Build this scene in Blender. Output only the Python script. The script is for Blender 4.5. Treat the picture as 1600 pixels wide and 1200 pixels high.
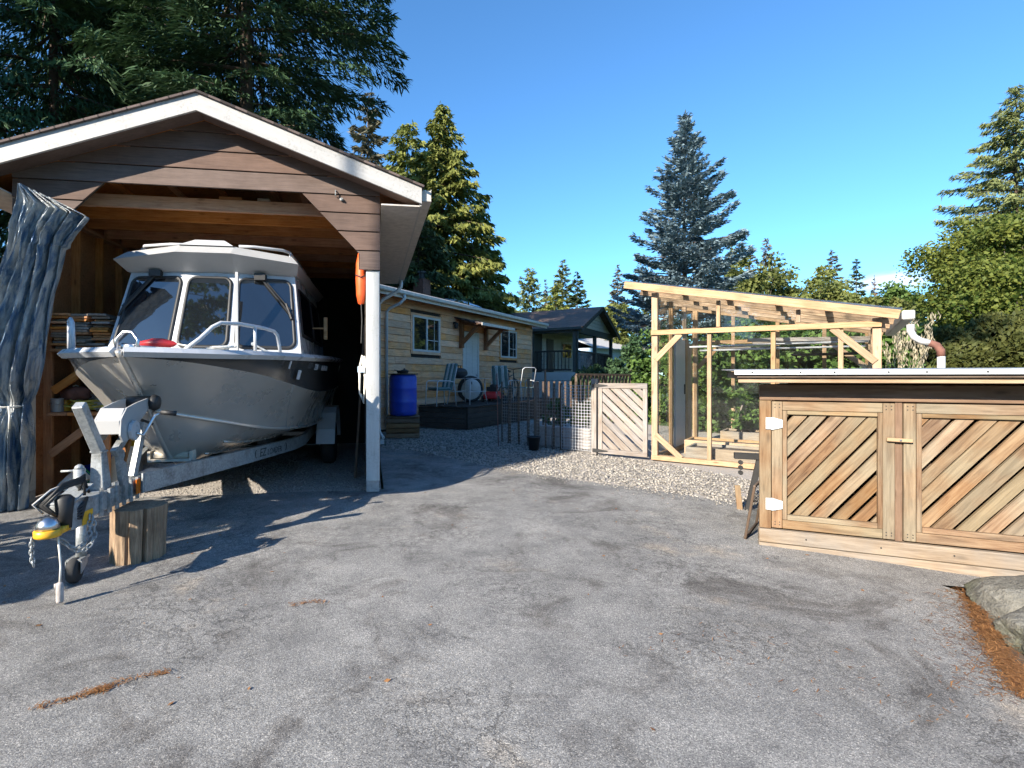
import bpy, bmesh, math, random
import numpy as np
from mathutils import Vector, Matrix
from mathutils import noise as mnoise
from mathutils.geometry import tessellate_polygon, delaunay_2d_cdt
R = math.radians
random.seed(7)
rng = np.random.default_rng(11)
for o in list(bpy.data.objects):
    bpy.data.objects.remove(o, do_unlink=True)
scene = bpy.context.scene
COL = scene.collection

# ------------------------------------------------------------------ camera, sky, sun, exposure
EYE = 1.3
cam_d = bpy.data.cameras.new('camera')
cam_d.sensor_width = 36.0
cam_d.lens = 36.0 * 805 / 1600
cam_d.shift_x = 0.0625
cam_d.shift_y = -0.00625
cam_d.clip_start = 0.05
cam_d.clip_end = 2000
cam = bpy.data.objects.new('camera', cam_d)
cam.location = (0, 0, EYE)
cam.rotation_euler = (R(90), 0, 0)
COL.objects.link(cam)
scene.camera = cam

SUN_EL, SUN_AZ = 27.0, 42.0            # light travels 42 degrees to the right of the view, 27 degrees down
world = bpy.data.worlds.new('World')
scene.world = world
world.use_nodes = True
wn, wl = world.node_tree.nodes, world.node_tree.links
wn.clear()
w_out = wn.new('ShaderNodeOutputWorld')
w_bg = wn.new('ShaderNodeBackground')
w_sky = wn.new('ShaderNodeTexSky')
w_sky.sky_type = 'NISHITA'
w_sky.sun_disc = False
w_sky.sun_elevation = R(SUN_EL)
w_sky.sun_rotation = R(180 + SUN_AZ)
w_sky.air_density = 1.0
w_sky.dust_density = 0.15
w_sky.ozone_density = 8.0
w_bg.inputs['Strength'].default_value = 0.105
wl.new(w_bg.outputs[0], w_out.inputs[0])
# one small lens-shaped cloud low over the hills
w_tc = wn.new('ShaderNodeTexCoord')
w_map = wn.new('ShaderNodeVectorMath'); w_map.operation = 'SUBTRACT'
cd = Vector((690 / 805, 1, 150 / 805)).normalized()
w_map.inputs[1].default_value = cd
w_sc = wn.new('ShaderNodeVectorMath'); w_sc.operation = 'MULTIPLY'
w_sc.inputs[1].default_value = (26, 26, 95)
w_nz = wn.new('ShaderNodeTexNoise'); w_nz.inputs['Scale'].default_value = 1.4; w_nz.inputs['Detail'].default_value = 5
w_ad = wn.new('ShaderNodeMixRGB'); w_ad.blend_type = 'ADD'; w_ad.inputs[0].default_value = 0.9
w_ln = wn.new('ShaderNodeVectorMath'); w_ln.operation = 'LENGTH'
w_mr = wn.new('ShaderNodeMapRange'); w_mr.inputs[1].default_value = 1.5; w_mr.inputs[2].default_value = 0.7
w_mr.inputs[3].default_value = 0.0; w_mr.inputs[4].default_value = 0.55
w_mx = wn.new('ShaderNodeMixRGB'); w_mx.inputs[2].default_value = (5.0, 5.2, 5.6, 1)
wl.new(w_tc.outputs['Generated'], w_map.inputs[0]); wl.new(w_map.outputs[0], w_sc.inputs[0])
wl.new(w_sc.outputs[0], w_nz.inputs['Vector']); wl.new(w_sc.outputs[0], w_ad.inputs[1]); wl.new(w_nz.outputs['Color'], w_ad.inputs[2])
w_sb = wn.new('ShaderNodeVectorMath'); w_sb.operation = 'SUBTRACT'; w_sb.inputs[1].default_value = (.45, .45, .45)
wl.new(w_ad.outputs[0], w_sb.inputs[0]); wl.new(w_sb.outputs[0], w_ln.inputs[0]); wl.new(w_ln.outputs['Value'], w_mr.inputs[0])
w_wb = wn.new('ShaderNodeMixRGB'); w_wb.blend_type = 'MULTIPLY'; w_wb.inputs[0].default_value = 1; w_wb.inputs[2].default_value = (.80, 1.0, .98, 1)   # camera white balance of the blue
wl.new(w_sky.outputs[0], w_wb.inputs[1]); wl.new(w_wb.outputs[0], w_mx.inputs[1]); wl.new(w_mr.outputs[0], w_mx.inputs[0]); wl.new(w_mx.outputs[0], w_bg.inputs[0])

sun_d = bpy.data.lights.new('sun', 'SUN')
sun_d.energy = 4.4
sun_d.angle = R(0.5)
sun_d.color = (1.0, 0.91, 0.77)
sun = bpy.data.objects.new('sun', sun_d)
sun.location = (-20, -20, 20)
ldir = Vector((math.sin(R(SUN_AZ)) * math.cos(R(SUN_EL)), math.cos(R(SUN_AZ)) * math.cos(R(SUN_EL)), -math.sin(R(SUN_EL))))
sun.rotation_euler = ldir.to_track_quat('-Z', 'Y').to_euler()
COL.objects.link(sun)
scene.view_settings.view_transform = 'Standard'
scene.view_settings.look = 'None'
scene.view_settings.exposure = 1.5
scene.view_settings.gamma = 1.0
scene.view_settings.use_curve_mapping = False
scene.render.engine = 'CYCLES'
scene.cycles.max_bounces = 6
scene.cycles.diffuse_bounces = 4
scene.cycles.glossy_bounces = 3
scene.cycles.caustics_reflective = False
scene.cycles.caustics_refractive = False
scene.cycles.use_adaptive_sampling = True
scene.cycles.adaptive_threshold = 0.03
scene.cycles.transparent_max_bounces = 16

# ------------------------------------------------------------------ object helpers
def link(o, parent=None):
    COL.objects.link(o)
    if parent is not None:
        o.parent = parent
    return o
def tag(o, label=None, cat=None, group=None, kind=None):
    if label: o['label'] = label
    if cat: o['category'] = cat
    if group: o['group'] = group
    if kind: o['kind'] = kind
    return o
def thing(name, label, cat, loc=(0, 0, 0), rotz=0.0, group=None):
    o = bpy.data.objects.new(name, None)
    o.empty_display_size = 0.2
    o.location = loc; o.rotation_euler = (0, 0, R(rotz))
    COL.objects.link(o)
    return tag(o, label, cat, group)
def mesh_obj(name, V, F, mat, parent=None, smooth=False, fmi=None):
    me = bpy.data.meshes.new(name)
    me.from_pydata([tuple(v) for v in V], [], [tuple(f) for f in F])
    for m in (mat if isinstance(mat, (list, tuple)) else [mat]):
        me.materials.append(m)
    if fmi is not None:
        me.polygons.foreach_set('material_index', fmi)
    if smooth:
        me.polygons.foreach_set('use_smooth', [True] * len(me.polygons))
    me.update()
    return link(bpy.data.objects.new(name, me), parent)
def np_mesh(name, V, F, mat, parent=None, col=None, smooth=False):
    """V (n,3), F (m,k) arrays, k constant; col optional per-vertex tint (n,)"""
    me = bpy.data.meshes.new(name)
    n, (m, k) = len(V), F.shape
    me.vertices.add(n); me.vertices.foreach_set('co', np.ascontiguousarray(V, dtype=np.float32).ravel())
    me.loops.add(m * k); me.loops.foreach_set('vertex_index', np.ascontiguousarray(F, dtype=np.int32).ravel())
    me.polygons.add(m); me.polygons.foreach_set('loop_start', np.arange(0, m * k, k, dtype=np.int32))
    me.polygons.foreach_set('loop_total', np.full(m, k, dtype=np.int32))
    if smooth: me.polygons.foreach_set('use_smooth', np.ones(m, dtype=bool))
    me.update(calc_edges=True)
    if col is not None:
        a = me.attributes.new('tint', 'FLOAT', 'POINT'); a.data.foreach_set('value', np.asarray(col, dtype=np.float32))
    me.materials.append(mat)
    return link(bpy.data.objects.new(name, me), parent)
def vec(p): return Vector(p)
class MB:
    def __init__(s): s.V = []; s.F = []; s.M = []; s.m = 0
    def add(s, V, F):
        b = len(s.V); s.V += [tuple(v) for v in V]; s.F += [tuple(i + b for i in f) for f in F]; s.M += [s.m] * len(F); return s
    def box(s, x0, x1, y0, y1, z0, z1):
        V = [(x, y, z) for z in (z0, z1) for y in (y0, y1) for x in (x0, x1)]
        return s.add(V, [(0, 2, 3, 1), (4, 5, 7, 6), (0, 1, 5, 4), (2, 6, 7, 3), (0, 4, 6, 2), (1, 3, 7, 5)])
    def beam(s, p0, p1, w, t, up=(0, 0, 1), w1=None, t1=None):
        p0, p1 = vec(p0), vec(p1); x = (p1 - p0).normalized(); up = vec(up)
        if abs(x.dot(up.normalized())) > .98: up = Vector((0, 1, 0))
        y = up.cross(x).normalized(); z = x.cross(y)
        w1 = w if w1 is None else w1; t1 = t if t1 is None else t1
        V = [p + y * (a * tt / 2) + z * (b * ww / 2) for p, ww, tt in ((p0, w, t), (p1, w1, t1)) for a, b in ((-1, -1), (1, -1), (1, 1), (-1, 1))]
        return s.add(V, [(3, 2, 1, 0), (4, 5, 6, 7), (0, 1, 5, 4), (1, 2, 6, 5), (2, 3, 7, 6), (3, 0, 4, 7)])
    def tube(s, pts, r, seg=8, caps=True):
        pts = [vec(p) for p in pts]; n = len(pts)
        rs = r if isinstance(r, (list, tuple)) else [r] * n
        V = []; prev = None
        for i, p in enumerate(pts):
            t = (pts[min(i + 1, n - 1)] - pts[max(i - 1, 0)]).normalized()
            if prev is None:
                a = t.cross(Vector((0, 0, 1)))
                if a.length < .05: a = t.cross(Vector((0, 1, 0)))
                a.normalize()
            else:
                a = (prev - t * prev.dot(t)).normalized()
            prev = a; b = t.cross(a)
            for k in range(seg):
                th = 2 * math.pi * k / seg
                V.append(p + (a * math.cos(th) + b * math.sin(th)) * rs[i])
        F = [(i * seg + k, i * seg + (k + 1) % seg, (i + 1) * seg + (k + 1) % seg, (i + 1) * seg + k) for i in range(n - 1) for k in range(seg)]
        if caps:
            F.append(tuple(range(seg - 1, -1, -1))); F.append(tuple((n - 1) * seg + k for k in range(seg)))
        return s.add(V, F)
    def lathe(s, prof, c=(0, 0, 0), axis=(0, 0, 1), seg=20, cap=True):
        """prof list of (radius, height) along axis from c"""
        ax = vec(axis).normalized(); a = ax.cross(Vector((0, 0, 1)))
        if a.length < .05: a = Vector((1, 0, 0))
        a.normalize(); b = ax.cross(a); c = vec(c); V = []
        for r, h in prof:
            for k in range(seg):
                th = 2 * math.pi * k / seg
                V.append(c + ax * h + (a * math.cos(th) + b * math.sin(th)) * r)
        n = len(prof)
        F = [(i * seg + k, i * seg + (k + 1) % seg, (i + 1) * seg + (k + 1) % seg, (i + 1) * seg + k) for i in range(n - 1) for k in range(seg)]
        if cap:
            F.append(tuple(range(seg - 1, -1, -1))); F.append(tuple((n - 1) * seg + k for k in range(seg)))
        return s.add(V, F)
    def prism(s, poly, d, off=(0, 0, 0)):
        """poly: 3D points of a planar polygon, d: extrusion vector"""
        off = vec(off); P = [vec(p) + off for p in poly]; n = len(P); d = vec(d)
        return s.add(P + [p + d for p in P], [tuple(range(n - 1, -1, -1)), tuple(range(n, 2 * n))] + [(i, (i + 1) % n, n + (i + 1) % n, n + i) for i in range(n)])
    def build(s, name, mat, parent=None, smooth=False, bevel=0, auto=None):
        o = mesh_obj(name, s.V, s.F, mat, parent, smooth, s.M if isinstance(mat, (list, tuple)) else None)
        if bevel:
            bm = bmesh.new(); bm.from_mesh(o.data)
            bmesh.ops.recalc_face_normals(bm, faces=bm.faces)
            bmesh.ops.bevel(bm, geom=bm.edges[:], offset=bevel, segments=1, affect='EDGES', clamp_overlap=True)
            bm.to_mesh(o.data); bm.free()
        else:
            bm = bmesh.new(); bm.from_mesh(o.data); bmesh.ops.recalc_face_normals(bm, faces=bm.faces); bm.to_mesh(o.data); bm.free()
        return o
_bc = {}
def board(name, p0, p1, w, t, mat, parent, up=(0, 0, 1), bev=.003, roll=0.0):
    """a sawn board from p0 to p1: its own object, local X along the grain, local Z = width"""
    p0, p1 = vec(p0), vec(p1); L = (p1 - p0).length
    key = (round(L, 3), round(w, 4), round(t, 4), mat.name)
    me = _bc.get(key)
    if me is None:
        bm = bmesh.new(); bmesh.ops.create_cube(bm, size=1)
        for v in bm.verts: v.co = Vector((v.co.x * L, v.co.y * t, v.co.z * w))
        if bev: bmesh.ops.bevel(bm, geom=bm.edges[:], offset=min(bev, t * .3), segments=1, affect='EDGES')
        me = bpy.data.meshes.new(name); bm.to_mesh(me); bm.free(); me.materials.append(mat); _bc[key] = me
    o = bpy.data.objects.new(name, me)
    x = (p1 - p0).normalized(); u = vec(up)
    if abs(x.dot(u.normalized())) > .98: u = Vector((0, 1, 0))
    y = u.cross(x).normalized(); z = x.cross(y)
    m = Matrix((x, y, z)).transposed().to_4x4()
    if roll: m = m @ Matrix.Rotation(roll, 4, 'X')
    m.translation = (p0 + p1) / 2
    link(o, parent); o.matrix_basis = m
    return o
def clip(poly, nx, nz, c):
    """keep nx*x+nz*z <= c"""
    out = []
    for i in range(len(poly)):
        a, b = poly[i], poly[(i + 1) % len(poly)]
        da, db = nx * a[0] + nz * a[1] - c, nx * b[0] + nz * b[1] - c
        if da <= 0: out.append(a)
        if da * db < 0:
            t = da / (da - db); out.append((a[0] + (b[0] - a[0]) * t, a[1] + (b[1] - a[1]) * t))
    return out
def panel(name, poly, y0, y1, mat, parent, ang=0.0, y0top=None):
    """a flat piece cut to polygon poly in the XZ plane, between depths y0 (front) and y1; local X turned by ang for the grain"""
    cx = sum(p[0] for p in poly) / len(poly); cz = sum(p[1] for p in poly) / len(poly)
    ca, sa = math.cos(ang), math.sin(ang)
    loc = [((p[0] - cx) * ca + (p[1] - cz) * sa, -(p[0] - cx) * sa + (p[1] - cz) * ca) for p in poly]
    n = len(loc); zs = [p[1] for p in loc]; zlo, zhi = min(zs), max(zs)
    def yf(z): return y0 if y0top is None else y0 + (y0top - y0) * (z - zlo) / max(zhi - zlo, 1e-6)
    V = [(p[0], yf(p[1]), p[1]) for p in loc] + [(p[0], y1, p[1]) for p in loc]
    F = [tuple(range(n)), tuple(range(2 * n - 1, n - 1, -1))] + [(i, n + i, n + (i + 1) % n, (i + 1) % n) for i in range(n)]
    o = mesh_obj(name, V, F, mat, parent)
    bm = bmesh.new(); bm.from_mesh(o.data); bmesh.ops.recalc_face_normals(bm, faces=bm.faces); bm.to_mesh(o.data); bm.free()
    o.location = (cx, 0, cz); o.rotation_euler = (0, -ang, 0)
    return o
def copy_tree(o, parent=None):
    c = o.copy(); COL.objects.link(c); c.parent = parent
    for ch in list(o.children): copy_tree(ch, c)
    return c
def at(px, py, Y):
    """a point of the place seen at that spot of the picture, Y metres into it"""
    return Vector(((px - 700) / 805 * Y, Y, EYE - (py - 590) / 805 * Y))
def gnd(px, py):
    Y = 805 * EYE / (py - 590)
    return Vector(((px - 700) / 805 * Y, Y, 0))

# ------------------------------------------------------------------ materials
def new_mat(name):
    m = bpy.data.materials.new(name); m.use_nodes = True
    n, l = m.node_tree.nodes, m.node_tree.links
    return m, n, l, n['Principled BSDF']
def ramp(n, stops):
    r = n.new('ShaderNodeValToRGB'); e = r.color_ramp.elements
    while len(e) < len(stops): e.new(0.5)
    for k, (p, c) in enumerate(stops): e[k].position = p; e[k].color = (*c, 1)
    return r
def noise(n, l, vecsock, scale, detail=5, rough=.6, dist=0):
    t = n.new('ShaderNodeTexNoise'); t.inputs['Scale'].default_value = scale; t.inputs['Detail'].default_value = detail
    t.inputs['Roughness'].default_value = rough; t.inputs['Distortion'].default_value = dist
    if vecsock is not None: l.new(vecsock, t.inputs['Vector'])
    return t
def bump(n, l, h, b, strength=.3, dist=.01):
    k = n.new('ShaderNodeBump'); k.inputs['Strength'].default_value = strength; k.inputs['Distance'].default_value = dist
    l.new(h, k.inputs['Height']); l.new(k.outputs[0], b.inputs['Normal']); return k
def plain(name, c, rough=.6, metal=0.0, var=.18, scale=12.0, bmp=.1, spec=.5):
    m, n, l, b = new_mat(name)
    tc = n.new('ShaderNodeTexCoord'); t = noise(n, l, tc.outputs['Object'], scale)
    lo = tuple(x * (1 - var) for x in c); hi = tuple(min(1, x * (1 + var)) for x in c)
    r = ramp(n, [(.3, lo), (.7, hi)]); l.new(t.outputs['Fac'], r.inputs[0]); l.new(r.outputs[0], b.inputs['Base Color'])
    rr = n.new('ShaderNodeMapRange'); rr.inputs[3].default_value = max(0.02, rough * .8); rr.inputs[4].default_value = min(1, rough * 1.2)
    l.new(t.outputs['Fac'], rr.inputs[0]); l.new(rr.outputs[0], b.inputs['Roughness'])
    b.inputs['Metallic'].default_value = metal; b.inputs['Specular IOR Level'].default_value = spec
    if bmp: bump(n, l, t.outputs['Fac'], b, bmp, .01)
    return m
def wood(name, dark, mid, light, rough=.75, tint=.25, knots=True, grey=None, gscale=1.0):
    m, n, l, b = new_mat(name)
    tc = n.new('ShaderNodeTexCoord'); oi = n.new('ShaderNodeObjectInfo')
    off = n.new('ShaderNodeVectorMath'); off.operation = 'SCALE'; off.inputs[0].default_value = (37, 17, 23); l.new(oi.outputs['Random'], off.inputs['Scale'])
    ad = n.new('ShaderNodeVectorMath'); ad.operation = 'ADD'; l.new(tc.outputs['Object'], ad.inputs[0]); l.new(off.outputs[0], ad.inputs[1])
    mp = n.new('ShaderNodeMapping'); mp.inputs['Scale'].default_value = (1.6 * gscale, 22 * gscale, 22 * gscale); l.new(ad.outputs[0], mp.inputs[0])
    g = noise(n, l, mp.outputs[0], 2.2, 8, .65, .6)
    r = ramp(n, [(.30, dark), (.5, mid), (.72, light)]); l.new(g.outputs['Fac'], r.inputs[0])
    col = r.outputs[0]
    bl = noise(n, l, ad.outputs[0], 3.5, 4)
    mx = n.new('ShaderNodeMixRGB'); mx.blend_type = 'MULTIPLY'; mx.inputs[0].default_value = .5
    rb = ramp(n, [(.3, (.62, .58, .54)), (.65, (1.1, 1.08, 1.05))]); l.new(bl.outputs['Fac'], rb.inputs[0]); l.new(col, mx.inputs[1]); l.new(rb.outputs[0], mx.inputs[2]); col = mx.outputs[0]
    if knots:
        mk = n.new('ShaderNodeMapping'); mk.inputs['Scale'].default_value = (3.2, 9, 9); l.new(ad.outputs[0], mk.inputs[0])
        vo = n.new('ShaderNodeTexVoronoi'); vo.inputs['Scale'].default_value = 1.0; l.new(mk.outputs[0], vo.inputs['Vector'])
        mr = n.new('ShaderNodeMapRange'); mr.inputs[1].default_value = .05; mr.inputs[2].default_value = .17; mr.inputs[3].default_value = .75; mr.inputs[4].default_value = 0; l.new(vo.outputs['Distance'], mr.inputs[0])
        mx2 = n.new('ShaderNodeMixRGB'); l.new(mr.outputs[0], mx2.inputs[0]); l.new(col, mx2.inputs[1]); mx2.inputs[2].default_value = (*[c * .55 for c in dark], 1); col = mx2.outputs[0]
    if grey:
        wr = noise(n, l, ad.outputs[0], 1.7, 3); mg = n.new('ShaderNodeMixRGB'); rg = ramp(n, [(.38, (0, 0, 0)), (.60, (1, 1, 1))]); l.new(wr.outputs['Fac'], rg.inputs[0]); l.new(rg.outputs[0], mg.inputs[0]); l.new(col, mg.inputs[1])
        m3 = n.new('ShaderNodeMixRGB'); m3.blend_type = 'MULTIPLY'; m3.inputs[0].default_value = 1; m3.inputs[1].default_value = (*grey, 1); rg2 = ramp(n, [(.3, (.6, .6, .6)), (.7, (1.15, 1.15, 1.15))]); l.new(g.outputs['Fac'], rg2.inputs[0]); l.new(rg2.outputs[0], m3.inputs[2]); l.new(m3.outputs[0], mg.inputs[2]); col = mg.outputs[0]
    hs = n.new('ShaderNodeHueSaturation'); mv = n.new('ShaderNodeMapRange'); mv.inputs[3].default_value = 1 - tint; mv.inputs[4].default_value = 1 + tint; l.new(oi.outputs['Random'], mv.inputs[0]); l.new(mv.outputs[0], hs.inputs['Value']); l.new(col, hs.inputs['Color'])
    ms = n.new('ShaderNodeMath'); ms.operation = 'MULTIPLY_ADD'; ms.inputs[1].default_value = 7.31; ms.inputs[2].default_value = 0; l.new(oi.outputs['Random'], ms.inputs[0])
    fr = n.new('ShaderNodeMath'); fr.operation = 'FRACT'; l.new(ms.outputs[0], fr.inputs[0]); m4 = n.new('ShaderNodeMapRange'); m4.inputs[3].default_value = .82; m4.inputs[4].default_value = 1.15; l.new(fr.outputs[0], m4.inputs[0]); l.new(m4.outputs[0], hs.inputs['Saturation'])
    l.new(hs.outputs[0], b.inputs['Base Color']); b.inputs['Roughness'].default_value = rough; b.inputs['Specular IOR Level'].default_value = .25
    bump(n, l, g.outputs['Fac'], b, .35, .004)
    return m
def foliage(name, c_dark, c_light, trans=.25, rough=.65):
    m, n, l, b = new_mat(name)
    at_ = n.new('ShaderNodeAttribute'); at_.attribute_name = 'tint'
    oi = n.new('ShaderNodeObjectInfo')
    r = ramp(n, [(0, c_dark), (1, c_light)]); l.new(at_.outputs['Fac'], r.inputs[0])
    hs = n.new('ShaderNodeHueSaturation'); mv = n.new('ShaderNodeMapRange'); mv.inputs[3].default_value = .85; mv.inputs[4].default_value = 1.15; l.new(oi.outputs['Random'], mv.inputs[0]); l.new(mv.outputs[0], hs.inputs['Value']); l.new(r.outputs[0], hs.inputs['Color'])
    l.new(hs.outputs[0], b.inputs['Base Color']); b.inputs['Roughness'].default_value = rough; b.inputs['Specular IOR Level'].default_value = .3
    tr = n.new('ShaderNodeBsdfTranslucent'); l.new(hs.outputs[0], tr.inputs['Color'])
    mx = n.new('ShaderNodeMixShader'); mx.inputs[0].default_value = trans
    out = n['Material Output']; l.new(b.outputs[0], mx.inputs[1]); l.new(tr.outputs[0], mx.inputs[2]); l.new(mx.outputs[0], out.inputs['Surface'])
    return m
def glass_thin(name, tintc=(.93, .96, .95), refl=.12, rough=.03, dirt=.06, milky=False):
    m, n, l, b = new_mat(name)
    n.remove(b)
    tr = n.new('ShaderNodeBsdfTransparent'); tr.inputs['Color'].default_value = (*tintc, 1)
    gl = n.new('ShaderNodeBsdfGlossy'); gl.inputs['Roughness'].default_value = rough
    fc = n.new('ShaderNodeLayerWeight'); fc.inputs['Blend'].default_value = .5
    pw = n.new('ShaderNodeMath'); pw.operation = 'POWER'; pw.inputs[1].default_value = 5; l.new(fc.outputs['Facing'], pw.inputs[0])
    lw = n.new('ShaderNodeMath'); lw.operation = 'MULTIPLY_ADD'; lw.inputs[1].default_value = .9; lw.inputs[2].default_value = .045; l.new(pw.outputs[0], lw.inputs[0])
    mu = n.new('ShaderNodeMath'); mu.operation = 'ADD'; mu.inputs[1].default_value = refl; mu.use_clamp = True; l.new(lw.outputs[0], mu.inputs[0])
    mx = n.new('ShaderNodeMixShader'); l.new(mu.outputs[0], mx.inputs[0]); l.new(tr.outputs[0], mx.inputs[1]); l.new(gl.outputs[0], mx.inputs[2])
    df = n.new('ShaderNodeBsdfTranslucent' if milky else 'ShaderNodeBsdfDiffuse'); df.inputs['Color'].default_value = (.55, .55, .5, 1)
    tc = n.new('ShaderNodeTexCoord'); t = noise(n, l, tc.outputs['Object'], 3.0, 6)
    mr = n.new('ShaderNodeMapRange'); mr.inputs[1].default_value = .4; mr.inputs[2].default_value = .75; mr.inputs[3].default_value = dirt * .4; mr.inputs[4].default_value = dirt * 2; l.new(t.outputs['Fac'], mr.inputs[0])
    m2 = n.new('ShaderNodeMixShader'); l.new(mr.outputs[0], m2.inputs[0]); l.new(mx.outputs[0], m2.inputs[1]); l.new(df.outputs[0], m2.inputs[2])
    l.new(m2.outputs[0], n['Material Output'].inputs['Surface'])
    return m
def asphalt_mat():
    m, n, l, b = new_mat('asphalt')
    tc = n.new('ShaderNodeTexCoord'); P = tc.outputs['Object']
    big = noise(n, l, P, .62, 7, .68, .5); med = noise(n, l, P, 3.2, 6, .7)
    vo = n.new('ShaderNodeTexVoronoi'); vo.inputs['Scale'].default_value = 250; l.new(P, vo.inputs['Vector'])
    fine = noise(n, l, P, 160, 3, .7)
    r1 = ramp(n, [(.30, (.15, .146, .142)), (.42, (.212, .207, .201)), (.55, (.25, .244, .236)), (.72, (.305, .297, .284))]); l.new(big.outputs['Fac'], r1.inputs[0])
    r2 = ramp(n, [(.28, (.62, .62, .64)), (.5, (.98, .98, .98)), (.7, (1.22, 1.21, 1.20))]); l.new(med.outputs['Fac'], r2.inputs[0])
    mx = n.new('ShaderNodeMixRGB'); mx.blend_type = 'MULTIPLY'; mx.inputs[0].default_value = .85; l.new(r1.outputs[0], mx.inputs[1]); l.new(r2.outputs[0], mx.inputs[2])
    # aggregate: each cell a chip of stone, light or dark
    sp = n.new('ShaderNodeSeparateColor'); l.new(vo.outputs['Color'], sp.inputs[0])
    r3 = ramp(n, [(0, (.42, .42, .43)), (.4, (.88, .88, .88)), (.75, (1.12, 1.12, 1.10)), (.92, (1.5, 1.48, 1.42)), (1, (2.1, 2.05, 1.95))]); l.new(sp.outputs[0], r3.inputs[0])
    mx2 = n.new('ShaderNodeMixRGB'); mx2.blend_type = 'MULTIPLY'; mx2.inputs[0].default_value = .9; l.new(mx.outputs[0], mx2.inputs[1]); l.new(r3.outputs[0], mx2.inputs[2])
    dn = noise(n, l, P, 1.15, 6, .72, .8); rd = ramp(n, [(.36, (.58, .56, .55)), (.47, (1, 1, 1))]); l.new(dn.outputs['Fac'], rd.inputs[0])
    mxd = n.new('ShaderNodeMixRGB'); mxd.blend_type = 'MULTIPLY'; mxd.inputs[0].default_value = 1; l.new(mx2.outputs[0], mxd.inputs[1]); l.new(rd.outputs[0], mxd.inputs[2]); mx2 = mxd
    sn = noise(n, l, P, .8, 5, .7); rs_ = ramp(n, [(.58, (1, 1, 1)), (.68, (1.16, 1.05, .92))]); l.new(sn.outputs['Fac'], rs_.inputs[0])
    mxs = n.new('ShaderNodeMixRGB'); mxs.blend_type = 'MULTIPLY'; mxs.inputs[0].default_value = 1; l.new(mx2.outputs[0], mxs.inputs[1]); l.new(rs_.outputs[0], mxs.inputs[2]); mx2 = mxs
    # cracks
    wob = noise(n, l, P, 2.3, 6, .7); wa = n.new('ShaderNodeMixRGB'); wa.blend_type = 'ADD'; wa.inputs[0].default_value = .55; l.new(P, wa.inputs[1]); l.new(wob.outputs['Color'], wa.inputs[2])
    vc = n.new('ShaderNodeTexVoronoi'); vc.feature = 'DISTANCE_TO_EDGE'; vc.inputs['Scale'].default_value = 1.5; l.new(wa.outputs[0], vc.inputs['Vector'])
    mr = n.new('ShaderNodeMapRange'); mr.inputs[1].default_value = .002; mr.inputs[2].default_value = .012; mr.inputs[3].default_value = .75; mr.inputs[4].default_value = 0; l.new(vc.outputs['Distance'], mr.inputs[0])
    vs = n.new('ShaderNodeTexVoronoi'); vs.feature = 'DISTANCE_TO_EDGE'; vs.inputs['Scale'].default_value = 10; l.new(wa.outputs[0], vs.inputs['Vector'])
    mrs = n.new('ShaderNodeMapRange'); mrs.inputs[1].default_value = .012; mrs.inputs[2].default_value = .075; mrs.inputs[3].default_value = .6; mrs.inputs[4].default_value = 0; l.new(vs.outputs['Distance'], mrs.inputs[0])
    pm = noise(n, l, P, .9, 4, .6); pr = ramp(n, [(.44, (0, 0, 0)), (.60, (1, 1, 1))]); l.new(pm.outputs['Fac'], pr.inputs[0])
    pm2 = noise(n, l, P, .75, 3, .6); pr2 = ramp(n, [(.46, (0, 0, 0)), (.60, (.9, .9, .9))]); l.new(pm2.outputs['Fac'], pr2.inputs[0])
    k1 = n.new('ShaderNodeMath'); k1.operation = 'MULTIPLY'; l.new(mrs.outputs[0], k1.inputs[0]); l.new(pr.outputs[0], k1.inputs[1])
    k0 = n.new('ShaderNodeMath'); k0.operation = 'MULTIPLY'; l.new(mr.outputs[0], k0.inputs[0]); l.new(pr2.outputs[0], k0.inputs[1])
    k2 = n.new('ShaderNodeMath'); k2.operation = 'MAXIMUM'; l.new(k0.outputs[0], k2.inputs[0]); l.new(k1.outputs[0], k2.inputs[1])
    mx3 = n.new('ShaderNodeMixRGB'); l.new(k2.outputs[0], mx3.inputs[0]); l.new(mx2.outputs[0], mx3.inputs[1]); mx3.inputs[2].default_value = (.035, .032, .030, 1)
    l.new(mx3.outputs[0], b.inputs['Base Color']); b.inputs['Roughness'].default_value = .85; b.inputs['Specular IOR Level'].default_value = .25
    hh = n.new('ShaderNodeMath'); hh.operation = 'SUBTRACT'; l.new(sp.outputs[1], hh.inputs[0]); l.new(k2.outputs[0], hh.inputs[1])
    h2 = n.new('ShaderNodeMath'); h2.operation = 'ADD'; l.new(hh.outputs[0], h2.inputs[0]); l.new(fine.outputs['Fac'], h2.inputs[1])
    bump(n, l, h2.outputs[0], b, .55, .006)
    return m
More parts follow.
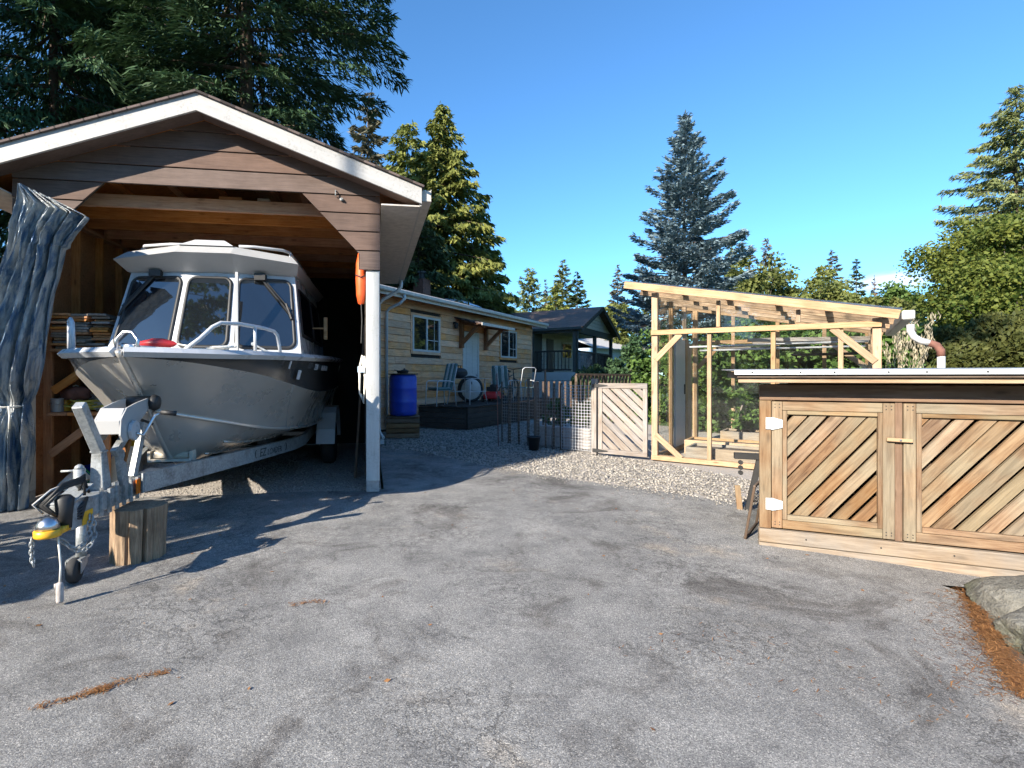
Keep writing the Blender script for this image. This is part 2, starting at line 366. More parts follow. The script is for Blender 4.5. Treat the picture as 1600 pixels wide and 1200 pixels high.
def shingle_mat(name, c1, c2, rows=.14, tab=.3):
    m, n, l, b = new_mat(name)
    tc = n.new('ShaderNodeTexCoord'); br = n.new('ShaderNodeTexBrick')
    br.inputs['Color1'].default_value = (*c1, 1); br.inputs['Color2'].default_value = (*c2, 1); br.inputs['Mortar'].default_value = (*[x * .3 for x in c1], 1)
    br.inputs['Scale'].default_value = 1; br.inputs['Mortar Size'].default_value = .008; br.inputs['Brick Width'].default_value = tab; br.inputs['Row Height'].default_value = rows
    l.new(tc.outputs['Object'], br.inputs['Vector'])
    t = noise(n, l, tc.outputs['Object'], 60, 3); mx = n.new('ShaderNodeMixRGB'); mx.blend_type = 'MULTIPLY'; mx.inputs[0].default_value = .6
    r = ramp(n, [(.3, (.55, .55, .55)), (.7, (1.3, 1.3, 1.3))]); l.new(t.outputs['Fac'], r.inputs[0]); l.new(br.outputs['Color'], mx.inputs[1]); l.new(r.outputs[0], mx.inputs[2])
    l.new(mx.outputs[0], b.inputs['Base Color']); b.inputs['Roughness'].default_value = .9
    bump(n, l, br.outputs['Fac'], b, -.5, .01)
    return m
def streaky(name, c, rough=.3, metal=.9, axis=(1, 6, 1), var=.25):
    m, n, l, b = new_mat(name)
    tc = n.new('ShaderNodeTexCoord'); mp = n.new('ShaderNodeMapping'); mp.inputs['Scale'].default_value = axis; l.new(tc.outputs['Object'], mp.inputs[0])
    t = noise(n, l, mp.outputs[0], 3, 6, .65, .3)
    r = ramp(n, [(.3, tuple(x * (1 - var) for x in c)), (.7, tuple(min(1, x * (1 + var)) for x in c))]); l.new(t.outputs['Fac'], r.inputs[0]); l.new(r.outputs[0], b.inputs['Base Color'])
    rr = n.new('ShaderNodeMapRange'); rr.inputs[3].default_value = rough * .7; rr.inputs[4].default_value = rough * 1.4; l.new(t.outputs['Fac'], rr.inputs[0]); l.new(rr.outputs[0], b.inputs['Roughness'])
    b.inputs['Metallic'].default_value = metal
    bump(n, l, t.outputs['Fac'], b, .015, .01)
    return m
def weathered(name, c, rough=.6, dirt=(.16, .15, .13), amount=.5):
    m, n, l, b = new_mat(name)
    tc = n.new('ShaderNodeTexCoord'); P = tc.outputs['Object']
    mp = n.new('ShaderNodeMapping'); mp.inputs['Scale'].default_value = (1.2, 14, 14); l.new(P, mp.inputs[0])
    a = noise(n, l, mp.outputs[0], 2.0, 7, .7, .4); d = noise(n, l, P, 2.6, 6, .7); f = noise(n, l, P, 40, 4, .7)
    r = ramp(n, [(.3, tuple(x * .82 for x in c)), (.65, c)]); l.new(a.outputs['Fac'], r.inputs[0])
    k = n.new('ShaderNodeMath'); k.operation = 'MULTIPLY'; l.new(d.outputs['Fac'], k.inputs[0]); l.new(f.outputs['Fac'], k.inputs[1])
    r2 = ramp(n, [(.27, (0, 0, 0)), (.42, (amount, amount, amount))]); l.new(k.outputs[0], r2.inputs[0])
    mx = n.new('ShaderNodeMixRGB'); l.new(r2.outputs[0], mx.inputs[0]); l.new(r.outputs[0], mx.inputs[1]); mx.inputs[2].default_value = (*dirt, 1)
    l.new(mx.outputs[0], b.inputs['Base Color']); b.inputs['Roughness'].default_value = rough; b.inputs['Specular IOR Level'].default_value = .3
    bump(n, l, a.outputs['Fac'], b, .25, .004); return m
MT = {}
MT['asphalt'] = asphalt_mat()
MT['white_paint'] = weathered('white_paint', (.52, .52, .51), .6, amount=.35)
MT['fascia_white'] = weathered('fascia_white', (.43, .42, .41), .6, amount=.6)
MT['soffit'] = plain('soffit_beige', (.50, .46, .42), .7)
MT['brown_siding'] = wood('brown_siding', (.095, .062, .050), (.125, .083, .067), (.15, .10, .082), .7, .07, knots=False)
MT['shade_black'] = plain('shade_backing', (.02, .016, .014), .9)  # near black stands for shade in siding gaps and inside the carport
MT['ply'] = wood('plywood_inside', (.30, .12, .05), (.44, .19, .08), (.52, .25, .12), .75, .15)
MT['stud'] = wood('stud_wood', (.36, .15, .06), (.52, .24, .105), (.60, .32, .15), .75, .2)
MT['fresh'] = wood('fresh_cedar', (.28, .165, .09), (.385, .255, .15), (.45, .325, .21), .7, .14)
MT['shed_wood'] = wood('shed_cedar', (.10, .048, .022), (.215, .122, .06), (.295, .192, .105), .75, .17, grey=(.25, .197, .128))
MT['shed_header'] = wood('header_brown', (.12, .065, .036), (.18, .105, .06), (.23, .14, .085), .7, .08)  # darker brown wood for the header, centre posts and back wall
MT['base_wood'] = wood('base_timber', (.19, .135, .09), (.28, .21, .145), (.345, .275, .20), .8, .1, grey=(.26, .225, .19))
MT['gate_wood'] = wood('grey_gate_cedar', (.175, .135, .108), (.26, .215, .178), (.33, .28, .24), .8, .16, grey=(.28, .255, .24))
MT['house_siding'] = wood('house_log_siding', (.44, .18, .07), (.76, .37, .165), (.82, .46, .24), .75, .14, grey=(.66, .39, .235))
MT['bracket'] = wood('awning_timber', (.13, .05, .02), (.22, .095, .04), (.28, .13, .06), .7, .1)
MT['old_plank'] = wood('old_dark_plank', (.035, .030, .027), (.06, .05, .044), (.085, .072, .06), .85, .2)
MT['pallet'] = wood('pallet_wood', (.11, .065, .035), (.18, .11, .065), (.24, .16, .10), .85, .25)
MT['stake'] = wood('stake_wood', (.08, .055, .04), (.13, .09, .065), (.18, .13, .095), .85, .25)
MT['roof'] = shingle_mat('brown_shingles', (.095, .07, .065), (.135, .10, .09))
MT['roof2'] = shingle_mat('porch_shingles', (.16, .11, .09), (.22, .155, .125))
MT['metal_white'] = plain('white_metal', (.48, .50, .52), .35, .0, .06)
def galv_mat():
    m, n, l, b = new_mat('galvanised_spangle')
    tc = n.new('ShaderNodeTexCoord'); vo = n.new('ShaderNodeTexVoronoi'); vo.inputs['Scale'].default_value = 70; l.new(tc.outputs['Object'], vo.inputs['Vector'])
    sp = n.new('ShaderNodeSeparateColor'); l.new(vo.outputs['Color'], sp.inputs[0]); d = noise(n, l, tc.outputs['Object'], 7, 6, .7)
    r = ramp(n, [(0, (.27, .29, .30)), (1, (.40, .42, .43))]); l.new(sp.outputs[0], r.inputs[0]); r2 = ramp(n, [(.34, (.55, .52, .48)), (.52, (1, 1, 1))]); l.new(d.outputs['Fac'], r2.inputs[0])
    mx = n.new('ShaderNodeMixRGB'); mx.blend_type = 'MULTIPLY'; mx.inputs[0].default_value = .9; l.new(r.outputs[0], mx.inputs[1]); l.new(r2.outputs[0], mx.inputs[2]); l.new(mx.outputs[0], b.inputs['Base Color'])
    b.inputs['Metallic'].default_value = .35; b.inputs['Roughness'].default_value = .45; bump(n, l, d.outputs['Fac'], b, .15, .01); return m
MT['galv'] = galv_mat()
MT['steel'] = plain('steel', (.55, .56, .58), .3, 1.0, .1)
MT['alu_hull'] = plain('bare_aluminium_hull', (.56, .53, .49), .28, .55, .06, 2.5, .01)
MT['hull_dark'] = plain('hull_grey_paint', (.055, .056, .057), .22, .2, .1, 3, .02)
MT['boat_white'] = plain('boat_white_paint', (.46, .47, .49), .28, .0, .05, 4, .02)
MT['boat_grey'] = plain('boat_roof_grey', (.37, .37, .37), .35, .0, .06, 4, .02)
MT['black'] = plain('black_rubber', (.018, .018, .019), .55)
MT['tyre'] = plain('tyre_rubber', (.025, .025, .026), .8, var=.3)
MT['tint'] = plain('tinted_glass', (.008, .010, .013), .02, 0, .02, 3, 0, .5); MT['tint'].node_tree.nodes['Principled BSDF'].inputs['IOR'].default_value = 2.1
MT['pane'] = plain('house_glass', (.012, .016, .018), .03, 0, .02, 3, 0, .5); MT['pane'].node_tree.nodes['Principled BSDF'].inputs['IOR'].default_value = 1.9
MT['gh_glass'] = glass_thin('greenhouse_glass', (.97, .99, .98), .0, .02, .008)
MT['gh_poly'] = glass_thin('roof_film', (.93, .94, .94), .0, .2, .45, True)
MT['orange'] = plain('orange_fabric', (.75, .10, .02), .5, var=.15)
MT['red'] = plain('red_plastic', (.55, .03, .03), .35)
MT['yellow'] = plain('yellow_plastic', (.72, .38, .02), .4)
MT['yellow2'] = plain('yellow_rope', (.62, .55, .12), .8)
MT['blue'] = plain('blue_plastic', (.015, .055, .42), .4, var=.1)
MT['green'] = plain('green_plastic', (.03, .22, .10), .5)
MT['amber'] = plain('amber_lens', (.55, .13, .01), .2)
MT['concrete'] = plain('concrete', (.40, .36, .34), .9, var=.2, scale=25, bmp=.4)
MT['paper'] = plain('pale_board', (.50, .45, .38), .8)
MT['brick'] = plain('chimney_brick', (.17, .075, .055), .9, var=.4, scale=14)
MT['dkgreen'] = plain('dark_green_siding', (.045, .055, .052), .7)
MT['cream'] = plain('cream_siding', (.55, .54, .48), .7)
MT['greyroof'] = plain('far_grey_roof', (.40, .39, .38), .9)
MT['skylight'] = plain('skylight_dome', (.50, .62, .75), .25)
MT['cush_a'] = plain('cushion_green', (.10, .17, .17), .9)
MT['cush_b'] = plain('cushion_pale', (.42, .48, .48), .9)
MT['rope'] = plain('white_rope', (.70, .67, .60), .85)
MT['bark'] = plain('bark', (.085, .058, .042), .95, var=.5, scale=9, bmp=.6)
MT['bark_grey'] = plain('bark_grey', (.17, .14, .12), .95, var=.4, scale=9, bmp=.6)
MT['soil'] = plain('soil', (.085, .06, .045), .95, var=.4, scale=18, bmp=.5)
MT['needle'] = foliage('dry_needles', (.16, .065, .025), (.36, .18, .07), .1)
MT['stone'] = foliage('gravel_stones', (.15, .142, .135), (.48, .44, .385), 0.0, .85)
MT['gravel_bed'] = plain('gravel_bed', (.33, .30, .27), .95, var=.45, scale=55, bmp=.6)
MT['grass'] = plain('lawn', (.07, .11, .03), .95, var=.45, scale=6, bmp=.4)
MT['fir_shade'] = foliage('fir_shaded_needles', (.018, .046, .022), (.075, .14, .058), .15)  # darker copy of the fir green, shade put into the needle colour
MT['fir'] = foliage('fir_green', (.030, .055, .024), (.13, .16, .06), .2)
MT['cedar'] = foliage('cedar_green', (.060, .090, .020), (.29, .30, .075), .25)
MT['spruce'] = foliage('blue_spruce', (.050, .088, .105), (.25, .33, .37), .15)
MT['farfir'] = foliage('far_fir', (.075, .105, .045), (.28, .30, .11), .2)
MT['sparse'] = foliage('bare_fir', (.085, .085, .060), (.24, .22, .15), .2)
MT['maple'] = foliage('maple_leaf', (.045, .085, .014), (.21, .23, .045), .35)
MT['shrub'] = foliage('shrub_leaf', (.035, .080, .018), (.15, .235, .055), .3)
MT['shrub_yellow'] = foliage('yellow_shrub', (.060, .085, .020), (.20, .215, .06), .3)
MT['yew'] = foliage('hedge_yew', (.028, .042, .010), (.13, .135, .035), .2)
MT['plume'] = foliage('pampas', (.30, .26, .17), (.60, .52, .38), .4)

# ================================================================== THE SETTING: ground, driveway, gravel
def sheet(name, pts, z, mat, kind='structure', res=None):
    """a flat sheet; pts is a polygon in world XY"""
    tri = tessellate_polygon([[Vector((p[0], p[1], 0)) for p in pts]])
    me = bpy.data.meshes.new(name); me.from_pydata([(p[0], p[1], z) for p in pts], [], tri); me.materials.append(mat)
    if me.polygons[0].normal.z < 0: me.flip_normals()
    return tag(link(bpy.data.objects.new(name, me)), kind=kind)
sheet('ground', [(-600, -600), (600, -600), (600, 900), (-600, 900)], -0.12, MT['grass'])
edge = [gnd(*p) for p in ((606, 703), (640, 703), (672, 709), (715, 718), (760, 728), (792, 733), (850, 743), (905, 751), (960, 758), (1015, 765), (1075, 774), (1130, 783), (1170, 789))]
edge = [(p.x, p.y) for p in edge]
carport_rot = 8.55
c_, s_ = math.cos(R(carport_rot)), math.sin(R(carport_rot))
def cpw(x, y): return (-.78 + x * c_ - y * s_, 5.88 + x * s_ + y * c_)
drive = [cpw(0.05, 4.0), cpw(0.05, .12)] + [cpw(x, .1 + .03 * math.sin(x * 5)) for x in np.linspace(-.2, -4.2, 9)] + [cpw(-4.3, 2), cpw(-12, 1), (-20, -20), (12, -20), (4.2, 1.2)]
rock_edge = [(p.x, p.y) for p in (gnd(1600, 1085), gnd(1570, 1040), gnd(1545, 1000), gnd(1522, 955), gnd(1505, 912))]
drive += [(2.3, .9)] + rock_edge + [(3.2, 3.35), (5.2, 2.6), (5.2, 4.4)] + edge[::-1]
def drive_z(x, y):
    return -.085 * math.exp(-(((x - 3.7) / 1.0) ** 2 + ((y - 2.7) / 1.1) ** 2)) - .02 * math.exp(-(((x - 1.5) / 1.2) ** 2 + ((y - 2.2) / .9) ** 2))
pts2 = [Vector((p[0], p[1])) for p in drive]; nb_ = len(pts2)
gx_, gy_ = np.meshgrid(np.arange(-4.5, 5.2, .22), np.arange(-1.0, 9.6, .22)); gx_, gy_ = gx_.ravel(), gy_.ravel()
ins = np.ones(len(gx_), bool)
pts2 += [Vector((a, c)) for a, c, q in zip(gx_, gy_, ins) if q]
dv, de, df_, _, _, _ = delaunay_2d_cdt(pts2, [], [list(range(nb_))], 1, 1e-5)
o = mesh_obj('driveway', [(v.x, v.y, drive_z(v.x, v.y)) for v in dv], df_, MT['asphalt'], None, True)
if o.data.polygons[0].normal.z < 0: o.data.flip_normals()
tag(o, kind='structure')
sheet('gravel_path', [cpw(0.2, 3.5), cpw(0.2, 7), (-2.5, 13), (1, 20), (6, 14), (9, 8.0), (9, 4.2), (3, 4.0), (0, 5.5)], -0.02, MT['gravel_bed'])
sheet('carport_floor', [cpw(.02, .02), cpw(-3.9, .02), cpw(-3.9, 4.6), cpw(.02, 4.6)], -0.008, MT['gravel_bed'])
sheet('dirt_strip', [cpw(-3.85, 0), cpw(-9, 0), cpw(-9, 9), cpw(-3.85, 9)], -0.03, MT['soil'])
sheet('rock_bed', [(1.9, .4), (7, .4), (7, 3.6), (3.0, 3.7), (2.6, 2.9), (2.2, 2.0)], -0.10, MT['soil'])

def in_poly(x, y, poly):
    c = np.zeros(len(x), bool); n = len(poly)
    for i in range(n):
        x0, y0 = poly[i]; x1, y1 = poly[(i + 1) % n]
        if y0 == y1: continue
        k = ((y0 > y) != (y1 > y)) & (x < (x1 - x0) * (y - y0) / (y1 - y0) + x0); c ^= k
    return c
def stones(name, x, y, z, size, flat=.6):
    """one mesh of angular pebbles"""
    n = len(x); base = np.array([(1, 0, 0), (-1, 0, 0), (0, 1, 0), (0, -1, 0), (0, 0, 1), (0, 0, -1)], float)
    f = np.array([(0, 2, 4), (2, 1, 4), (1, 3, 4), (3, 0, 4), (2, 0, 5), (1, 2, 5), (3, 1, 5), (0, 3, 5)])
    V = base[None] * (size[:, None, None] * rng.uniform(.6, 1.3, (n, 6, 1))); V[:, :, 2] *= flat
    V[:, 4, :2] += rng.normal(0, .3, (n, 2)) * size[:, None]
    th = rng.uniform(0, 6.28, n); ca, sa = np.cos(th)[:, None], np.sin(th)[:, None]
    X = V[:, :, 0] * ca - V[:, :, 1] * sa; Y = V[:, :, 0] * sa + V[:, :, 1] * ca
    V = np.stack([X + x[:, None], Y + y[:, None], V[:, :, 2] + z + size[:, None] * .25], 2)
    F = (f[None] + (np.arange(n) * 6)[:, None, None]).reshape(-1, 3)
    return np_mesh(name, V.reshape(-1, 3), F, MT['stone'], col=np.repeat(rng.uniform(0, 1, n) ** 1.2, 6))
gpoly = edge + [(3.6, 5.2), (3.9, 6.6), (3.3, 7.9), (2.6, 8.75), (2.2, 9.3), (3.3, 11.4), (1.9, 16), (.5, 12.8), (-.75, 13.5), (-2.0, 11.5), (-1.5, 10.2)]
n = 52000
x = rng.uniform(-2, 4, n); y = rng.uniform(4.8, 16, n)
keep = in_poly(x, y, gpoly) & (rng.uniform(0, 1, n) < np.clip(6.5 / y, .3, 1) ** 1.2)
x, y = x[keep], y[keep]
tag(stones('gravel', x, y, -.015, rng.uniform(.010, .024, len(x)) * (1 + .03 * np.clip(y - 6, 0, 6))), 'pale crushed gravel between the driveway and the greenhouse', 'gravel', kind='stuff')
n = 9000
lx = rng.uniform(-3.6, -.05, n); ly = rng.uniform(.02, 3.5, n)
x, y = -.78 + lx * c_ - ly * s_, 5.88 + lx * s_ + ly * c_
tag(stones('carport_gravel', x, y, -.008, rng.uniform(.005, .014, n)), 'fine tan gravel on the carport floor', 'gravel', kind='stuff')
# loose chips on the asphalt edge
n = 500
k = rng.integers(0, len(edge) - 1, n); t = rng.uniform(0, 1, n); E_ = np.array(edge)
x = E_[k, 0] * (1 - t) + E_[k + 1, 0] * t + rng.normal(0, .06, n); y = E_[k, 1] * (1 - t) + E_[k + 1, 1] * t - np.abs(rng.normal(0, .16, n))
tag(stones('loose_chips', x, y, .002, rng.uniform(.005, .013, n)), 'stray gravel chips along the asphalt edge', 'gravel', kind='stuff')
def needles(name, x, y, L, label, z=.004):
    n = len(x); th = rng.uniform(0, 6.28, n); w = .0022
    d = np.stack([np.cos(th), np.sin(th), rng.normal(0, .15, n)], 1); s = np.stack([-np.sin(th), np.cos(th), np.zeros(n)], 1)
    c = np.stack([x, y, z + np.abs(rng.normal(0, .006, n))], 1); l_ = L * rng.uniform(.5, 1.2, n)[:, None]
    V = np.stack([c - d * l_ - s * w, c - d * l_ + s * w, c + d * l_ + s * w * .5, c + d * l_ - s * w * .5], 1).reshape(-1, 3)
    V[:, 2] = np.maximum(V[:, 2], z) + np.array([drive_z(a, c) for a, c in V[:, :2]])
    o = np_mesh(name, V, np.arange(n * 4).reshape(n, 4), MT['needle'], col=np.repeat(rng.uniform(0, 1, n), 4))
    return tag(o, label, 'needles', kind='stuff')
re_ = np.array(rock_edge); n = 450
k = rng.integers(0, len(re_) - 1, n); t = rng.uniform(0, 1, n)
needles('needle_litter', re_[k, 0] * (1 - t) + re_[k + 1, 0] * t - np.abs(rng.normal(0, .14, n)), re_[k, 1] * (1 - t) + re_[k + 1, 1] * t + rng.normal(0, .05, n), .016, 'thin scatter of needles blown from the boulders onto the asphalt')
n = 2600
k = rng.integers(0, len(re_) - 1, n); t = rng.uniform(0, 1, n)
needles('needle_litter', re_[k, 0] * (1 - t) + re_[k + 1, 0] * t + rng.normal(.035, .03, n), re_[k, 1] * (1 - t) + re_[k + 1, 1] * t + rng.normal(0, .03, n), .022, 'rust coloured dry needles in the strip beside the boulders')
def crack_needles(pts, n, sp, label):
    P = np.array([(gnd(*p).x, gnd(*p).y) for p in pts]); k = rng.integers(0, len(P) - 1, n); t = rng.uniform(0, 1, n)
    needles('needle_litter', P[k, 0] * (1 - t) + P[k + 1, 0] * t + rng.normal(0, sp, n), P[k, 1] * (1 - t) + P[k + 1, 1] * t + rng.normal(0, sp * .6, n), .014, label)
crack_needles([(50, 1110), (115, 1092), (150, 1082), (160, 1080), (163, 1078), (185, 1066), (240, 1056), (265, 1050)], 260, .016, 'line of orange needles caught in a crack at the lower left')
crack_needles([(455, 948), (480, 942), (510, 940)], 50, .02, 'few orange needles scattered in the middle of the asphalt')
crack_needles([(1060, 1020), (1180, 1000), (1330, 1075), (1500, 1110)], 70, .16, 'sparse dry needles over the dark worn asphalt at lower right')

def boulder(name, c, s, seed, label, group=None):
    bm = bmesh.new(); bmesh.ops.create_icosphere(bm, subdivisions=5, radius=1)
    r = random.Random(seed); ph = [(Vector((r.gauss(0, 1), r.gauss(0, 1), r.gauss(0, 1))).normalized(), r.uniform(.55, .95)) for _ in range(11)]
    for v in bm.verts:
        d = v.co.normalized(); k = 1.0
        for a, h in ph:
            t = d.dot(a)
            if t > h: k = min(k, h / t)
        k += .10 * (mnoise.noise(d * 1.7 + Vector((seed, 0, 0)))) + .06 * abs(mnoise.noise(d * 4.3 + Vector((0, seed, 0)))) - .05 * max(0, .25 - abs(mnoise.noise(d * 3.1 + Vector((0, 0, seed)))) * 2.2) + .015 * mnoise.noise(d * 14)
        v.co = Vector((d.x * s[0], d.y * s[1], d.z * s[2])) * k
    me = bpy.data.meshes.new(name); bm.to_mesh(me); bm.free(); me.materials.append(MT['rock'])
    me.polygons.foreach_set('use_smooth', [True] * len(me.polygons))
    o = link(bpy.data.objects.new(name, me)); o.location = c
    return tag(o, label, 'boulder', group)
def rock_mat():
    m, n, l, b = new_mat('mossy_rock')
    tc = n.new('ShaderNodeTexCoord'); P = tc.outputs['Object']
    a = noise(n, l, P, 5, 8, .7, .5); c = noise(n, l, P, 22, 6, .7); d = noise(n, l, P, 3, 4)
    r = ramp(n, [(.3, (.11, .105, .09)), (.55, (.235, .225, .195)), (.72, (.38, .36, .31))]); l.new(a.outputs['Fac'], r.inputs[0])
    r2 = ramp(n, [(.50, (0, 0, 0)), (.70, (.8, .8, .8))]); l.new(d.outputs['Fac'], r2.inputs[0])
    mx = n.new('ShaderNodeMixRGB'); l.new(r2.outputs[0], mx.inputs[0]); l.new(r.outputs[0], mx.inputs[1]); mx.inputs[2].default_value = (.11, .125, .05, 1)
    m2 = n.new('ShaderNodeMixRGB'); m2.blend_type = 'MULTIPLY'; m2.inputs[0].default_value = .7; r3 = ramp(n, [(.3, (.5, .5, .5)), (.7, (1.2, 1.2, 1.2))]); l.new(c.outputs['Fac'], r3.inputs[0]); l.new(mx.outputs[0], m2.inputs[1]); l.new(r3.outputs[0], m2.inputs[2])
    l.new(m2.outputs[0], b.inputs['Base Color']); b.inputs['Roughness'].default_value = .9
    h = n.new('ShaderNodeMath'); h.operation = 'ADD'; l.new(a.outputs['Fac'], h.inputs[0]); l.new(c.outputs['Fac'], h.inputs[1]); bump(n, l, h.outputs[0], b, 1.0, .06)
    return m
MT['rock'] = rock_mat()
boulder('boulder', (3.72, 2.98, -.05), (.62, .36, .21), 3, 'large flat grey boulder against the base of the shed', 'boulders at the driveway edge')
boulder('boulder', (3.28, 2.54, -.06), (.52, .32, .20), 5, 'middle mossy boulder of the three beside the asphalt', 'boulders at the driveway edge')
boulder('boulder', (2.95, 2.10, -.05), (.43, .32, .19), 9, 'green sided boulder nearest the camera at right edge', 'boulders at the driveway edge')
boulder('boulder', (2.66, 1.66, -.03), (.40, .30, .22), 12, 'lowest boulder in the right corner of the driveway', 'boulders at the driveway edge')

# fallen leaves and twigs blown over the asphalt
n = 130
x = rng.uniform(-3.2, 2.8, n); y = rng.uniform(1.5, 6.0, n); keep = np.abs(x / y) < .95; x, y = x[keep], y[keep]; n = len(x)
th = rng.uniform(0, 6.28, n); C_ = np.stack([x, y, np.full(n, .006)], 1); D_ = np.stack([np.cos(th), np.sin(th), rng.normal(0, .12, n)], 1); S_ = np.stack([-np.sin(th), np.cos(th), rng.normal(0, .25, n)], 1); L_ = rng.uniform(.006, .018, n)[:, None]
V = np.stack([C_ - D_ * L_, C_ + S_ * L_ * .5, C_ + D_ * L_, C_ - S_ * L_ * .5], 1).reshape(-1, 3); V[:, 2] = np.maximum(V[:, 2], .003) + np.array([drive_z(a, c) for a, c in V[:, :2]])
tag(np_mesh('leaf_litter', V, np.arange(n * 4).reshape(n, 4), MT['needle'], col=np.repeat(rng.uniform(0, 1, n), 4)), 'small dry leaves scattered over the asphalt', 'leaves', kind='stuff')

# ================================================================== CARPORT
def slab(name, corner, xd, yd, w, h, t, mat, parent):
    """roof slab: local XY is the roof plane, so shingle courses follow the slope"""
    xd, yd = vec(xd).normalized(), vec(yd).normalized(); zd = xd.cross(yd)
    b = MB().box(0, w, 0, h, -t, 0); o = b.build(name, mat, parent)
    m = Matrix((xd, yd, zd)).transposed().to_4x4(); m.translation = vec(corner); o.matrix_basis = m
    return o
CW, AP, PITCH, ZAP = 3.75, -1.88, .363, 4.244          # width, ridge x, slope, ridge height
FY, BY, OH = -.30, 4.5, .453
cp = thing('carport', 'brown sided open carport with white gable trim sheltering the boat', 'carport', (-.78, 5.88, 0), carport_rot)
def roof_z(x): return ZAP - PITCH * abs(x - AP)
def under_z(x): return roof_z(x) - .16
for x0, x1 in ((-.153, 0), (-CW, -CW + .153)):
    p = board('post', ((x0 + x1) / 2, .05, .12), ((x0 + x1) / 2, .05, 2.52), x1 - x0, .10, MT['white_paint'], cp, up=(1, 0, 0), bev=.006)
    MB().box(x0 + .004, x1 - .004, .004, .096, -.02, .12).build('post_base', MT['concrete'], p).matrix_parent_inverse = p.matrix_basis.inverted()
# corner casing seen beside the post
rows = [2.52, 2.74, 2.955, 3.16, 3.36, 3.56, 3.76, 3.96, 4.12]
for i in range(len(rows) - 1):
    z0, z1 = rows[i] + .004, rows[i + 1] - .005
    if rows[i] < 3.3:
        def xd(z): return -.225 if z < 2.70 else -.225 - (z - 2.70) / .66 * .634
        zz = [z0] + ([2.70] if z0 < 2.70 < z1 else []) + [z1]
        pr = [(0.002, z0)] + [(0.002, z1)] + [(xd(z), z) for z in reversed(zz)]
        if z1 > under_z(0): pr[1] = (0.0, under_z(0))
        panel('siding_board', pr, -.026, .0, MT['brown_siding'], cp, 0, -.012)
        pl = [(-CW - p[0], p[1]) for p in reversed(pr)]
        panel('siding_board', pl, -.026, .0, MT['brown_siding'], cp, 0, -.012)
    else:
        poly = [(-CW, z0), (0, z0), (0, z1), (-CW, z1)]
        zt = ZAP - .16
        # under the rakes: z <= zt - PITCH*(x-AP) and z <= zt + PITCH*(x-AP)
        poly = clip(poly, PITCH, 1, zt + PITCH * AP); poly = clip(poly, -PITCH, 1, zt - PITCH * AP)
        if len(poly) > 2: panel('siding_board', poly, -.026, .0, MT['brown_siding'], cp, 0, -.012)
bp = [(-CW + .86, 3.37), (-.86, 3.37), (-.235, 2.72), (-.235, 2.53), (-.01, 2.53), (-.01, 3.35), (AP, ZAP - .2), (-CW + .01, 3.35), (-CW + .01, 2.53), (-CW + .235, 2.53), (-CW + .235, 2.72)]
panel('gable_backing', bp, .001, .03, MT['shade_black'], cp)  # black sheet paints the shade behind the board gaps
# rake fascia boards
for sgn in (1, -1):
    xe = AP + sgn * (abs(AP) + OH)
    zt0, zt1 = ZAP - .012, roof_z(xe) - .012
    poly = [(AP, zt0), (xe, zt1), (xe, zt1 - .176), (AP, zt0 - .176)]
    panel('fascia', poly if sgn < 0 else poly[::-1], FY, FY + .03, MT['fascia_white'], cp, -sgn * math.atan(PITCH))
    ang = math.atan(PITCH); wslope = (abs(AP) + OH + .03) / math.cos(ang)
    xd_ = (0, 1, 0) if sgn > 0 else (0, -1, 0)
    yd_ = (-math.cos(ang) * sgn, 0, math.sin(ang))
    corner = (AP + sgn * (abs(AP) + OH + .03), (FY - .03) if sgn > 0 else BY + .02, roof_z(AP + sgn * (abs(AP) + OH + .03)) + .014)
    rf = slab('roof', corner, xd_, yd_, BY - FY + .05, wslope, .022, MT['roof'], cp)
    # sheathing seen from inside
    ux = AP + sgn * abs(AP)
    MB().prism([(AP, FY + .035, ZAP - .03), (xe - sgn * .02, FY + .035, roof_z(xe) - .03), (xe - sgn * .02, FY + .035, roof_z(xe) - .045), (AP, FY + .035, ZAP - .045)], (0, BY - FY - .06, 0)).build('roof_sheathing', MT['ply'], cp)
    MB().prism([(AP + sgn * .004, FY + .034, ZAP - .150), (xe - sgn * .02, FY + .034, roof_z(xe) - .150), (xe - sgn * .02, FY + .034, roof_z(xe) - .160), (AP + sgn * .004, FY + .034, ZAP - .160)], (0, -FY - .062, 0)).build('rake_soffit', MT['brown_siding'], cp)
    # boxed eave: soffit panel, eave fascia, gutter
    sx0, sx1 = (0.012, OH - .02) if sgn > 0 else (-CW - OH + .02, -CW - .012)
    MB().box(sx0, sx1, FY + .04, BY - .02, 3.185, 3.20).build('soffit', MT['soffit'], cp)
    MB().box(*((OH - .018, OH) if sgn > 0 else (-CW - OH, -CW - OH + .018)), FY + .033, BY - .01, 3.19, 3.37).build('eave_fascia', MT['fascia_white'], cp)
    gx = OH + .002 if sgn > 0 else -CW - OH - .112
    g = MB(); g.box(gx, gx + .006, FY + .05, BY, 3.26, 3.375); g.box(gx + .104, gx + .11, FY + .05, BY, 3.26, 3.385); g.box(gx, gx + .11, FY + .05, BY, 3.25, 3.26); g.box(gx, gx + .11, FY + .05, FY + .056, 3.25, 3.37)
    g.build('gutter', MT['soffit'], cp)
ds = MB(); ds.tube([(.50, 4.38, 3.25), (.50, 4.38, 3.12), (.42, 4.40, 3.02), (.14, 4.42, 2.86), (.06, 4.42, 2.76), (.06, 4.42, .35), (.07, 4.40, .22), (.15, 4.30, .10)], .036, 10)
ds.build('downspout', MT['metal_white'], cp, True)
MB().box(.02, .16, 4.24, 4.46, -.01, .07).build('splash_block', MT['metal_white'], cp)
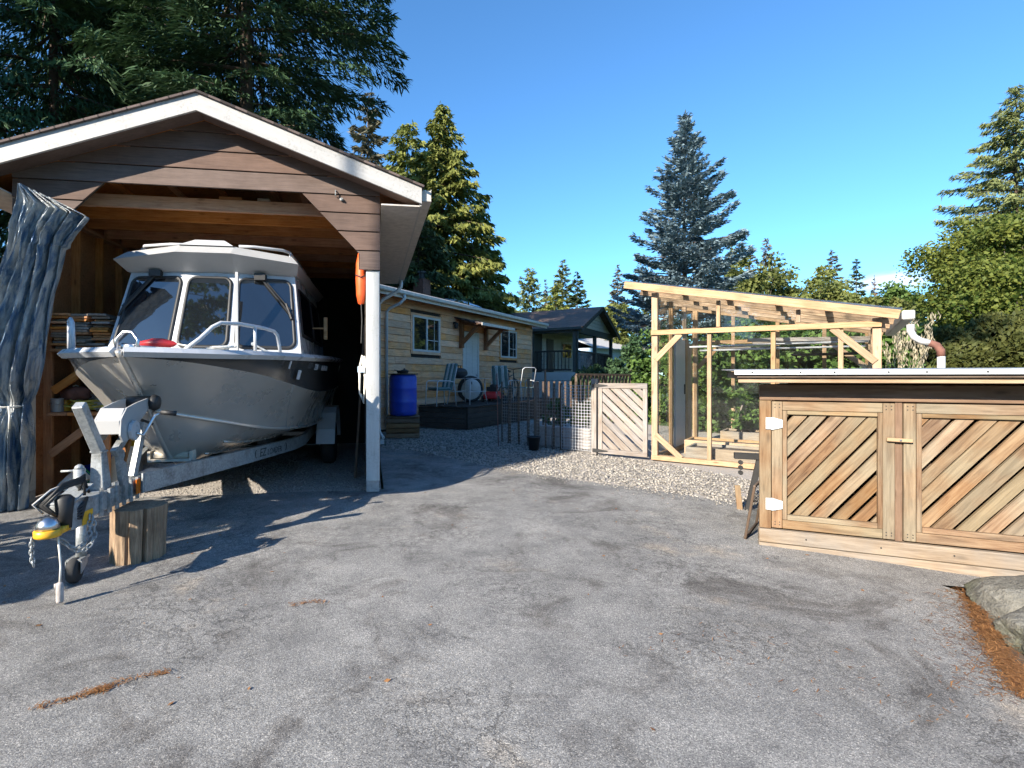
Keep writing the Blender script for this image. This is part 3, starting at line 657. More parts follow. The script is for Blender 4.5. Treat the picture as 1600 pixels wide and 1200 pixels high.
# walls (sheathing, studs, back wall)
MB().box(-.085, -.012, .10, BY - .05, .0, 3.3).build('side_wall', MT['shade_black'], cp)  # right inner wall near black, interior shade put into its colour
MB().box(-.01, .006, .101, BY - .04, .02, 3.185).build('wall_cladding', MT['brown_siding'], cp)
MB().box(-CW - .006, -CW + .012, .101, BY - .04, .02, 3.185).build('wall_cladding', MT['brown_siding'], cp)
MB().box(-CW + .014, -CW + .03, .12, BY - .05, .0, 3.3).build('side_wall', MT['ply'], cp)
MB().box(-CW + .03, -.09, BY - .08, BY - .05, .0, 3.6).build('back_wall', MT['shade_black'], cp)  # near black too, the carport's shade put into the wall colour
for yy in np.arange(.45, 4.2, .55):
    board('stud', (-CW + .075, yy, .0), (-CW + .075, yy, 3.15), .09, .04, MT['stud'], cp, up=(1, 0, 0))
for yy in (.75, 1.9, 3.1):
    board('stud', (-.13, yy, .0), (-.13, yy, 3.15), .09, .04, MT['old_plank'], cp, up=(1, 0, 0))
board('wall_plate', (-CW + .08, .12, 3.17), (-CW + .08, BY - .1, 3.17), .09, .04, MT['stud'], cp, up=(1, 0, 0))
board('wall_plate', (-.13, .12, 3.17), (-.13, BY - .1, 3.17), .09, .04, MT['stud'], cp, up=(1, 0, 0))
# ceiling joists, blocking pieces and purlins
rr = random.Random(4)
for k, yy in enumerate(np.arange(.30, 4.2, .48)):
    board('ceiling_joist', (-CW + .05, yy, 3.27), (-.1, yy, 3.27), .14, .038, MT['stud'], cp)
    for q in range(5):
        xx = -CW + .45 + q * .66 + rr.uniform(-.22, .22); wd = rr.uniform(.10, .30)
        if rr.random() < .75:
            board('blocking', (xx, yy + .24, 3.36), (xx + wd, yy + .24, 3.36), .10, .30, MT['paper'] if rr.random() < .35 else MT['stud'], cp)
for sgn in (1, -1):
    for f in (.2, .45, .7, .92):
        xx = AP + sgn * f * abs(AP); zz = roof_z(xx) - .09
        board('purlin', (xx, FY + .06, zz), (xx, BY - .1, zz), .038, .085, MT['stud'], cp)
h = MB(); h.lathe([(.02, 0), (.02, .012), (.012, .014), (.012, .03)], (-.425, -.026, 3.30), (0, -1, 0), 10); h.tube([(-.49, -.03, 3.40), (-.49, -.05, 3.39), (-.49, -.05, 3.345), (-.49, -.03, 3.335)], .007, 6)
h.build('wall_hook', MT['galv'], cp)

# things kept in the carport
def local_thing(frame, name, label, cat, loc, rot=0, group=None):
    """a top-level thing placed with coordinates of a frame (origin, rotation in degrees)"""
    (ox, oy), a = frame; ca, sa = math.cos(R(a)), math.sin(R(a))
    return thing(name, label, cat, (ox + loc[0] * ca - loc[1] * sa, oy + loc[0] * sa + loc[1] * ca, loc[2]), a + rot, group)
CPF = ((-.78, 5.88), carport_rot)
t = local_thing(CPF, 'work_shelf', 'rough timber shelf unit along the left carport wall', 'shelf', (-CW + .12, 0, 0))
for zz, y0, y1, d in ((.90, .25, 2.6, .62), (1.60, .30, 2.8, .66)):
    for k in range(3): board('shelf_plank', (.04 + d * (k + .5) / 3, y0, zz), (.04 + d * (k + .5) / 3, y1, zz), d / 3 - .006, .035, MT['stud'], t, up=(1, 0, 0))
    for yy in (y0 + .1, (y0 + y1) / 2, y1 - .1):
        board('brace', (.03, yy, zz - .45), (d - .06, yy, zz - .03), .085, .036, MT['stud'], t)
for yy in (.3, 1.4, 2.5): board('leg', (.62, yy, 0), (.62, yy, .88), .085, .036, MT['stud'], t, up=(1, 0, 0))
t = local_thing(CPF, 'lumber_stack', 'stack of weathered thin boards on the upper carport shelf', 'lumber', (-CW + .12, 0, 1.62))
rr = random.Random(2)
for k in range(13):
    for j in range(3):
        x0 = .05 + j * .21 + rr.uniform(-.02, .02); y0 = .30 + rr.uniform(-.06, .08)
        board('board', (x0 + .09, y0, .016 + k * .030), (x0 + .09, 2.7, .016 + k * .030), .185, .024, MT['gate_wood'] if rr.random() < .55 else MT['stud'], t, up=(1, 0, 0), roll=rr.uniform(-.02, .02))
o = MB()
for k in range(9):
    a0 = rr.uniform(0, 6); rad = rr.uniform(.09, .17); cx, cy = .32 + rr.uniform(-.05, .05), .50 + rr.uniform(-.08, .1)
    o.tube([(cx + rad * math.cos(a0 + i * .5), cy + rad * .8 * math.sin(a0 + i * .5), .015 + k * .012 + .006 * math.sin(i)) for i in range(13)], .008, 6)
for k in range(4):
    yy = .25 + k * .10; o.tube([(.5, yy + .02, .05), (.60, yy, .06), (.655, yy, .0), (.66, yy + .01, -.12 - .04 * k), (.65, yy + .05, -.20), (.655, yy + .07, -.1), (.64, yy + .08, .03)], .008, 6)
ro = o.build('rope_coil', MT['yellow2'], None, True)
ca, sa = c_, s_
ro.location = (-.78 + (-CW + .12) * ca, 5.88 + (-CW + .12) * sa, .93); ro.rotation_euler = (0, 0, R(carport_rot)); tag(ro, 'tangled yellow rope coil hanging over the lower carport shelf', 'rope')
def crate_box(name, label, cat, loc, size, mat, rot=0, lid=None):
    t = local_thing(CPF, name, label, cat, loc, rot); w, d, hh = size
    b = MB(); b.box(-w / 2, w / 2, -d / 2, d / 2, 0, hh); b.build('body', mat, t, bevel=.012)
    m = MB(); m.box(-w / 2 - .012, w / 2 + .012, -d / 2 - .012, d / 2 + .012, hh + .001, hh + .03); m.build('lid', lid or mat, t, bevel=.006)
    return t
crate_box('storage_box', 'pale blue plastic box on the lower carport shelf', 'box', (-CW + .35, .95, .918), (.26, .34, .16), MT['skylight'], 12, MT['boat_white'])
crate_box('storage_box', 'small yellow case on the lower carport shelf behind the rope', 'case', (-CW + .58, 1.0, .918), (.22, .18, .13), MT['yellow'], -10)
crate_box('storage_box', 'grey tote with red lid at the back of the lower shelf', 'box', (-CW + .45, 1.6, .918), (.45, .38, .28), MT['concrete'], 4, MT['red'])
crate_box('storage_bin', 'dark blue bin on the carport floor beside the trailer', 'bin', (-2.95, .75, -.005), (.36, .4, .42), MT['blue'], 5, MT['green'])
def bag(label, loc, sz, mat, seed, cat='bag', name='storage_bag'):
    r_ = random.Random(seed); bm = bmesh.new(); bmesh.ops.create_icosphere(bm, subdivisions=3, radius=1)
    for v in bm.verts:
        d = v.co.normalized(); k = 1 + .14 * math.sin(d.x * 5 + seed) * math.sin(d.y * 4 + 2 * seed) + .08 * math.sin(d.z * 9 + d.x * 7 + seed)
        v.co = Vector((d.x * sz[0], d.y * sz[1], max(d.z, -.55) * sz[2])) * k
    me = bpy.data.meshes.new(name); bm.to_mesh(me); bm.free(); me.materials.append(mat); me.polygons.foreach_set('use_smooth', [True] * len(me.polygons))
    t = local_thing(CPF, name, label, cat, loc); link(bpy.data.objects.new('sack', me), t).location = (0, 0, .55 * sz[2])
    MB().tube([(-.03, 0, 1.5 * sz[2]), (0, .01, 1.62 * sz[2]), (.03, 0, 1.5 * sz[2])], .008, 6).build('tie', MT['rope'], t)
bag('crumpled white plastic sack on the lower carport shelf', (-CW + .62, .62, .918), (.16, .15, .12), MT['white_paint'], 1)
bag('grey bundle of cloth at the back of the lower carport shelf', (-CW + .40, 1.25, .918), (.20, .18, .17), MT['cush_b'], 2)
bag('brown sack under the upper carport shelf', (-CW + .62, 1.45, .918), (.19, .20, .22), MT['stake'], 3)
bag('dark red bag hung low over the lower carport shelf', (-CW + .30, .55, 1.05), (.15, .14, .10), MT['brick'], 4)
bag('blue tarp bundle on the carport floor under the shelf', (-CW + .36, .95, -.005), (.22, .24, .18), MT['blue'], 5)
bag('clear plastic bag lying on the carport floor near the tarp', (-CW + .52, .05, -.005), (.13, .09, .045), MT['skylight'], 6)
crate_box('storage_box', 'green tub under the lower carport shelf', 'tub', (-CW + .70, 1.3, -.005), (.34, .36, .3), MT['green'], 8, MT['black'])
for k in range(3):
    t = local_thing(CPF, 'paint_can', ('grey paint can at the front end of the lower carport shelf', 'yellow paint can between the grey and the white can', 'white paint can behind the yellow can on the carport shelf')[k], 'can', (-CW + .18, .42 + .15 * k, .918), 0, 'paint cans on the carport shelf')
    MB().lathe([(.06, 0), (.06, .14), (.065, .145), (.06, .15), (0, .15)], seg=14).build('body', MT[('boat_grey', 'yellow', 'white_paint')[k]], t)
    MB().tube([(-.062, 0, .13), (-.05, -.06, .08), (.05, -.06, .08), (.062, 0, .13)], .003, 5).build('handle', MT['steel'], t)
t = local_thing(CPF, 'bucket', 'white square bucket with green rim tipped over by the tarp', 'bucket', (-CW + .42, .20, .13), 20)
b = MB(); b.lathe([(.10, 0), (.125, .24), (.13, .245)], (0, -.14, .03), (.35, 1, .15), 4); b.build('body', MT['boat_white'], t, bevel=.01)
b = MB(); b.lathe([(.128, .0), (.142, .0), (.142, .03), (.128, .03)], (.083, .095, .065), (.35, 1, .15), 4, False); b.build('rim', MT['green'], t)
MB().box(-.16, .14, -.1, .2, -.13, -.06).build('base_block', MT['concrete'], t)
t = local_thing(CPF, 'fibreboard_sheet', 'pale sheet of board leaning against the carport shelf leg', 'panel', (-CW + .86, .30, -.005))
b = MB(); b.prism([(-.17, 0, 0), (.17, .02, 0), (.12, .17, .50), (-.10, .17, .55)], (0, .018, 0)); b.build('sheet', MT['paper'], t)
for k in range(2):
    t = local_thing(CPF, 'spirit_level', ('left yellow level standing beside the pale panel', 'right yellow level touching the pale panel')[k], 'level', (-CW + .62 + .055 * k, .34, -.005), 0, 'yellow levels in the carport')
    board('bar', (0, .0, .0), (.02, .12, .52 - .03 * k), .05, .025, MT['yellow'], t, up=(0, 1, 0)); board('vial', (.007, .025, .24), (.009, .035, .28), .02, .02, MT['green'], t, up=(0, 1, 0))
t = local_thing(CPF, 'jug', 'yellow plastic jug on a ledge behind the winch post', 'jug', (-2.90, .78, .452))
MB().lathe([(.09, 0), (.10, .02), (.10, .22), (.04, .29), (.035, .33), (.0, .33)], seg=14).build('body', MT['yellow'], t, True)
MB().lathe([(.04, .331), (.04, .36), (0, .36)], seg=10).build('cap', MT['red'], t)
t = local_thing(CPF, 'leaning_plank', 'grey plank leaning on the right inner wall of the carport', 'plank', (-.30, .9, -.005))
board('plank', (0, 0, 0.005), (.12, .15, 2.0), .14, .03, MT['stake'], t, up=(0, 1, 0))
t = local_thing(CPF, 'life_jacket', 'bright orange life jacket hanging beside the white post', 'life jacket', (-.21, .14, 2.12))
b = MB(); b.lathe([(.0, 0), (.05, .02), (.075, .12), (.085, .30), (.08, .48), (.05, .60), (.0, .62)], (0, 0, .02), seg=12); o = b.build('vest', MT['orange'], t, True); o.scale = (.75, .9, 1)
b = MB(); b.tube([(-.06, -.05, .36), (0, -.085, .33), (.055, -.05, .36)], .009, 6); b.tube([(0, 0, .6), (0, .02, .75), (.04, .03, .9)], .008, 6); b.tube([(.0, -.03, .03), (.01, -.03, -.15), (0, -.02, -.42)], .007, 6); b.build('strap', MT['black'], t)
t = local_thing(CPF, 'hanging_lines', 'coil of rope with blue tag hung inside the right post', 'rope', (-.20, .12, 1.0))
b = MB()
for k in range(4): b.tube([(.01 * k, 0, .55), (.03 + .01 * k, -.02, .3), (.02, -.02, .03 * k), (-.03, -.01, .12), (-.02 - .005 * k, 0, .4), (0, 0, .56)], .008, 6)
b.build('coil', MT['rope'], t, True)
MB().box(-.05, .03, -.05, -.03, .36, .43).build('blue_tag', MT['skylight'], t)

# ------------------------------------------------------------------ tarpaulin gathered at the left post
def tarp_mat():
    m, n, l, b = new_mat('silver_blue_tarp')
    tc = n.new('ShaderNodeTexCoord'); mp = n.new('ShaderNodeMapping'); mp.inputs['Scale'].default_value = (5, 5, 1.3); l.new(tc.outputs['Object'], mp.inputs[0])
    a = noise(n, l, mp.outputs[0], 2.2, 5, .6, .6); c = noise(n, l, tc.outputs['Object'], 16, 6, .7, 1.2)
    r = ramp(n, [(.36, (.03, .085, .18)), (.45, (.14, .20, .27)), (.53, (.32, .35, .37)), (.70, (.47, .48, .48))]); l.new(a.outputs['Fac'], r.inputs[0]); l.new(r.outputs[0], b.inputs['Base Color'])
    b.inputs['Roughness'].default_value = .28; b.inputs['Metallic'].default_value = .25
    vo = n.new('ShaderNodeTexVoronoi'); vo.feature = 'DISTANCE_TO_EDGE'; vo.inputs['Scale'].default_value = 9; wv_ = n.new('ShaderNodeMixRGB'); wv_.blend_type = 'ADD'; wv_.inputs[0].default_value = .25; l.new(mp.outputs[0], wv_.inputs[1]); l.new(c.outputs['Color'], wv_.inputs[2]); vo.inputs['Scale'].default_value = 2.2; l.new(wv_.outputs[0], vo.inputs['Vector'])
    sm = n.new('ShaderNodeMath'); sm.operation = 'MULTIPLY_ADD'; sm.inputs[1].default_value = 1.4; l.new(vo.outputs['Distance'], sm.inputs[0]); l.new(c.outputs['Fac'], sm.inputs[2])
    bump(n, l, sm.outputs[0], b, .8, .03)
    return m
MT['tarp'] = tarp_mat()
t = local_thing(CPF, 'tarpaulin', 'silver and blue tarpaulin gathered into folds at the left carport post', 'tarpaulin', (0, 0, 0))
zs = [0.0, .28, .6, .85, 1.03, 1.12, 1.4, 1.75, 2.16, 2.52, 2.79, 3.05, 3.22]
rt = [-3.46, -3.45, -3.44, -3.455, -3.49, -3.443, -3.386, -3.328, -3.247, -3.154, -3.084, -2.878, -3.20]
lf = [-4.05, -4.08, -4.10, -4.03, -3.95, -4.02, -4.03, -3.94, -3.78, -3.65, -3.62, -3.56, -3.54]
NU, NV = 240, 170
V = []
for j in range(NV):
    zf = j / (NV - 1)
    for i in range(NU):
        u = i / (NU - 1); zmax = 3.22 - .17 * u; z = zmax * zf; r0 = np.interp(z * 3.22 / zmax if z > 2.6 else z, zs, rt); l0 = np.interp(z, zs, lf)
        ph = u * 2 * math.pi; q = Vector((u * 3.2, z * .9, .3))
        warp = mnoise.noise(q * 1.1) * 1.6
        gather = 1 - .6 * math.exp(-((z - 1.03) / .15) ** 2)
        s1 = math.sin(ph * 3.6 + warp + .9 * z); s2 = math.sin(ph * 7.3 - 1.5 * warp + 1.7 * z + 1)
        fold = .085 * (1 - abs(s1)) * 1.2 + .05 * (1 - abs(s2)) + .03 * s2
        cr = mnoise.noise(Vector((u * 9 + z * 1.5, z * 2.0, 1.7))); cr2 = mnoise.noise(Vector((u * 22 + z * 4, z * 5, 4.1)))
        crumple = .016 * (1 - abs(cr) * 2.4) + .006 * (1 - abs(cr2) * 2.2)
        bulge = .15 * math.sin(math.pi * u)
        xw = .02 * mnoise.noise(Vector((u * 5, z * 1.2, 9))) + .004 * cr2
        flap = -.16 * max(0, (z - 2.3)) * u
        V.append((l0 + (r0 - l0) * u + xw, -.13 - (fold + bulge) * gather - crumple + flap - .05 * (1 - z / 3.2), max(.004, z + .02 * mnoise.noise(Vector((u * 8, 2, zf))))))
F = [(j * NU + i, j * NU + i + 1, (j + 1) * NU + i + 1, (j + 1) * NU + i) for j in range(NV - 1) for i in range(NU - 1)]
o = mesh_obj('folded_sheet', V, F, MT['tarp'], t, True)
md = o.modifiers.new('thick', 'SOLIDIFY'); md.thickness = .006
b = MB(); b.tube([(-3.75 + .21 * math.cos(a), -.20 + .19 * math.sin(a), 1.02 + .01 * math.sin(2 * a)) for a in np.linspace(0, 6.28, 20)], .011, 6); b.tube([(-3.57, -.36, 1.02), (-3.55, -.38, .92), (-3.56, -.37, .80)], .009, 6)
b.build('tie_rope', MT['rope'], t, True)

# ================================================================== BOAT
BOF = ((-2.624, 5.598), 7.8)
bt = local_thing(BOF, 'boat', 'aluminium cabin boat with grey side band and white wheelhouse on the trailer', 'boat', (0, 0, 0))
def itp(y, ys, vs): return float(np.interp(y, ys, vs))
def smooth_curve(pts, n):
    P = np.array(pts, float); d = np.r_[0, np.cumsum(np.linalg.norm(np.diff(P, axis=0), axis=1))]; d /= d[-1]
    out = []
    s = np.linspace(0, 1, n)
    for q in s:                                   # Catmull-Rom through the points
        i = min(max(np.searchsorted(d, q) - 1, 0), len(P) - 2); t_ = (q - d[i]) / (d[i + 1] - d[i])
        p0, p1, p2, p3 = P[max(i - 1, 0)], P[i], P[i + 1], P[min(i + 2, len(P) - 1)]
        m1 = (p2 - p0) / max(d[min(i + 1, len(P) - 1)] - d[max(i - 1, 0)], 1e-6) * (d[i + 1] - d[i]); m2 = (p3 - p1) / max(d[min(i + 2, len(P) - 1)] - d[i], 1e-6) * (d[i + 1] - d[i])
        t2, t3 = t_ * t_, t_ ** 3
        out.append((2 * t3 - 3 * t2 + 1) * p1 + (t3 - 2 * t2 + t_) * m1 + (-2 * t3 + 3 * t2) * p2 + (t3 - t2) * m2)
    return np.array(out)
NS = 46
gun = smooth_curve([(.03, -1.92, 1.485), (.34, -1.72, 1.487), (.58, -1.48, 1.49), (.82, -1.10, 1.50), (1.0, -.55, 1.51), (1.13, .2, 1.525), (1.20, 1.2, 1.55), (1.22, 2.2, 1.57), (1.20, 3.4, 1.60)], NS)
pnt = smooth_curve([(.03, -1.88, 1.45), (.30, -1.66, 1.43), (.53, -1.40, 1.39), (.77, -1.0, 1.33), (.95, -.45, 1.24), (1.08, .3, 1.15), (1.15, 1.2, 1.12), (1.17, 2.2, 1.13), (1.15, 3.4, 1.16)], NS)
chi = smooth_curve([(.03, -1.42, 1.03), (.20, -1.22, .97), (.40, -.95, .90), (.64, -.5, .80), (.85, .1, .73), (.98, .9, .70), (1.03, 1.7, .71), (1.04, 2.5, .73), (1.03, 3.4, .76)], NS)
kee = smooth_curve([(.012, -1.40, 1.0), (.014, -1.22, .80), (.016, -1.05, .63), (.02, -.80, .50), (.02, -.2, .47), (.02, .8, .47), (.02, 1.6, .48), (.02, 2.5, .49), (.02, 3.4, .50)], NS)
strips = [(gun, pnt, 3, 1), (pnt, chi, 5, 0), (chi, kee, 5, 0)]
V = []; F = []; FM = []
for sd in (1, -1):
    for (A, B, nn, mi) in strips:
        b0 = len(V)
        for j in range(nn + 1):
            f = j / nn; bow_f = .035 * math.sin(math.pi * f)
            for i in range(NS):
                p = A[i] * (1 - f) + B[i] * f; k = bow_f if A is chi else -bow_f * .6
                V.append((sd * max(p[0] + (k if i > 3 else 0), .012), p[1], p[2] - (.02 * math.sin(math.pi * f) if A is chi else 0)))
        for j in range(nn):
            for i in range(NS - 1):
                q = (b0 + j * NS + i, b0 + j * NS + i + 1, b0 + (j + 1) * NS + i + 1, b0 + (j + 1) * NS + i)
                F.append(q if sd > 0 else q[::-1]); FM.append(mi)
# stem bar strip, transom, deck
b0 = len(V)
for cv in (gun, pnt, chi, kee):
    V += [(.03, cv[0][1] - .004, cv[0][2]), (-.03, cv[0][1] - .004, cv[0][2])]
F += [(b0, b0 + 2, b0 + 3, b0 + 1), (b0 + 2, b0 + 4, b0 + 5, b0 + 3), (b0 + 4, b0 + 6, b0 + 7, b0 + 5)]; FM += [0, 0, 0]
b0 = len(V)
V += [(sd * cv[-1][0], cv[-1][1], cv[-1][2]) for sd in (1, -1) for cv in (gun, chi, kee)]; F += [(b0, b0 + 1, b0 + 2, b0 + 5, b0 + 4, b0 + 3)]; FM += [0]
hull = mesh_obj('hull', V, F, [MT['alu_hull'], MT['hull_dark']], bt, True, FM)
b0 = 0
V = []; F = []
for i in range(NS): V += [(gun[i][0] - .01, gun[i][1] + .01, gun[i][2] - .02), (0, gun[i][1] + .01, gun[i][2] + .02), (-gun[i][0] + .01, gun[i][1] + .01, gun[i][2] - .02)]
for i in range(NS - 1): F += [(i * 3, i * 3 + 1, i * 3 + 4, i * 3 + 3), (i * 3 + 1, i * 3 + 2, i * 3 + 5, i * 3 + 4)]
mesh_obj('deck', V, F, MT['boat_white'], bt, True)
g = MB()
for sd in (1, -1):
    pts = [(sd * p[0], p[1], p[2]) for p in gun]
    g.tube(pts, .037, 4)
g.build('gunwale', MT['boat_white'], bt)
g = MB()
for sd in (1, -1):
    g.tube([(sd * (p[0] + .012), p[1], p[2]) for p in chi], .018, 6)
g.build('spray_rail', MT['alu_hull'], bt, True)
g = MB(); g.tube([(0, gun[0][1] - .01, 1.49), (0, pnt[0][1] - .01, 1.45), (0, chi[0][1] - .012, 1.03)] + [(0, p[1] - .01, p[2] - .008) for p in kee[2:20:3]], .022, 8); g.build('stem_bar', MT['alu_hull'], bt, True)
for f in (.38, .70):
    g = MB()
    for sd in (1, -1):
        g.tube([(sd * (chi[i][0] * (1 - f) + kee[i][0] * f + .035 * math.sin(math.pi * f)), chi[i][1] * (1 - f) + kee[i][1] * f, chi[i][2] * (1 - f) + kee[i][2] * f - .02 * math.sin(math.pi * f) - .004) for i in range(8, NS)], .011, 5)
    g.build('hull_strake', MT['alu_hull'], bt, True)
for i in (15, 27, 38):
    g = MB()
    for sd in (1, -1):
        g.tube([(sd * (pnt[i][0] * (1 - f) + chi[i][0] * f - .021 * math.sin(math.pi * f) + .001), pnt[i][1] * (1 - f) + chi[i][1] * f, pnt[i][2] * (1 - f) + chi[i][2] * f) for f in np.linspace(0, 1, 7)], .004, 5)
    g.build('weld_seam', MT['galv'], bt, True)
# wheelhouse
def lerp(a, b, f): return tuple(a[i] + (b[i] - a[i]) * f for i in range(3))
def bil(q, u, v): return lerp(lerp(q[0], q[1], u), lerp(q[3], q[2], u), v)
ZB, ZT = 1.47, 2.50
CB = [(-1.03, -.02, ZB), (-.31, -.17, ZB), (.29, -.17, ZB), (1.01, -.02, ZB)]
CT = [(-.90, .33, ZT), (-.27, .22, ZT), (.25, .22, ZT), (.88, .33, ZT)]
RB = [(1.02, 2.5, ZB), (-1.04, 2.5, ZB)]; RT = [(.88, 2.45, ZT), (-.90, 2.45, ZT)]
Bm, Tm = CB + RB, CT + RT
V = Bm + Tm; F = [(i, (i + 1) % 6, 6 + (i + 1) % 6, 6 + i) for i in range(6)] + [(6, 7, 8, 9, 10, 11)]
gV = []; gF = []
for i in range(6):
    q = (Bm[i], Bm[(i + 1) % 6], Tm[(i + 1) % 6], Tm[i]); b0 = len(gV)
    gV += [bil(q, a / 8, c / 8) for c in range(9) for a in range(9)]
    gF += [(b0 + c * 9 + a, b0 + c * 9 + a + 1, b0 + (c + 1) * 9 + a + 1, b0 + (c + 1) * 9 + a) for c in range(8) for a in range(8)]
b0 = len(gV); gV += Tm; gF += [tuple(range(b0, b0 + 6))]
mesh_obj('wheelhouse', gV, gF, [MT['boat_white']], bt)
def window(q, u0, u1, v0, v1, name, r=.12, off=.012, fw=.028, parent=bt, pane=None, frame=None):
    """rounded pane with a rubber gasket lying on quad q (4 corners ccw)"""
    q = [vec(p) for p in q]; nrm = (q[1] - q[0]).cross(q[3] - q[0]).normalized()
    W = (q[1] - q[0]).length * (u1 - u0); Hh = (q[3] - q[0]).length * (v1 - v0)
    def ring(inset, push):
        out = []
        ru = max(r - inset, .01) / W; rv = max(r - inset, .01) / Hh; iu, iv = inset / W, inset / Hh
        for (cu, cv, a0) in ((1 - iu - ru, 1 - iv - rv, 0), (iu + ru, 1 - iv - rv, 90), (iu + ru, iv + rv, 180), (1 - iu - ru, iv + rv, 270)):
            for a in range(0, 91, 15):
                uu = cu + ru * math.cos(R(a0 + a)); vv = cv + rv * math.sin(R(a0 + a))
                out.append(vec(bil([tuple(p) for p in q], u0 + uu * (u1 - u0), v0 + vv * (v1 - v0))) + nrm * push)
        return out
    A, Bq, C, D = ring(-fw * .4, .001), ring(0, off + .008), ring(fw, off + .008), ring(fw, .014)
    n_ = len(A); V = A + Bq + C + D; F = []
    for s_i in range(3):
        for i in range(n_): F.append((s_i * n_ + i, s_i * n_ + (i + 1) % n_, (s_i + 1) * n_ + (i + 1) % n_, (s_i + 1) * n_ + i))
    fr = mesh_obj('gasket', V, F, frame or MT['black'], None, True)
    pn = mesh_obj(name, D, [tuple(range(n_))], pane or MT['tint'], parent)
    fr.parent = pn
    return pn
for k, (u0, u1) in enumerate(((.07, .95), (.06, .94), (.05, .93))):
    window((CB[k], CB[k + 1], CT[k + 1], CT[k]), u0, u1, .14, .93, 'window_pane', .10)
window((CB[3], RB[0], RT[0], CT[3]), .06, .50, .30, .86, 'window_pane', .07)
window((CB[3], RB[0], RT[0], CT[3]), .54, .94, .30, .86, 'window_pane', .07)
window((RB[1], CB[0], CT[0], RT[1]), .06, .94, .30, .86, 'window_pane', .07)
# roof with visor
lip = [(-1.0, .12, 2.585), (-.30, -.08, 2.64), (.27, -.08, 2.64), (.95, .12, 2.585)]
top = [(-.90, .22, 2.69), (-.30, .06, 2.745), (.27, .06, 2.745), (.86, .22, 2.69)]
rl, rt_ = [(.98, 2.6, 2.60), (-1.02, 2.6, 2.60)], [(.90, 2.55, 2.68), (-.93, 2.55, 2.68)]
un = [(-.93, .30, 2.485), (-.28, .19, 2.485), (.26, .19, 2.485), (.91, .30, 2.485), (.91, 2.5, 2.50), (-.93, 2.5, 2.50)]
V = un + lip + rl + top + rt_
F = [(i, (i + 1) % 6, 6 + (i + 1) % 6, 6 + i) for i in range(6)] + [(6 + i, 6 + (i + 1) % 6, 12 + (i + 1) % 6, 12 + i) for i in range(6)] + [(12, 13, 16, 17), (13, 14, 15, 16), (0, 5, 4, 1), (1, 4, 3, 2)]
mesh_obj('cabin_roof', V, F, MT['boat_grey'], bt)
hb = [(-.30, .03, 2.745), (.27, .03, 2.745), (.30, 1.2, 2.74), (-.33, 1.2, 2.74)]; ht = [(-.17, .16, 2.835), (.14, .16, 2.835), (.15, 1.0, 2.80), (-.18, 1.0, 2.80)]
mesh_obj('roof_hatch', hb + ht, [(i, (i + 1) % 4, 4 + (i + 1) % 4, 4 + i) for i in range(4)] + [(4, 5, 6, 7)], MT['boat_white'], bt)
for sd in (1, -1):
    g = MB(); x0 = .80 if sd > 0 else -.83
    g.tube([(sd * .28, .22, 2.79), (x0 * .55, .26, 2.80), (x0 - .06 * sd, .34, 2.79), (x0, .45, 2.79), (x0 + .02 * sd, 1.4, 2.79), (x0 + .02 * sd, 2.3, 2.78), (x0, 2.4, 2.70)], .017, 8)
    for yy in (.45, 1.3, 2.1): g.tube([(x0 + .01 * sd, yy, 2.69), (x0 + .01 * sd, yy, 2.79)], .014, 6)
    g.build('roof_rail', MT['boat_white'], bt, True)
def gun_at(y):
    return float(np.interp(y, gun[:, 1], gun[:, 0])), float(np.interp(y, gun[:, 1], gun[:, 2]))
for sd in (1, -1):
    def rp(y, dz, inn=.05):
        hb_, z_ = gun_at(y); return (sd * (hb_ - inn), y, z_ + dz)
    g = MB()
    if sd > 0:
        g.tube([rp(-1.66, .03), rp(-1.58, .12), rp(-1.50, .22), rp(-1.44, .26), rp(-1.30, .265), rp(-1.0, .25), rp(-.84, .235), rp(-.78, .20), rp(-.74, .10), rp(-.72, .03)], .017, 8)
        g.tube([rp(-1.12, .03), rp(-1.12, .255)], .015, 6)
    else:
        g.tube([rp(-1.45, .03), rp(-1.44, .18), rp(-1.42, .25), rp(-1.36, .28), rp(-1.1, .28), rp(-.98, .27), rp(-.92, .2), rp(-.88, .03)], .017, 8)
        g.tube([rp(-1.18, .03), rp(-1.18, .28)], .015, 6)
    g.build('bow_rail', MT['boat_white'], bt, True)
for (px0, pz0, ax, az, sd) in ((-.60, 2.46, -.92, 2.03, -1), (.52, 2.44, .86, 2.02, 1)):
    def fp(x, z):
        f = (z - ZB) / (ZT - ZB); y = np.interp(abs(x), (.28, .95), (-.17 + .39 * f, -.02 + .35 * f)); return (x, float(y) - .035, z)
    g = MB(); g.box(px0 - .06, px0 + .06, fp(px0, pz0)[1] - .05, fp(px0, pz0)[1] + .05, pz0 - .035, pz0 + .035); g.tube([fp(px0, pz0), fp((px0 + ax) / 2, (pz0 + az) / 2), fp(ax, az)], .012, 6)
    g.tube([fp(px0 + .04 * sd, pz0 - .02), fp(ax - .0, az + .05)], .008, 6); g.tube([fp(ax - .05 * sd, az + .12), fp(ax + .02 * sd, az - .06)], .014, 6)
    g.build('wiper', MT['black'], bt)
g = MB(); g.tube([(1.03, .75, 1.92), (1.20, .75, 1.92)], .012, 6); g.box(1.17, 1.215, .73, .77, 1.78, 2.06); g.build('side_mirror', MT['fresh'], bt, bevel=.015)
g = MB(); g.lathe([(.035, 0), (.035, .02), (.0, .02)], (.20, -.165, 1.60), (0, -1, .3), 12); g.build('vent', MT['black'], bt)
g = MB(); g.box(.345, .375, -.19, -.15, 1.53, 2.42); g.build('door_hinge', MT['boat_grey'], bt)
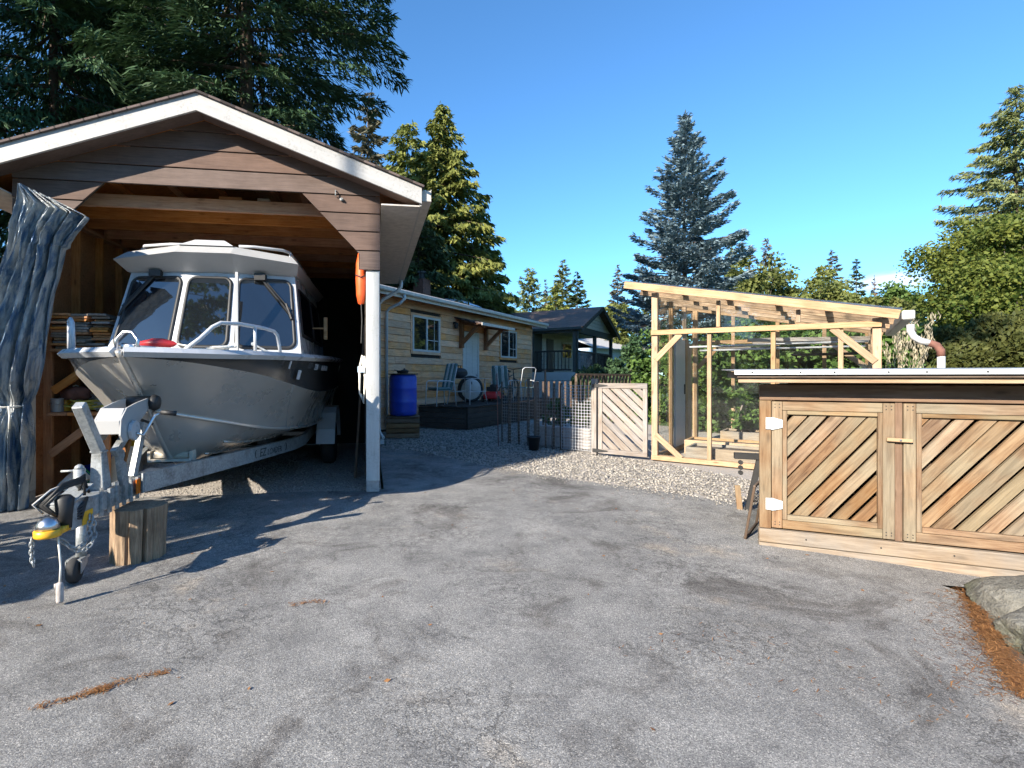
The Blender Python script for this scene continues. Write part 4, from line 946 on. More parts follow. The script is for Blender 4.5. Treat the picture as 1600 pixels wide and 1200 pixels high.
g = MB(); g.tube([(.52, -.15, 1.66), (.66, -.16, 1.585), (.78, -.14, 1.53)], .011, 6); g.lathe([(.02, 0), (.02, .03)], (.52, -.13, 1.66), (0, -1, 0), 8); g.build('hatch_stay', MT['galv'], bt)
# bow fittings: roller chock, rope, red float, cleats
g = MB(); g.tube([(-.07, -1.80, 1.50), (-.075, -1.79, 1.58), (-.03, -1.78, 1.64), (.03, -1.78, 1.64), (.075, -1.79, 1.58), (.07, -1.80, 1.50)], .014, 8); g.tube([(-.05, -1.75, 1.53), (.05, -1.75, 1.53)], .03, 10); g.build('bow_chock', MT['steel'], bt, True)
fl = local_thing(BOF, 'boat_float', 'pointed red float lying on the bow deck', 'float', (.13, -1.52, 1.595), -12)
MB().lathe([(.0, 0), (.022, .03), (.045, .12), (.045, .2), (.022, .29), (.0, .32)], (-.2, 0, -.025), (1, .1, 0), 12).build('float_body', MT['red'], fl, True)
MB().tube([(.115, .03, -.025), (.17, .04, -.035), (.21, .01, -.04)], .006, 6).build('eye_loop', MT['rope'], fl)
rg = random.Random(9); g = MB()
for k in range(7):
    cx, cy = .42 + .02 * k, -1.22 + rg.uniform(-.06, .06)
    g.tube([(cx + .07 * math.cos(a + k), cy + .05 * math.sin(a + k), 1.535 + .006 * k) for a in np.linspace(0, 6, 11)], .008, 5)
g.tube([(.02, -1.72, 1.54), (.14, -1.62, 1.53), (.28, -1.5, 1.53), (.40, -1.3, 1.54)], .009, 5)
for k in range(5):
    g.tube([(-.30 + .06 * math.cos(a + k), -1.45 + .04 * math.sin(a + k) + .02 * k, 1.525 + .005 * k) for a in np.linspace(0, 6, 11)], .008, 5)
ro = g.build('mooring_rope', MT['rope'], None, True)
ro.location = (BOF[0][0], BOF[0][1], 0); ro.rotation_euler = (0, 0, R(7.8)); tag(ro, 'white mooring rope coiled on the bow deck of the boat', 'rope')
def text_obj(name, s, size, mat, parent, m, ext=.002, shear=0.0):
    cu = bpy.data.curves.new(name, 'FONT'); cu.body = s; cu.size = size; cu.extrude = ext; cu.shear = shear; cu.align_x = 'LEFT'; cu.resolution_u = 2
    tmp = bpy.data.objects.new(name + '_tmp', cu); COL.objects.link(tmp)
    dg = bpy.context.evaluated_depsgraph_get(); me = bpy.data.meshes.new_from_object(tmp.evaluated_get(dg))
    bpy.data.objects.remove(tmp, do_unlink=True); me.name = name; me.materials.clear(); me.materials.append(mat)
    o = bpy.data.objects.new(name, me); link(o, parent); o.matrix_basis = m
    return o
def hull_pt(yq, f):
    """point and frame on the right hull side between gunwale (f=0) and paint line (f=1)"""
    def pt(y):
        a = np.array([np.interp(y, gun[:, 1], gun[:, k]) for k in range(3)]); b_ = np.array([np.interp(y, pnt[:, 1], pnt[:, k]) for k in range(3)]); return vec(a * (1 - f) + b_ * f), vec(a - b_)
    p, up = pt(yq); p2, _ = pt(yq + .05); x = (p2 - p).normalized(); z = x.cross(up).normalized(); y = z.cross(x)
    m = Matrix((x, y, z)).transposed().to_4x4(); m.translation = p + z * .022; return m
text_obj('hull_number', '220', .10, MT['boat_white'], bt, hull_pt(.15, .36), shear=.25)
g = MB()
for k in range(9): g.prism([(k * .045, 0, 0), (k * .045 + .022, 0, 0), (k * .045 + .045 - .01 * (k % 3), .055 + .01 * (k % 2), 0), (k * .045 + .023, .055 + .01 * (k % 2), 0)], (0, 0, .004))
o = g.build('hull_lettering', MT['boat_grey'], bt); o.matrix_basis = hull_pt(.50, .36)
m = hull_pt(-.35, .62); g = MB(); g.box(-.03, .05, -.05, .05, 0, .008); o = g.build('hull_fitting', MT['boat_white'], bt, bevel=.003); o.matrix_basis = m
m = hull_pt(-.62, .35); g = MB(); g.box(-.012, .012, -.03, .05, 0, .008); o = g.build('hull_fitting', MT['boat_white'], bt); o.matrix_basis = m

# ================================================================== TRAILER
tr = local_thing(BOF, 'boat_trailer', 'galvanised steel boat trailer with bent winch post and jack wheel', 'trailer', (0, 0, 0))
b = MB(); b.box(-.055, .055, -2.42, -1.30, .42, .545); b.build('tongue', MT['galv'], tr, bevel=.006)
for sd in (1, -1):
    g = MB(); P = [(sd * .07, -1.72, .505), (sd * .50, -.35, .49), (sd * .80, .75, .475), (sd * .87, 1.15, .485), (sd * .87, 3.5, .56)]
    for i in range(4): g.beam(P[i], P[i + 1], .145 if i < 3 else .13, .055)
    g.build('frame_rail', MT['galv'], tr)
for k in range(6):
    yy = -2.28 + k * .10
    MB().box(.056, .074, yy - .012, yy + .012, .40, .56).build('clamp_plate', MT['galv'], tr)
    if k % 2 == 0:
        MB().tube([(.064, yy, .56), (.064, yy, .585)], .012, 6).build('bolt', MT['steel'], tr)
b = MB(); b.prism([(.077, -1.74, .43), (.10, -1.64, .43), (.10, -1.64, .58), (.077, -1.74, .58)], (.012, -.004, 0)); b.build('end_plate', MT['galv'], tr)
b = MB(); b.box(.078, .09, -1.84, -1.78, .44, .55); b.build('side_marker', MT['amber'], tr, bevel=.004)
for yy, zz, hw in ((-.55, .47, .42), (.60, .46, .76), (2.0, .50, .85), (3.3, .54, .85)):
    MB().box(-hw, hw, yy - .035, yy + .035, zz - .055, zz - .005).build('cross_member', MT['galv'], tr)
g = MB(); g.box(-.18, .18, -1.02, -.98, .55, .572); g.tube([(-.15, -.95, .60), (.15, -.95, .60)], .032, 10); g.box(-.19, -.165, -1.0, -.90, .54, .64); g.box(.165, .19, -1.0, -.90, .54, .64); g.build('keel_roller', MT['paper'], tr)
for sd in (1, -1): board('bunk', (sd * .52, .3, .545), (sd * .52, 3.3, .575), .12, .05, MT['old_plank'], tr, up=(1, 0, 0))
# coupler with lock dome, wiring and chains
b = MB(); b.box(-.062, .062, -2.60, -2.36, .40, .55); b.prism([(-.062, -2.60, .55), (.062, -2.60, .55), (.062, -2.36, .62), (-.062, -2.36, .62)], (0, .001, .012)); b.build('coupler', MT['galv'], tr, bevel=.006)
MB().box(.0635, .068, -2.50, -2.39, .40, .48).build('caution_label', MT['yellow'], tr)
o = MB().lathe([(.064, 0), (.067, .012), (.067, .036), (.058, .042)], (0, -2.72, .405), seg=20); o.box(-.055, .055, -2.69, -2.60, .408, .44); o.build('coupler_lock', MT['yellow'], tr, True)
MB().lathe([(.058, .0), (.055, .028), (.042, .052), (.022, .066), (0, .07)], (0, -2.72, .447), seg=18).build('coupler_dome', MT['steel'], tr, True)
MB().lathe([(.04, 0), (.045, .1), (.05, .17), (.03, .19), (0, .19)], (.02, -2.60, .42), seg=12).build('coupler_latch', MT['black'], tr, True)
rg = random.Random(3); g = MB()
for k in range(5):
    g.tube([(.03 + rg.uniform(-.04, .05), -2.36 - .03 * k, .58), (.05, -2.45, .66 + .01 * k), (.02, -2.62, .65 + rg.uniform(-.03, .03)), (-.05 + rg.uniform(-.04, .04), -2.68, .57), (.02, -2.62, .47), (.07, -2.52, .45 + .02 * k), (.06, -2.44, .56)], .0085, 6)
g.build('wiring', MT['black'], tr, True)
g = MB()
for k in range(3):
    g.tube([(.0 + .02 * k, -2.40, .60), (.02, -2.50, .655 + .01 * k), (-.03, -2.64, .65), (-.09, -2.70, .58), (-.06, -2.66, .52)], .006, 6)
g.build('pale_cable', MT['boat_grey'], tr, True)
def chain(name, pts, parent, r=.017, w=.0045):
    P = smooth_curve(pts, max(8, int(sum((vec(pts[i + 1]) - vec(pts[i])).length for i in range(len(pts) - 1)) / .032)))
    g = MB()
    for i in range(len(P) - 1):
        a, c = vec(P[i]), vec(P[i + 1]); d = (c - a).normalized(); s = d.cross(Vector((1, .3, .2))).normalized()
        if i % 2: s = d.cross(s)
        mid = (a + c) / 2; g.tube([mid + d * (r * 1.35 * math.cos(q)) + s * (r * .75 * math.sin(q)) for q in np.linspace(0, 6.283, 9)], w, 5, False)
    return g.build(name, MT['galv'], parent, True)
chain('safety_chain', [(.07, -2.43, .45), (.10, -2.50, .34), (.08, -2.60, .29), (.04, -2.66, .36), (.0, -2.70, .40)], tr)
chain('safety_chain', [(.07, -2.40, .44), (.11, -2.46, .31), (.09, -2.56, .26), (.06, -2.64, .33), (.02, -2.69, .40)], tr)
chain('hook_chain', [(-.07, -2.74, .40), (-.07, -2.74, .30), (-.06, -2.74, .25)], tr, .014)
g = MB(); g.tube([(.04, -2.70, .40), (.05, -2.70, .30), (.05, -2.69, .22), (.045, -2.69, .13)], .0055, 6); g.build('lock_cable', MT['rope'], tr, True)
g = MB(); g.lathe([(.017, 0), (.019, .015), (.019, .085), (.016, .11), (.008, .115), (0, .115)], (.045, -2.69, .018), seg=14); g.box(.018, .03, -2.697, -2.683, .10, .125); g.build('trailer_plug', MT['concrete'], tr, True)
# jack
g = MB(); g.tube([(-.10, -2.22, .70), (-.10, -2.22, .34)], .034, 14); g.lathe([(.03, 0), (.024, .02), (.01, .03), (0, .03)], (-.10, -2.22, .70), seg=12); g.tube([(-.10, -2.22, .69), (-.20, -2.24, .69)], .008, 6); g.box(-.09, -.05, -2.26, -2.18, .44, .54); g.build('jack_outer_tube', MT['galv'], tr, True)
g = MB(); g.tube([(-.06, -2.27, .40), (-.055, -2.285, .13)], .031, 14); g.build('jack_inner_tube', MT['galv'], tr, True)
g = MB(); g.prism([(-.03, -2.27, .15), (-.02, -2.36, .14), (-.02, -2.36, .06), (-.03, -2.27, .10)], (.006, 0, 0)); g.prism([(-.10, -2.27, .15), (-.11, -2.36, .14), (-.11, -2.36, .06), (-.10, -2.27, .10)], (.006, 0, 0)); g.box(-.105, -.02, -2.36, -2.25, .135, .15); g.build('caster_fork', MT['galv'], tr)
g = MB(); g.lathe([(.03, -.028), (.068, -.028), (.078, -.014), (.078, .014), (.068, .028), (.03, .028)], (-.062, -2.345, .079), (1, .12, 0), 22); g.build('jack_wheel', MT['tyre'], tr, True)
# winch stand: bent post, brace legs, winch head, strap roller, crank
g = MB(); g.beam((-.02, -2.12, .545), (-.02, -2.14, .80), .11, .095, (0, 1, 0), .065, .068); g.beam((-.02, -2.14, .80), (-.03, -2.36, 1.13), .062, .068, (0, 1, 0)); g.box(-.062, .022, -2.18, -2.10, .795, .81); g.build('winch_post', MT['galv'], tr, bevel=.006)
g = MB(); g.prism([(.045, -2.02, .545), (.045, -1.93, .545), (.045, -2.0, .79), (.045, -2.09, .82)], (.03, 0, 0)); g.beam((.05, -2.09, .78), (.06, -1.78, 1.0), .05, .04); g.beam((.02, -1.75, .56), (.04, -1.62, .95), .05, .04); g.build('winch_brace', MT['galv'], tr)
MB().prism([(.035, -1.98, .70), (.08, -1.98, .70), (.08, -1.90, .84), (.035, -1.90, .84)], (0, -.03, .02)).build('rubber_stop', MT['bracket'], tr)
g = MB()
for sx in (-.085, .075):
    P = [(-2.08, .90), (-2.04, .85), (-1.95, .86), (-1.80, .97), (-1.62, 1.07), (-1.58, 1.12), (-1.66, 1.14), (-1.84, 1.115), (-1.99, 1.085), (-2.07, 1.01)]
    g.prism([(sx, y_, z_) for y_, z_ in P], (.012, 0, 0))
g.prism([(-.073, -2.075, .91), (-.073, -2.075, 1.0), (-.073, -2.0, 1.085), (-.073, -1.99, 1.075), (-.073, -2.06, .995), (-.073, -2.06, .91)], (.148, 0, 0)); g.build('winch_housing', MT['boat_grey'], tr)
MB().tube([(-.07, -1.93, .985), (.072, -1.93, .985)], .055, 16).build('strap_drum', MT['steel'], tr, True)
g = MB(); g.lathe([(.062, 0), (.072, .004), (.072, .03), (.0, .03)], (.088, -1.92, .92), (1, 0, 0), 8); g.build('winch_gear_cover', MT['boat_white'], tr)
g = MB(); g.tube([(.12, -1.92, .90), (.15, -1.88, .88), (.19, -1.85, .97), (.21, -1.83, 1.02), (.24, -1.80, 1.04)], .011, 8); g.build('crank_arm', MT['steel'], tr, True)
MB().tube([(.24, -1.80, 1.042), (.34, -1.78, 1.03)], [.017, .019], 10).build('crank_grip', MT['black'], tr, True)
g = MB(); g.tube([(-.09, -1.60, 1.105), (.10, -1.60, 1.105)], .052, 14); g.lathe([(.06, 0), (.066, .015), (.05, .045), (.02, .05), (0, .05)], (.10, -1.60, 1.105), (1, 0, 0), 16); g.build('bow_roller', MT['black'], tr, True)
MB().tube([(0, -1.88, 1.03), (0, -1.62, .98), (0, -1.36, .92)], .012, 6).build('winch_strap', MT['black'], tr)
# fenders and wheels
for sd in (1, -1):
    g = MB(); xs = (sd * .98, sd * 1.24); yc, zc, rad = 2.12, .34, .43
    prof = [(-.56, .30), (-.50, .50), (-.34, .72), (-.22, .79), (.22, .80), (.36, .72), (.52, .50), (.58, .30)]
    P = [(yc + a, b_ + .06) for a, b_ in prof]
    for i in range(len(P) - 1):
        q = [(xs[0], *P[i]), (xs[1], *P[i]), (xs[1], *P[i + 1]), (xs[0], *P[i + 1])]; nv = (vec(q[1]) - vec(q[0])).cross(vec(q[3]) - vec(q[0])).normalized() * .008
        g.prism(q, nv)
    g.build('fender', MT['boat_grey'], tr, bevel=.0)
    w = MB(); w.lathe([(.19, -.095), (.29, -.10), (.325, -.07), (.33, 0), (.325, .07), (.29, .10), (.19, .095)], (sd * 1.11, 2.12, .33), (1, 0, 0), 28); wh = w.build('wheel', MT['tyre'], tr, True)
    w = MB(); w.lathe([(.19, -.06), (.185, .06), (.10, .085), (.06, .09), (.0, .09)], (sd * 1.11, 2.12, .33), (sd, 0, 0), 20); w.build('rim', MT['boat_white'], wh, True)
a0, a1 = vec((.50, -.35, .49)), vec((.80, .75, .475)); xd_ = (a1 - a0).normalized(); zn = xd_.cross(Vector((0, 0, 1))).normalized(); yd_ = zn.cross(xd_)
m = Matrix((xd_, yd_, zn)).transposed().to_4x4(); m.translation = a0 + xd_ * .22 + zn * .030 - yd_ * .040
text_obj('rail_lettering', 'EZ', .125, MT['black'], tr, m, .001, .2)
m2 = m.copy(); m2.translation = m.translation + xd_ * .175; text_obj('rail_lettering', 'LOADER', .092, MT['black'], tr, m2, .001, .2)
g = MB()
for dx, sg in ((-.06, -1), (.62, 1)):
    g.tube([a0 + xd_ * (.22 + dx + sg * .03 * math.cos(q)) + zn * .0305 + yd_ * (.045 * math.sin(q)) for q in np.linspace(-1.2, 1.2, 8)], .005, 4)
g.build('rail_mark', MT['black'], tr)

# the block under the tongue: a split upright round of log
def log_mat():
    m, n, l, b = new_mat('split_log')
    tc = n.new('ShaderNodeTexCoord'); mp = n.new('ShaderNodeMapping'); mp.inputs['Scale'].default_value = (16, 16, 1.2); l.new(tc.outputs['Object'], mp.inputs[0])
    a = noise(n, l, mp.outputs[0], 2.5, 8, .7, .5); c = noise(n, l, tc.outputs['Object'], 6, 4)
    r = ramp(n, [(.28, (.10, .065, .04)), (.5, (.27, .19, .125)), (.72, (.42, .32, .22))]); l.new(a.outputs['Fac'], r.inputs[0])
    mx = n.new('ShaderNodeMixRGB'); mx.blend_type = 'MULTIPLY'; mx.inputs[0].default_value = .6; r2 = ramp(n, [(.35, (.55, .5, .45)), (.65, (1.15, 1.1, 1.05))]); l.new(c.outputs['Fac'], r2.inputs[0]); l.new(r.outputs[0], mx.inputs[1]); l.new(r2.outputs[0], mx.inputs[2]); l.new(mx.outputs[0], b.inputs['Base Color'])
    b.inputs['Roughness'].default_value = .85; bump(n, l, a.outputs['Fac'], b, .6, .012); return m
MT['log'] = log_mat()
V = []; F = []; NA, NZ = 72, 6
for j in range(NZ + 1):
    z = .375 * j / NZ
    for i in range(NA):
        a = 2 * math.pi * i / NA; rr_ = .185 + .008 * math.sin(3 * a + 1) + .005 * math.sin(11 * a) + .004 * math.sin(23 * a + z * 9) + .006 * (z / .42)
        for ac, wd, dp in ((5.15, .045, .055), (4.55, .03, .018), (5.6, .03, .014), (1.0, .05, .04)):
            rr_ -= dp * math.exp(-((a - ac - .10 * (z - .2)) / wd) ** 2)
        V.append((rr_ * math.cos(a) * 1.05 + .03 * (z - .2), rr_ * math.sin(a), z))
for j in range(NZ):
    for i in range(NA): F.append((j * NA + i, j * NA + (i + 1) % NA, (j + 1) * NA + (i + 1) % NA, (j + 1) * NA + i))
F += [tuple(range(NA - 1, -1, -1)), tuple(NZ * NA + i for i in range(NA))]
o = mesh_obj('log_block', V, F, MT['log']); tag(o, 'upright split log block propping up the trailer tongue', 'log')
p = local_thing  # keep name
ca, sa = math.cos(R(7.8)), math.sin(R(7.8)); lx, ly = .12, -1.90
o.location = (BOF[0][0] + lx * ca - ly * sa, BOF[0][1] + lx * sa + ly * ca, .0); o.rotation_euler = (0, 0, R(20)); o.scale = (.88, .88, 1)

# ================================================================== WOOD-SIDED HOUSE
HF = ((-.788, 13.57), 57.4)
ho = local_thing(HF, 'wood_house', 'low house with honey coloured wood siding and white framed windows', 'house', (0, 0, 0))
X0, X1, ZE = -3.2, 7.42, 3.30
wins = [(-.27, 1.01, 1.99, 2.93), (4.76, 6.05, 1.99, 2.95)]
doorx = (2.36, 3.18)
rr = random.Random(21)
MB().box(X0, X1, .03, .12, 0, ZE + .1).build('wall', MT['shade_black'], ho)  # black behind the siding, gap shade put into the colour
MB().box(X1 - .08, X1, .121, 7, 0, ZE + .05).build('end_wall', MT['house_siding'], ho)
holes = [(w[0] - .07, w[1] + .07, w[2] - .08, w[3] + .07) for w in wins] + [(doorx[0] - .09, doorx[1] + .09, -1, 2.72)]
z = .05
while z < ZE:
    z1 = min(z + .178, ZE + .02)
    segs = [(X0, X1 - .03)]
    for hx0, hx1, hz0, hz1 in holes:
        if z1 > hz0 + .03 and z < hz1 - .03:
            ns = []
            for a, c in segs:
                if hx0 > a and hx0 < c: ns.append((a, hx0))
                if hx1 > a and hx1 < c: ns.append((hx1, c))
                if not (hx0 < c and hx1 > a): ns.append((a, c))
            segs = ns
    out = []
    for a, c in segs:
        if c - a > 4.5:
            q = a + rr.uniform(.35, .65) * (c - a); out += [(a, q - .004), (q + .004, c)]
        else: out.append((a, c))
    for a, c in out:
        if c - a > .04: panel('siding_board', [(a, z + .004), (c, z + .004 + rr.uniform(-.006, .006)), (c, z1), (a, z1)], -.022, .03, MT['house_siding'], ho, 0, .006)
    z += .178
board('corner_trim', (X1 - .015, -.005, 0), (X1 - .015, -.005, ZE), .06, .05, MT['house_siding'], ho, up=(1, 0, 0))
for (a, c, z0, z1) in wins:
    f = MB(); fw = .055
    f.box(a, c, -.035, .03, z1 - fw, z1); f.box(a, c, -.035, .03, z0, z0 + fw); f.box(a, a + fw, -.034, .03, z0 + fw, z1 - fw); f.box(c - fw, c, -.034, .03, z0 + fw, z1 - fw); mid = a + (c - a) * .50; f.box(mid - .03, mid + .03, -.036, .02, z0 + fw, z1 - fw)
    wv = f.build('window_frame', MT['white_paint'], ho)
    MB().box(a + fw, mid - .03, -.012, -.004, z0 + fw, z1 - fw).build('pane', MT['pane'], wv)
    MB().box(mid + .03, c - fw, .002, .010, z0 + fw, z1 - fw).build('pane', MT['pane'], wv)
    mt = MB(); mt.box(mid + .03, c - fw, -.008, .001, (z0 + z1) * .5 - .16, (z0 + z1) * .5 - .14); mt.box((mid + c) / 2 + .06, (mid + c) / 2 + .075, -.008, .001, z0 + fw, z1 - fw); mt.build('muntin', MT['white_paint'], wv)
    tr_ = MB(); tr_.box(a - .06, a - .002, -.02, .03, z0 - .07, z1 + .06); tr_.box(c + .002, c + .06, -.02, .03, z0 - .07, z1 + .06); tr_.box(a - .002, c + .002, -.02, .03, z1 + .002, z1 + .06); tr_.box(a - .002, c + .002, -.03, .03, z0 - .07, z0 - .002); tr_.build('casing', MT['house_siding'], wv)
d = MB(); d.box(doorx[0], doorx[1], -.01, .05, .60, 2.62); dr = d.build('door', MT['white_paint'], ho)
for r0, r1 in ((.74, 1.27), (1.42, 2.47)):
    for q in range(2):
        xx = doorx[0] + .11 + q * .36; MB().box(xx, xx + .25, -.018, -.009, r0, r1).build('door_panel', MT['white_paint'], dr, bevel=.008)
MB().lathe([(.025, 0), (.028, .03), (0, .05)], (doorx[1] - .07, -.01, 1.38), (0, -1, 0), 10).build('handle', MT['steel'], dr)
f = MB(); f.box(doorx[0] - .085, doorx[0] - .004, -.02, .05, .58, 2.70); f.box(doorx[1] + .004, doorx[1] + .085, -.02, .05, .58, 2.70); f.box(doorx[0] - .004, doorx[1] + .004, -.02, .05, 2.625, 2.70); f.build('door_casing', MT['white_paint'], dr)
# little awning on timber brackets
for xx in (2.10, 3.62):
    g = MB(); g.box(xx - .06, xx + .06, -.13, -.024, 2.18, 3.02); g.beam((xx, -.10, 2.93), (xx, -.85, 2.80), .12, .11); g.beam((xx, -.09, 2.32), (xx, -.62, 2.80), .10, .10); g.build('awning_bracket', MT['bracket'], ho)
slab('awning_roof', (1.80, -.92, 2.86), (1, 0, 0), (0, .97, .24), 2.15, .98, .045, MT['roof'], ho)
MB().box(1.80, 3.95, -.94, -.915, 2.79, 2.87).build('awning_fascia', MT['soffit'], ho)
for k in range(4): MB().box(1.82, 3.93, -.80 + k * .2, -.66 + k * .2, 2.825 + k * .048, 2.835 + k * .048).build('awning_board', MT['bracket'], ho)
g = MB(); g.lathe([(.03, 0), (.05, .02), (.07, .10), (.055, .16), (0, .18)], (1.74, -.11, 2.72), seg=12); g.box(1.71, 1.77, -.10, -.023, 2.86, 2.92); g.build('wall_lamp', MT['black'], ho)
# eave, gutter, roof
MB().box(X0, X1 + .45, -.46, -.43, 3.20, 3.385).build('eave_fascia', MT['soffit'], ho)
MB().box(X0, X1 + .42, -.428, .03, 3.29, 3.305).build('soffit', MT['bracket'], ho)
g = MB(); g.box(X0, X1 + .40, -.56, -.465, 3.27, 3.375); g.build('gutter', MT['soffit'], ho, bevel=.02)
MB().tube([(-1.25, -.51, 3.27), (-1.25, -.51, 3.18), (-1.30, -.42, 3.07), (-1.36, -.15, 2.96), (-1.38, -.07, 2.88), (-1.38, -.07, .1)], .036, 10).build('downspout', MT['metal_white'], ho, True)
slab('roof', (X0, -.50, 3.40), (1, 0, 0), (0, 1, .235), X1 + .45 - X0, 4.2, .03, MT['roof'], ho)
slab('roof', (X1 + .45, 7.70, 3.40), (-1, 0, 0), (0, -1, .235), X1 + .45 - X0, 4.2, .03, MT['roof'], ho)
MB().prism([(X1, .0, ZE), (X1, 7.2, ZE), (X1, 3.6, 4.25)], (-.05, 0, 0)).build('gable', MT['house_siding'], ho)
g = MB(); g.box(4.05, 4.50, 2.7, 3.15, 3.9, 4.86); ch = g.build('chimney', MT['brick'], ho)
g = MB(); g.lathe([(.10, 0), (.10, .22), (.15, .23), (.15, .30), (0, .33)], (4.27, 2.92, 4.86), seg=14); g.build('flue', MT['black'], ch)
V = []; F = []
for j in range(9):
    for i in range(17):
        a = math.pi * i / 16; V.append((6.1 - 1.35 * math.cos(a), 1.9 + .9 * (j / 8), 3.40 + .235 * (2.4 + .9 * j / 8) + .22 * math.sin(a) * (1 - (j / 8 * 2 - 1) ** 4 * .5)))
for j in range(8):
    for i in range(16): F.append((j * 17 + i, j * 17 + i + 1, (j + 1) * 17 + i + 1, (j + 1) * 17 + i))
o = mesh_obj('skylight', V, F, MT['skylight'], ho, True); md = o.modifiers.new('t', 'SOLIDIFY'); md.thickness = .02

# deck in front of the house
dk = local_thing(HF, 'deck', 'low dark plank deck in front of the wood house', 'deck', (0, 0, 0))
for k in range(10):
    board('deck_plank', (-.05, -1.47 + k * .148, .565), (6.4, -1.47 + k * .148, .565), .14, .035, MT['old_plank'], dk, up=(0, 1, 0))
for zz in (.045, .178, .311, .444):
    board('skirt_board', (0, -1.50, zz + .03), (6.38, -1.50, zz + .03), .128, .03, MT['old_plank'], dk)
    board('skirt_board', (-.01, -1.47, zz + .03), (-.01, -.03, zz + .03), .128, .03, MT['old_plank'], dk)
for xx in (.1, 2, 4, 6.2): board('post', (xx, -1.4, 0), (xx, -1.4, .53), .09, .09, MT['old_plank'], dk, up=(1, 0, 0))

def patio_chair(label, loc, rot, cushion=True):
    t = local_thing(HF, 'patio_chair', label, 'chair', loc, rot, 'patio chairs on the deck')
    for sx in (-.27, .27):
        g = MB(); g.tube([(sx, -.28, 0), (sx, -.27, .30), (sx, -.25, .60), (sx, -.20, .635), (sx, .10, .63), (sx, .24, .60), (sx, .27, .40), (sx, .30, 0)], .014, 8); g.build('leg_frame', MT['boat_white'], t, True)
    g = MB(); g.tube([(-.25, .20, .40), (-.25, .34, .98), (-.18, .36, 1.03), (.18, .36, 1.03), (.25, .34, .98), (.25, .20, .40)], .013, 8); g.build('back_frame', MT['boat_white'], t, True)
    g = MB(); g.box(-.26, .26, -.25, .22, .39, .41); g.build('seat', MT['cush_a'], t)
    if cushion:
        for k in range(5):
            g = MB(); x0 = -.24 + k * .096; g.box(x0, x0 + .095, 0, .07, 0, .68); o = g.build('back_cushion', MT['cush_b'] if k % 2 else MT['cush_a'], t, bevel=.02); o.location = (0, .16, .43); o.rotation_euler = (R(-14), 0, 0)
        g = MB(); g.box(-.24, .24, -.25, .18, .412, .47); g.build('seat_cushion', MT['cush_a'], t, bevel=.02)
    return t
patio_chair('patio chair with green striped cushion next to the blue barrel', (-.02, -.72, .583), -115)
patio_chair('patio chair with striped cushion behind the red mower', (3.45, -.75, .583), 100)
patio_chair('bare white framed chair at the fence end of the deck', (4.1, -1.15, .583), 150, False)
t = local_thing(HF, 'patio_table', 'white tube framed patio table holding the black grill', 'table', (1.12, -.85, .583))
g = MB()
for sx, sy in ((-.42, -.32), (.42, -.32), (.42, .32), (-.42, .32)):
    MB().tube([(sx * 1.15, sy * 1.1, 0), (sx * .98, sy, .30), (sx * .95, sy, .68)], .015, 8).build('leg', MT['boat_white'], t, True)
MB().tube([(-.44, -.32, .34), (.44, -.32, .34), (.44, .32, .34), (-.44, .32, .34), (-.44, -.32, .34)], .011, 6).build('stretcher', MT['boat_white'], t)
MB().box(-.52, .52, -.40, .40, .685, .70).build('table_top', MT['boat_grey'], t, bevel=.004)
t = local_thing(HF, 'tabletop_grill', 'black dome lidded grill standing on the patio table', 'grill', (.86, -.75, 1.284))
g = MB(); g.lathe([(.12, 0), (.20, .06), (.25, .10), (.25, .12)], seg=18); o = g.build('bowl', MT['black'], t, True); o.scale = (1.15, .8, 1)
g = MB(); g.lathe([(.252, .122), (.24, .20), (.17, .26), (.0, .285)], seg=18); o = g.build('lid', MT['black'], t, True); o.scale = (1.15, .8, 1)
MB().tube([(-.07, 0, .27), (-.06, 0, .34), (.06, 0, .34), (.07, 0, .27)], .012, 6).build('handle', MT['black'], t)
t = local_thing(HF, 'covered_wheel', 'upright black rimmed wheel with white cover behind the patio table', 'wheel', (1.88, -.50, .583), -25)
MB().lathe([(.29, -.06), (.36, -.075), (.385, -.03), (.385, .03), (.36, .075), (.29, .06)], (0, 0, .387), (.25, 1, .08), 32, False).build('tyre', MT['tyre'], t, True)
MB().lathe([(.30, -.062), (.28, -.075), (0, -.085)], (0, 0, .387), (.25, 1, .08), 32, False).build('cover', MT['white_paint'], t, True)
MB().box(-.03, .02, -.095, -.09, .52, .60).build('cover_mark', MT['black'], t)
t = local_thing(HF, 'lawn_mower', 'red lawn mower with black engine on the deck', 'mower', (2.85, -.75, .583), 10)
g = MB(); g.prism([(-.40, -.22, .08), (.40, -.22, .08), (.36, -.20, .22), (.12, -.18, .30), (-.22, -.18, .30), (-.38, -.20, .20)], (0, .42, 0)); g.build('deck_housing', MT['red'], t, bevel=.03)
g = MB(); g.box(-.20, .18, -.14, .16, .31, .44); g.lathe([(.12, 0), (.12, .05), (.05, .08), (0, .08)], (0, 0, .44), seg=14); g.build('engine', MT['black'], t, bevel=.0)
for sx in (-.34, .34):
    for sy in (-.25, .23): MB().lathe([(.0, -.025), (.09, -.025), (.09, .025), (0, .025)], (sx, sy, .09), (0, 1, 0), 16).build('wheel', MT['tyre'], t)
MB().tube([(-.36, -.15, .18), (-.05, -.18, .42), (.25, -.18, .55), (.5, -.16, .72)], .014, 8).build('handle', MT['galv'], t)
MB().tube([(.05, -.24, .36), (.25, -.26, .26), (.42, -.26, .08)], .012, 6).build('yellow_strap', MT['yellow'], t)
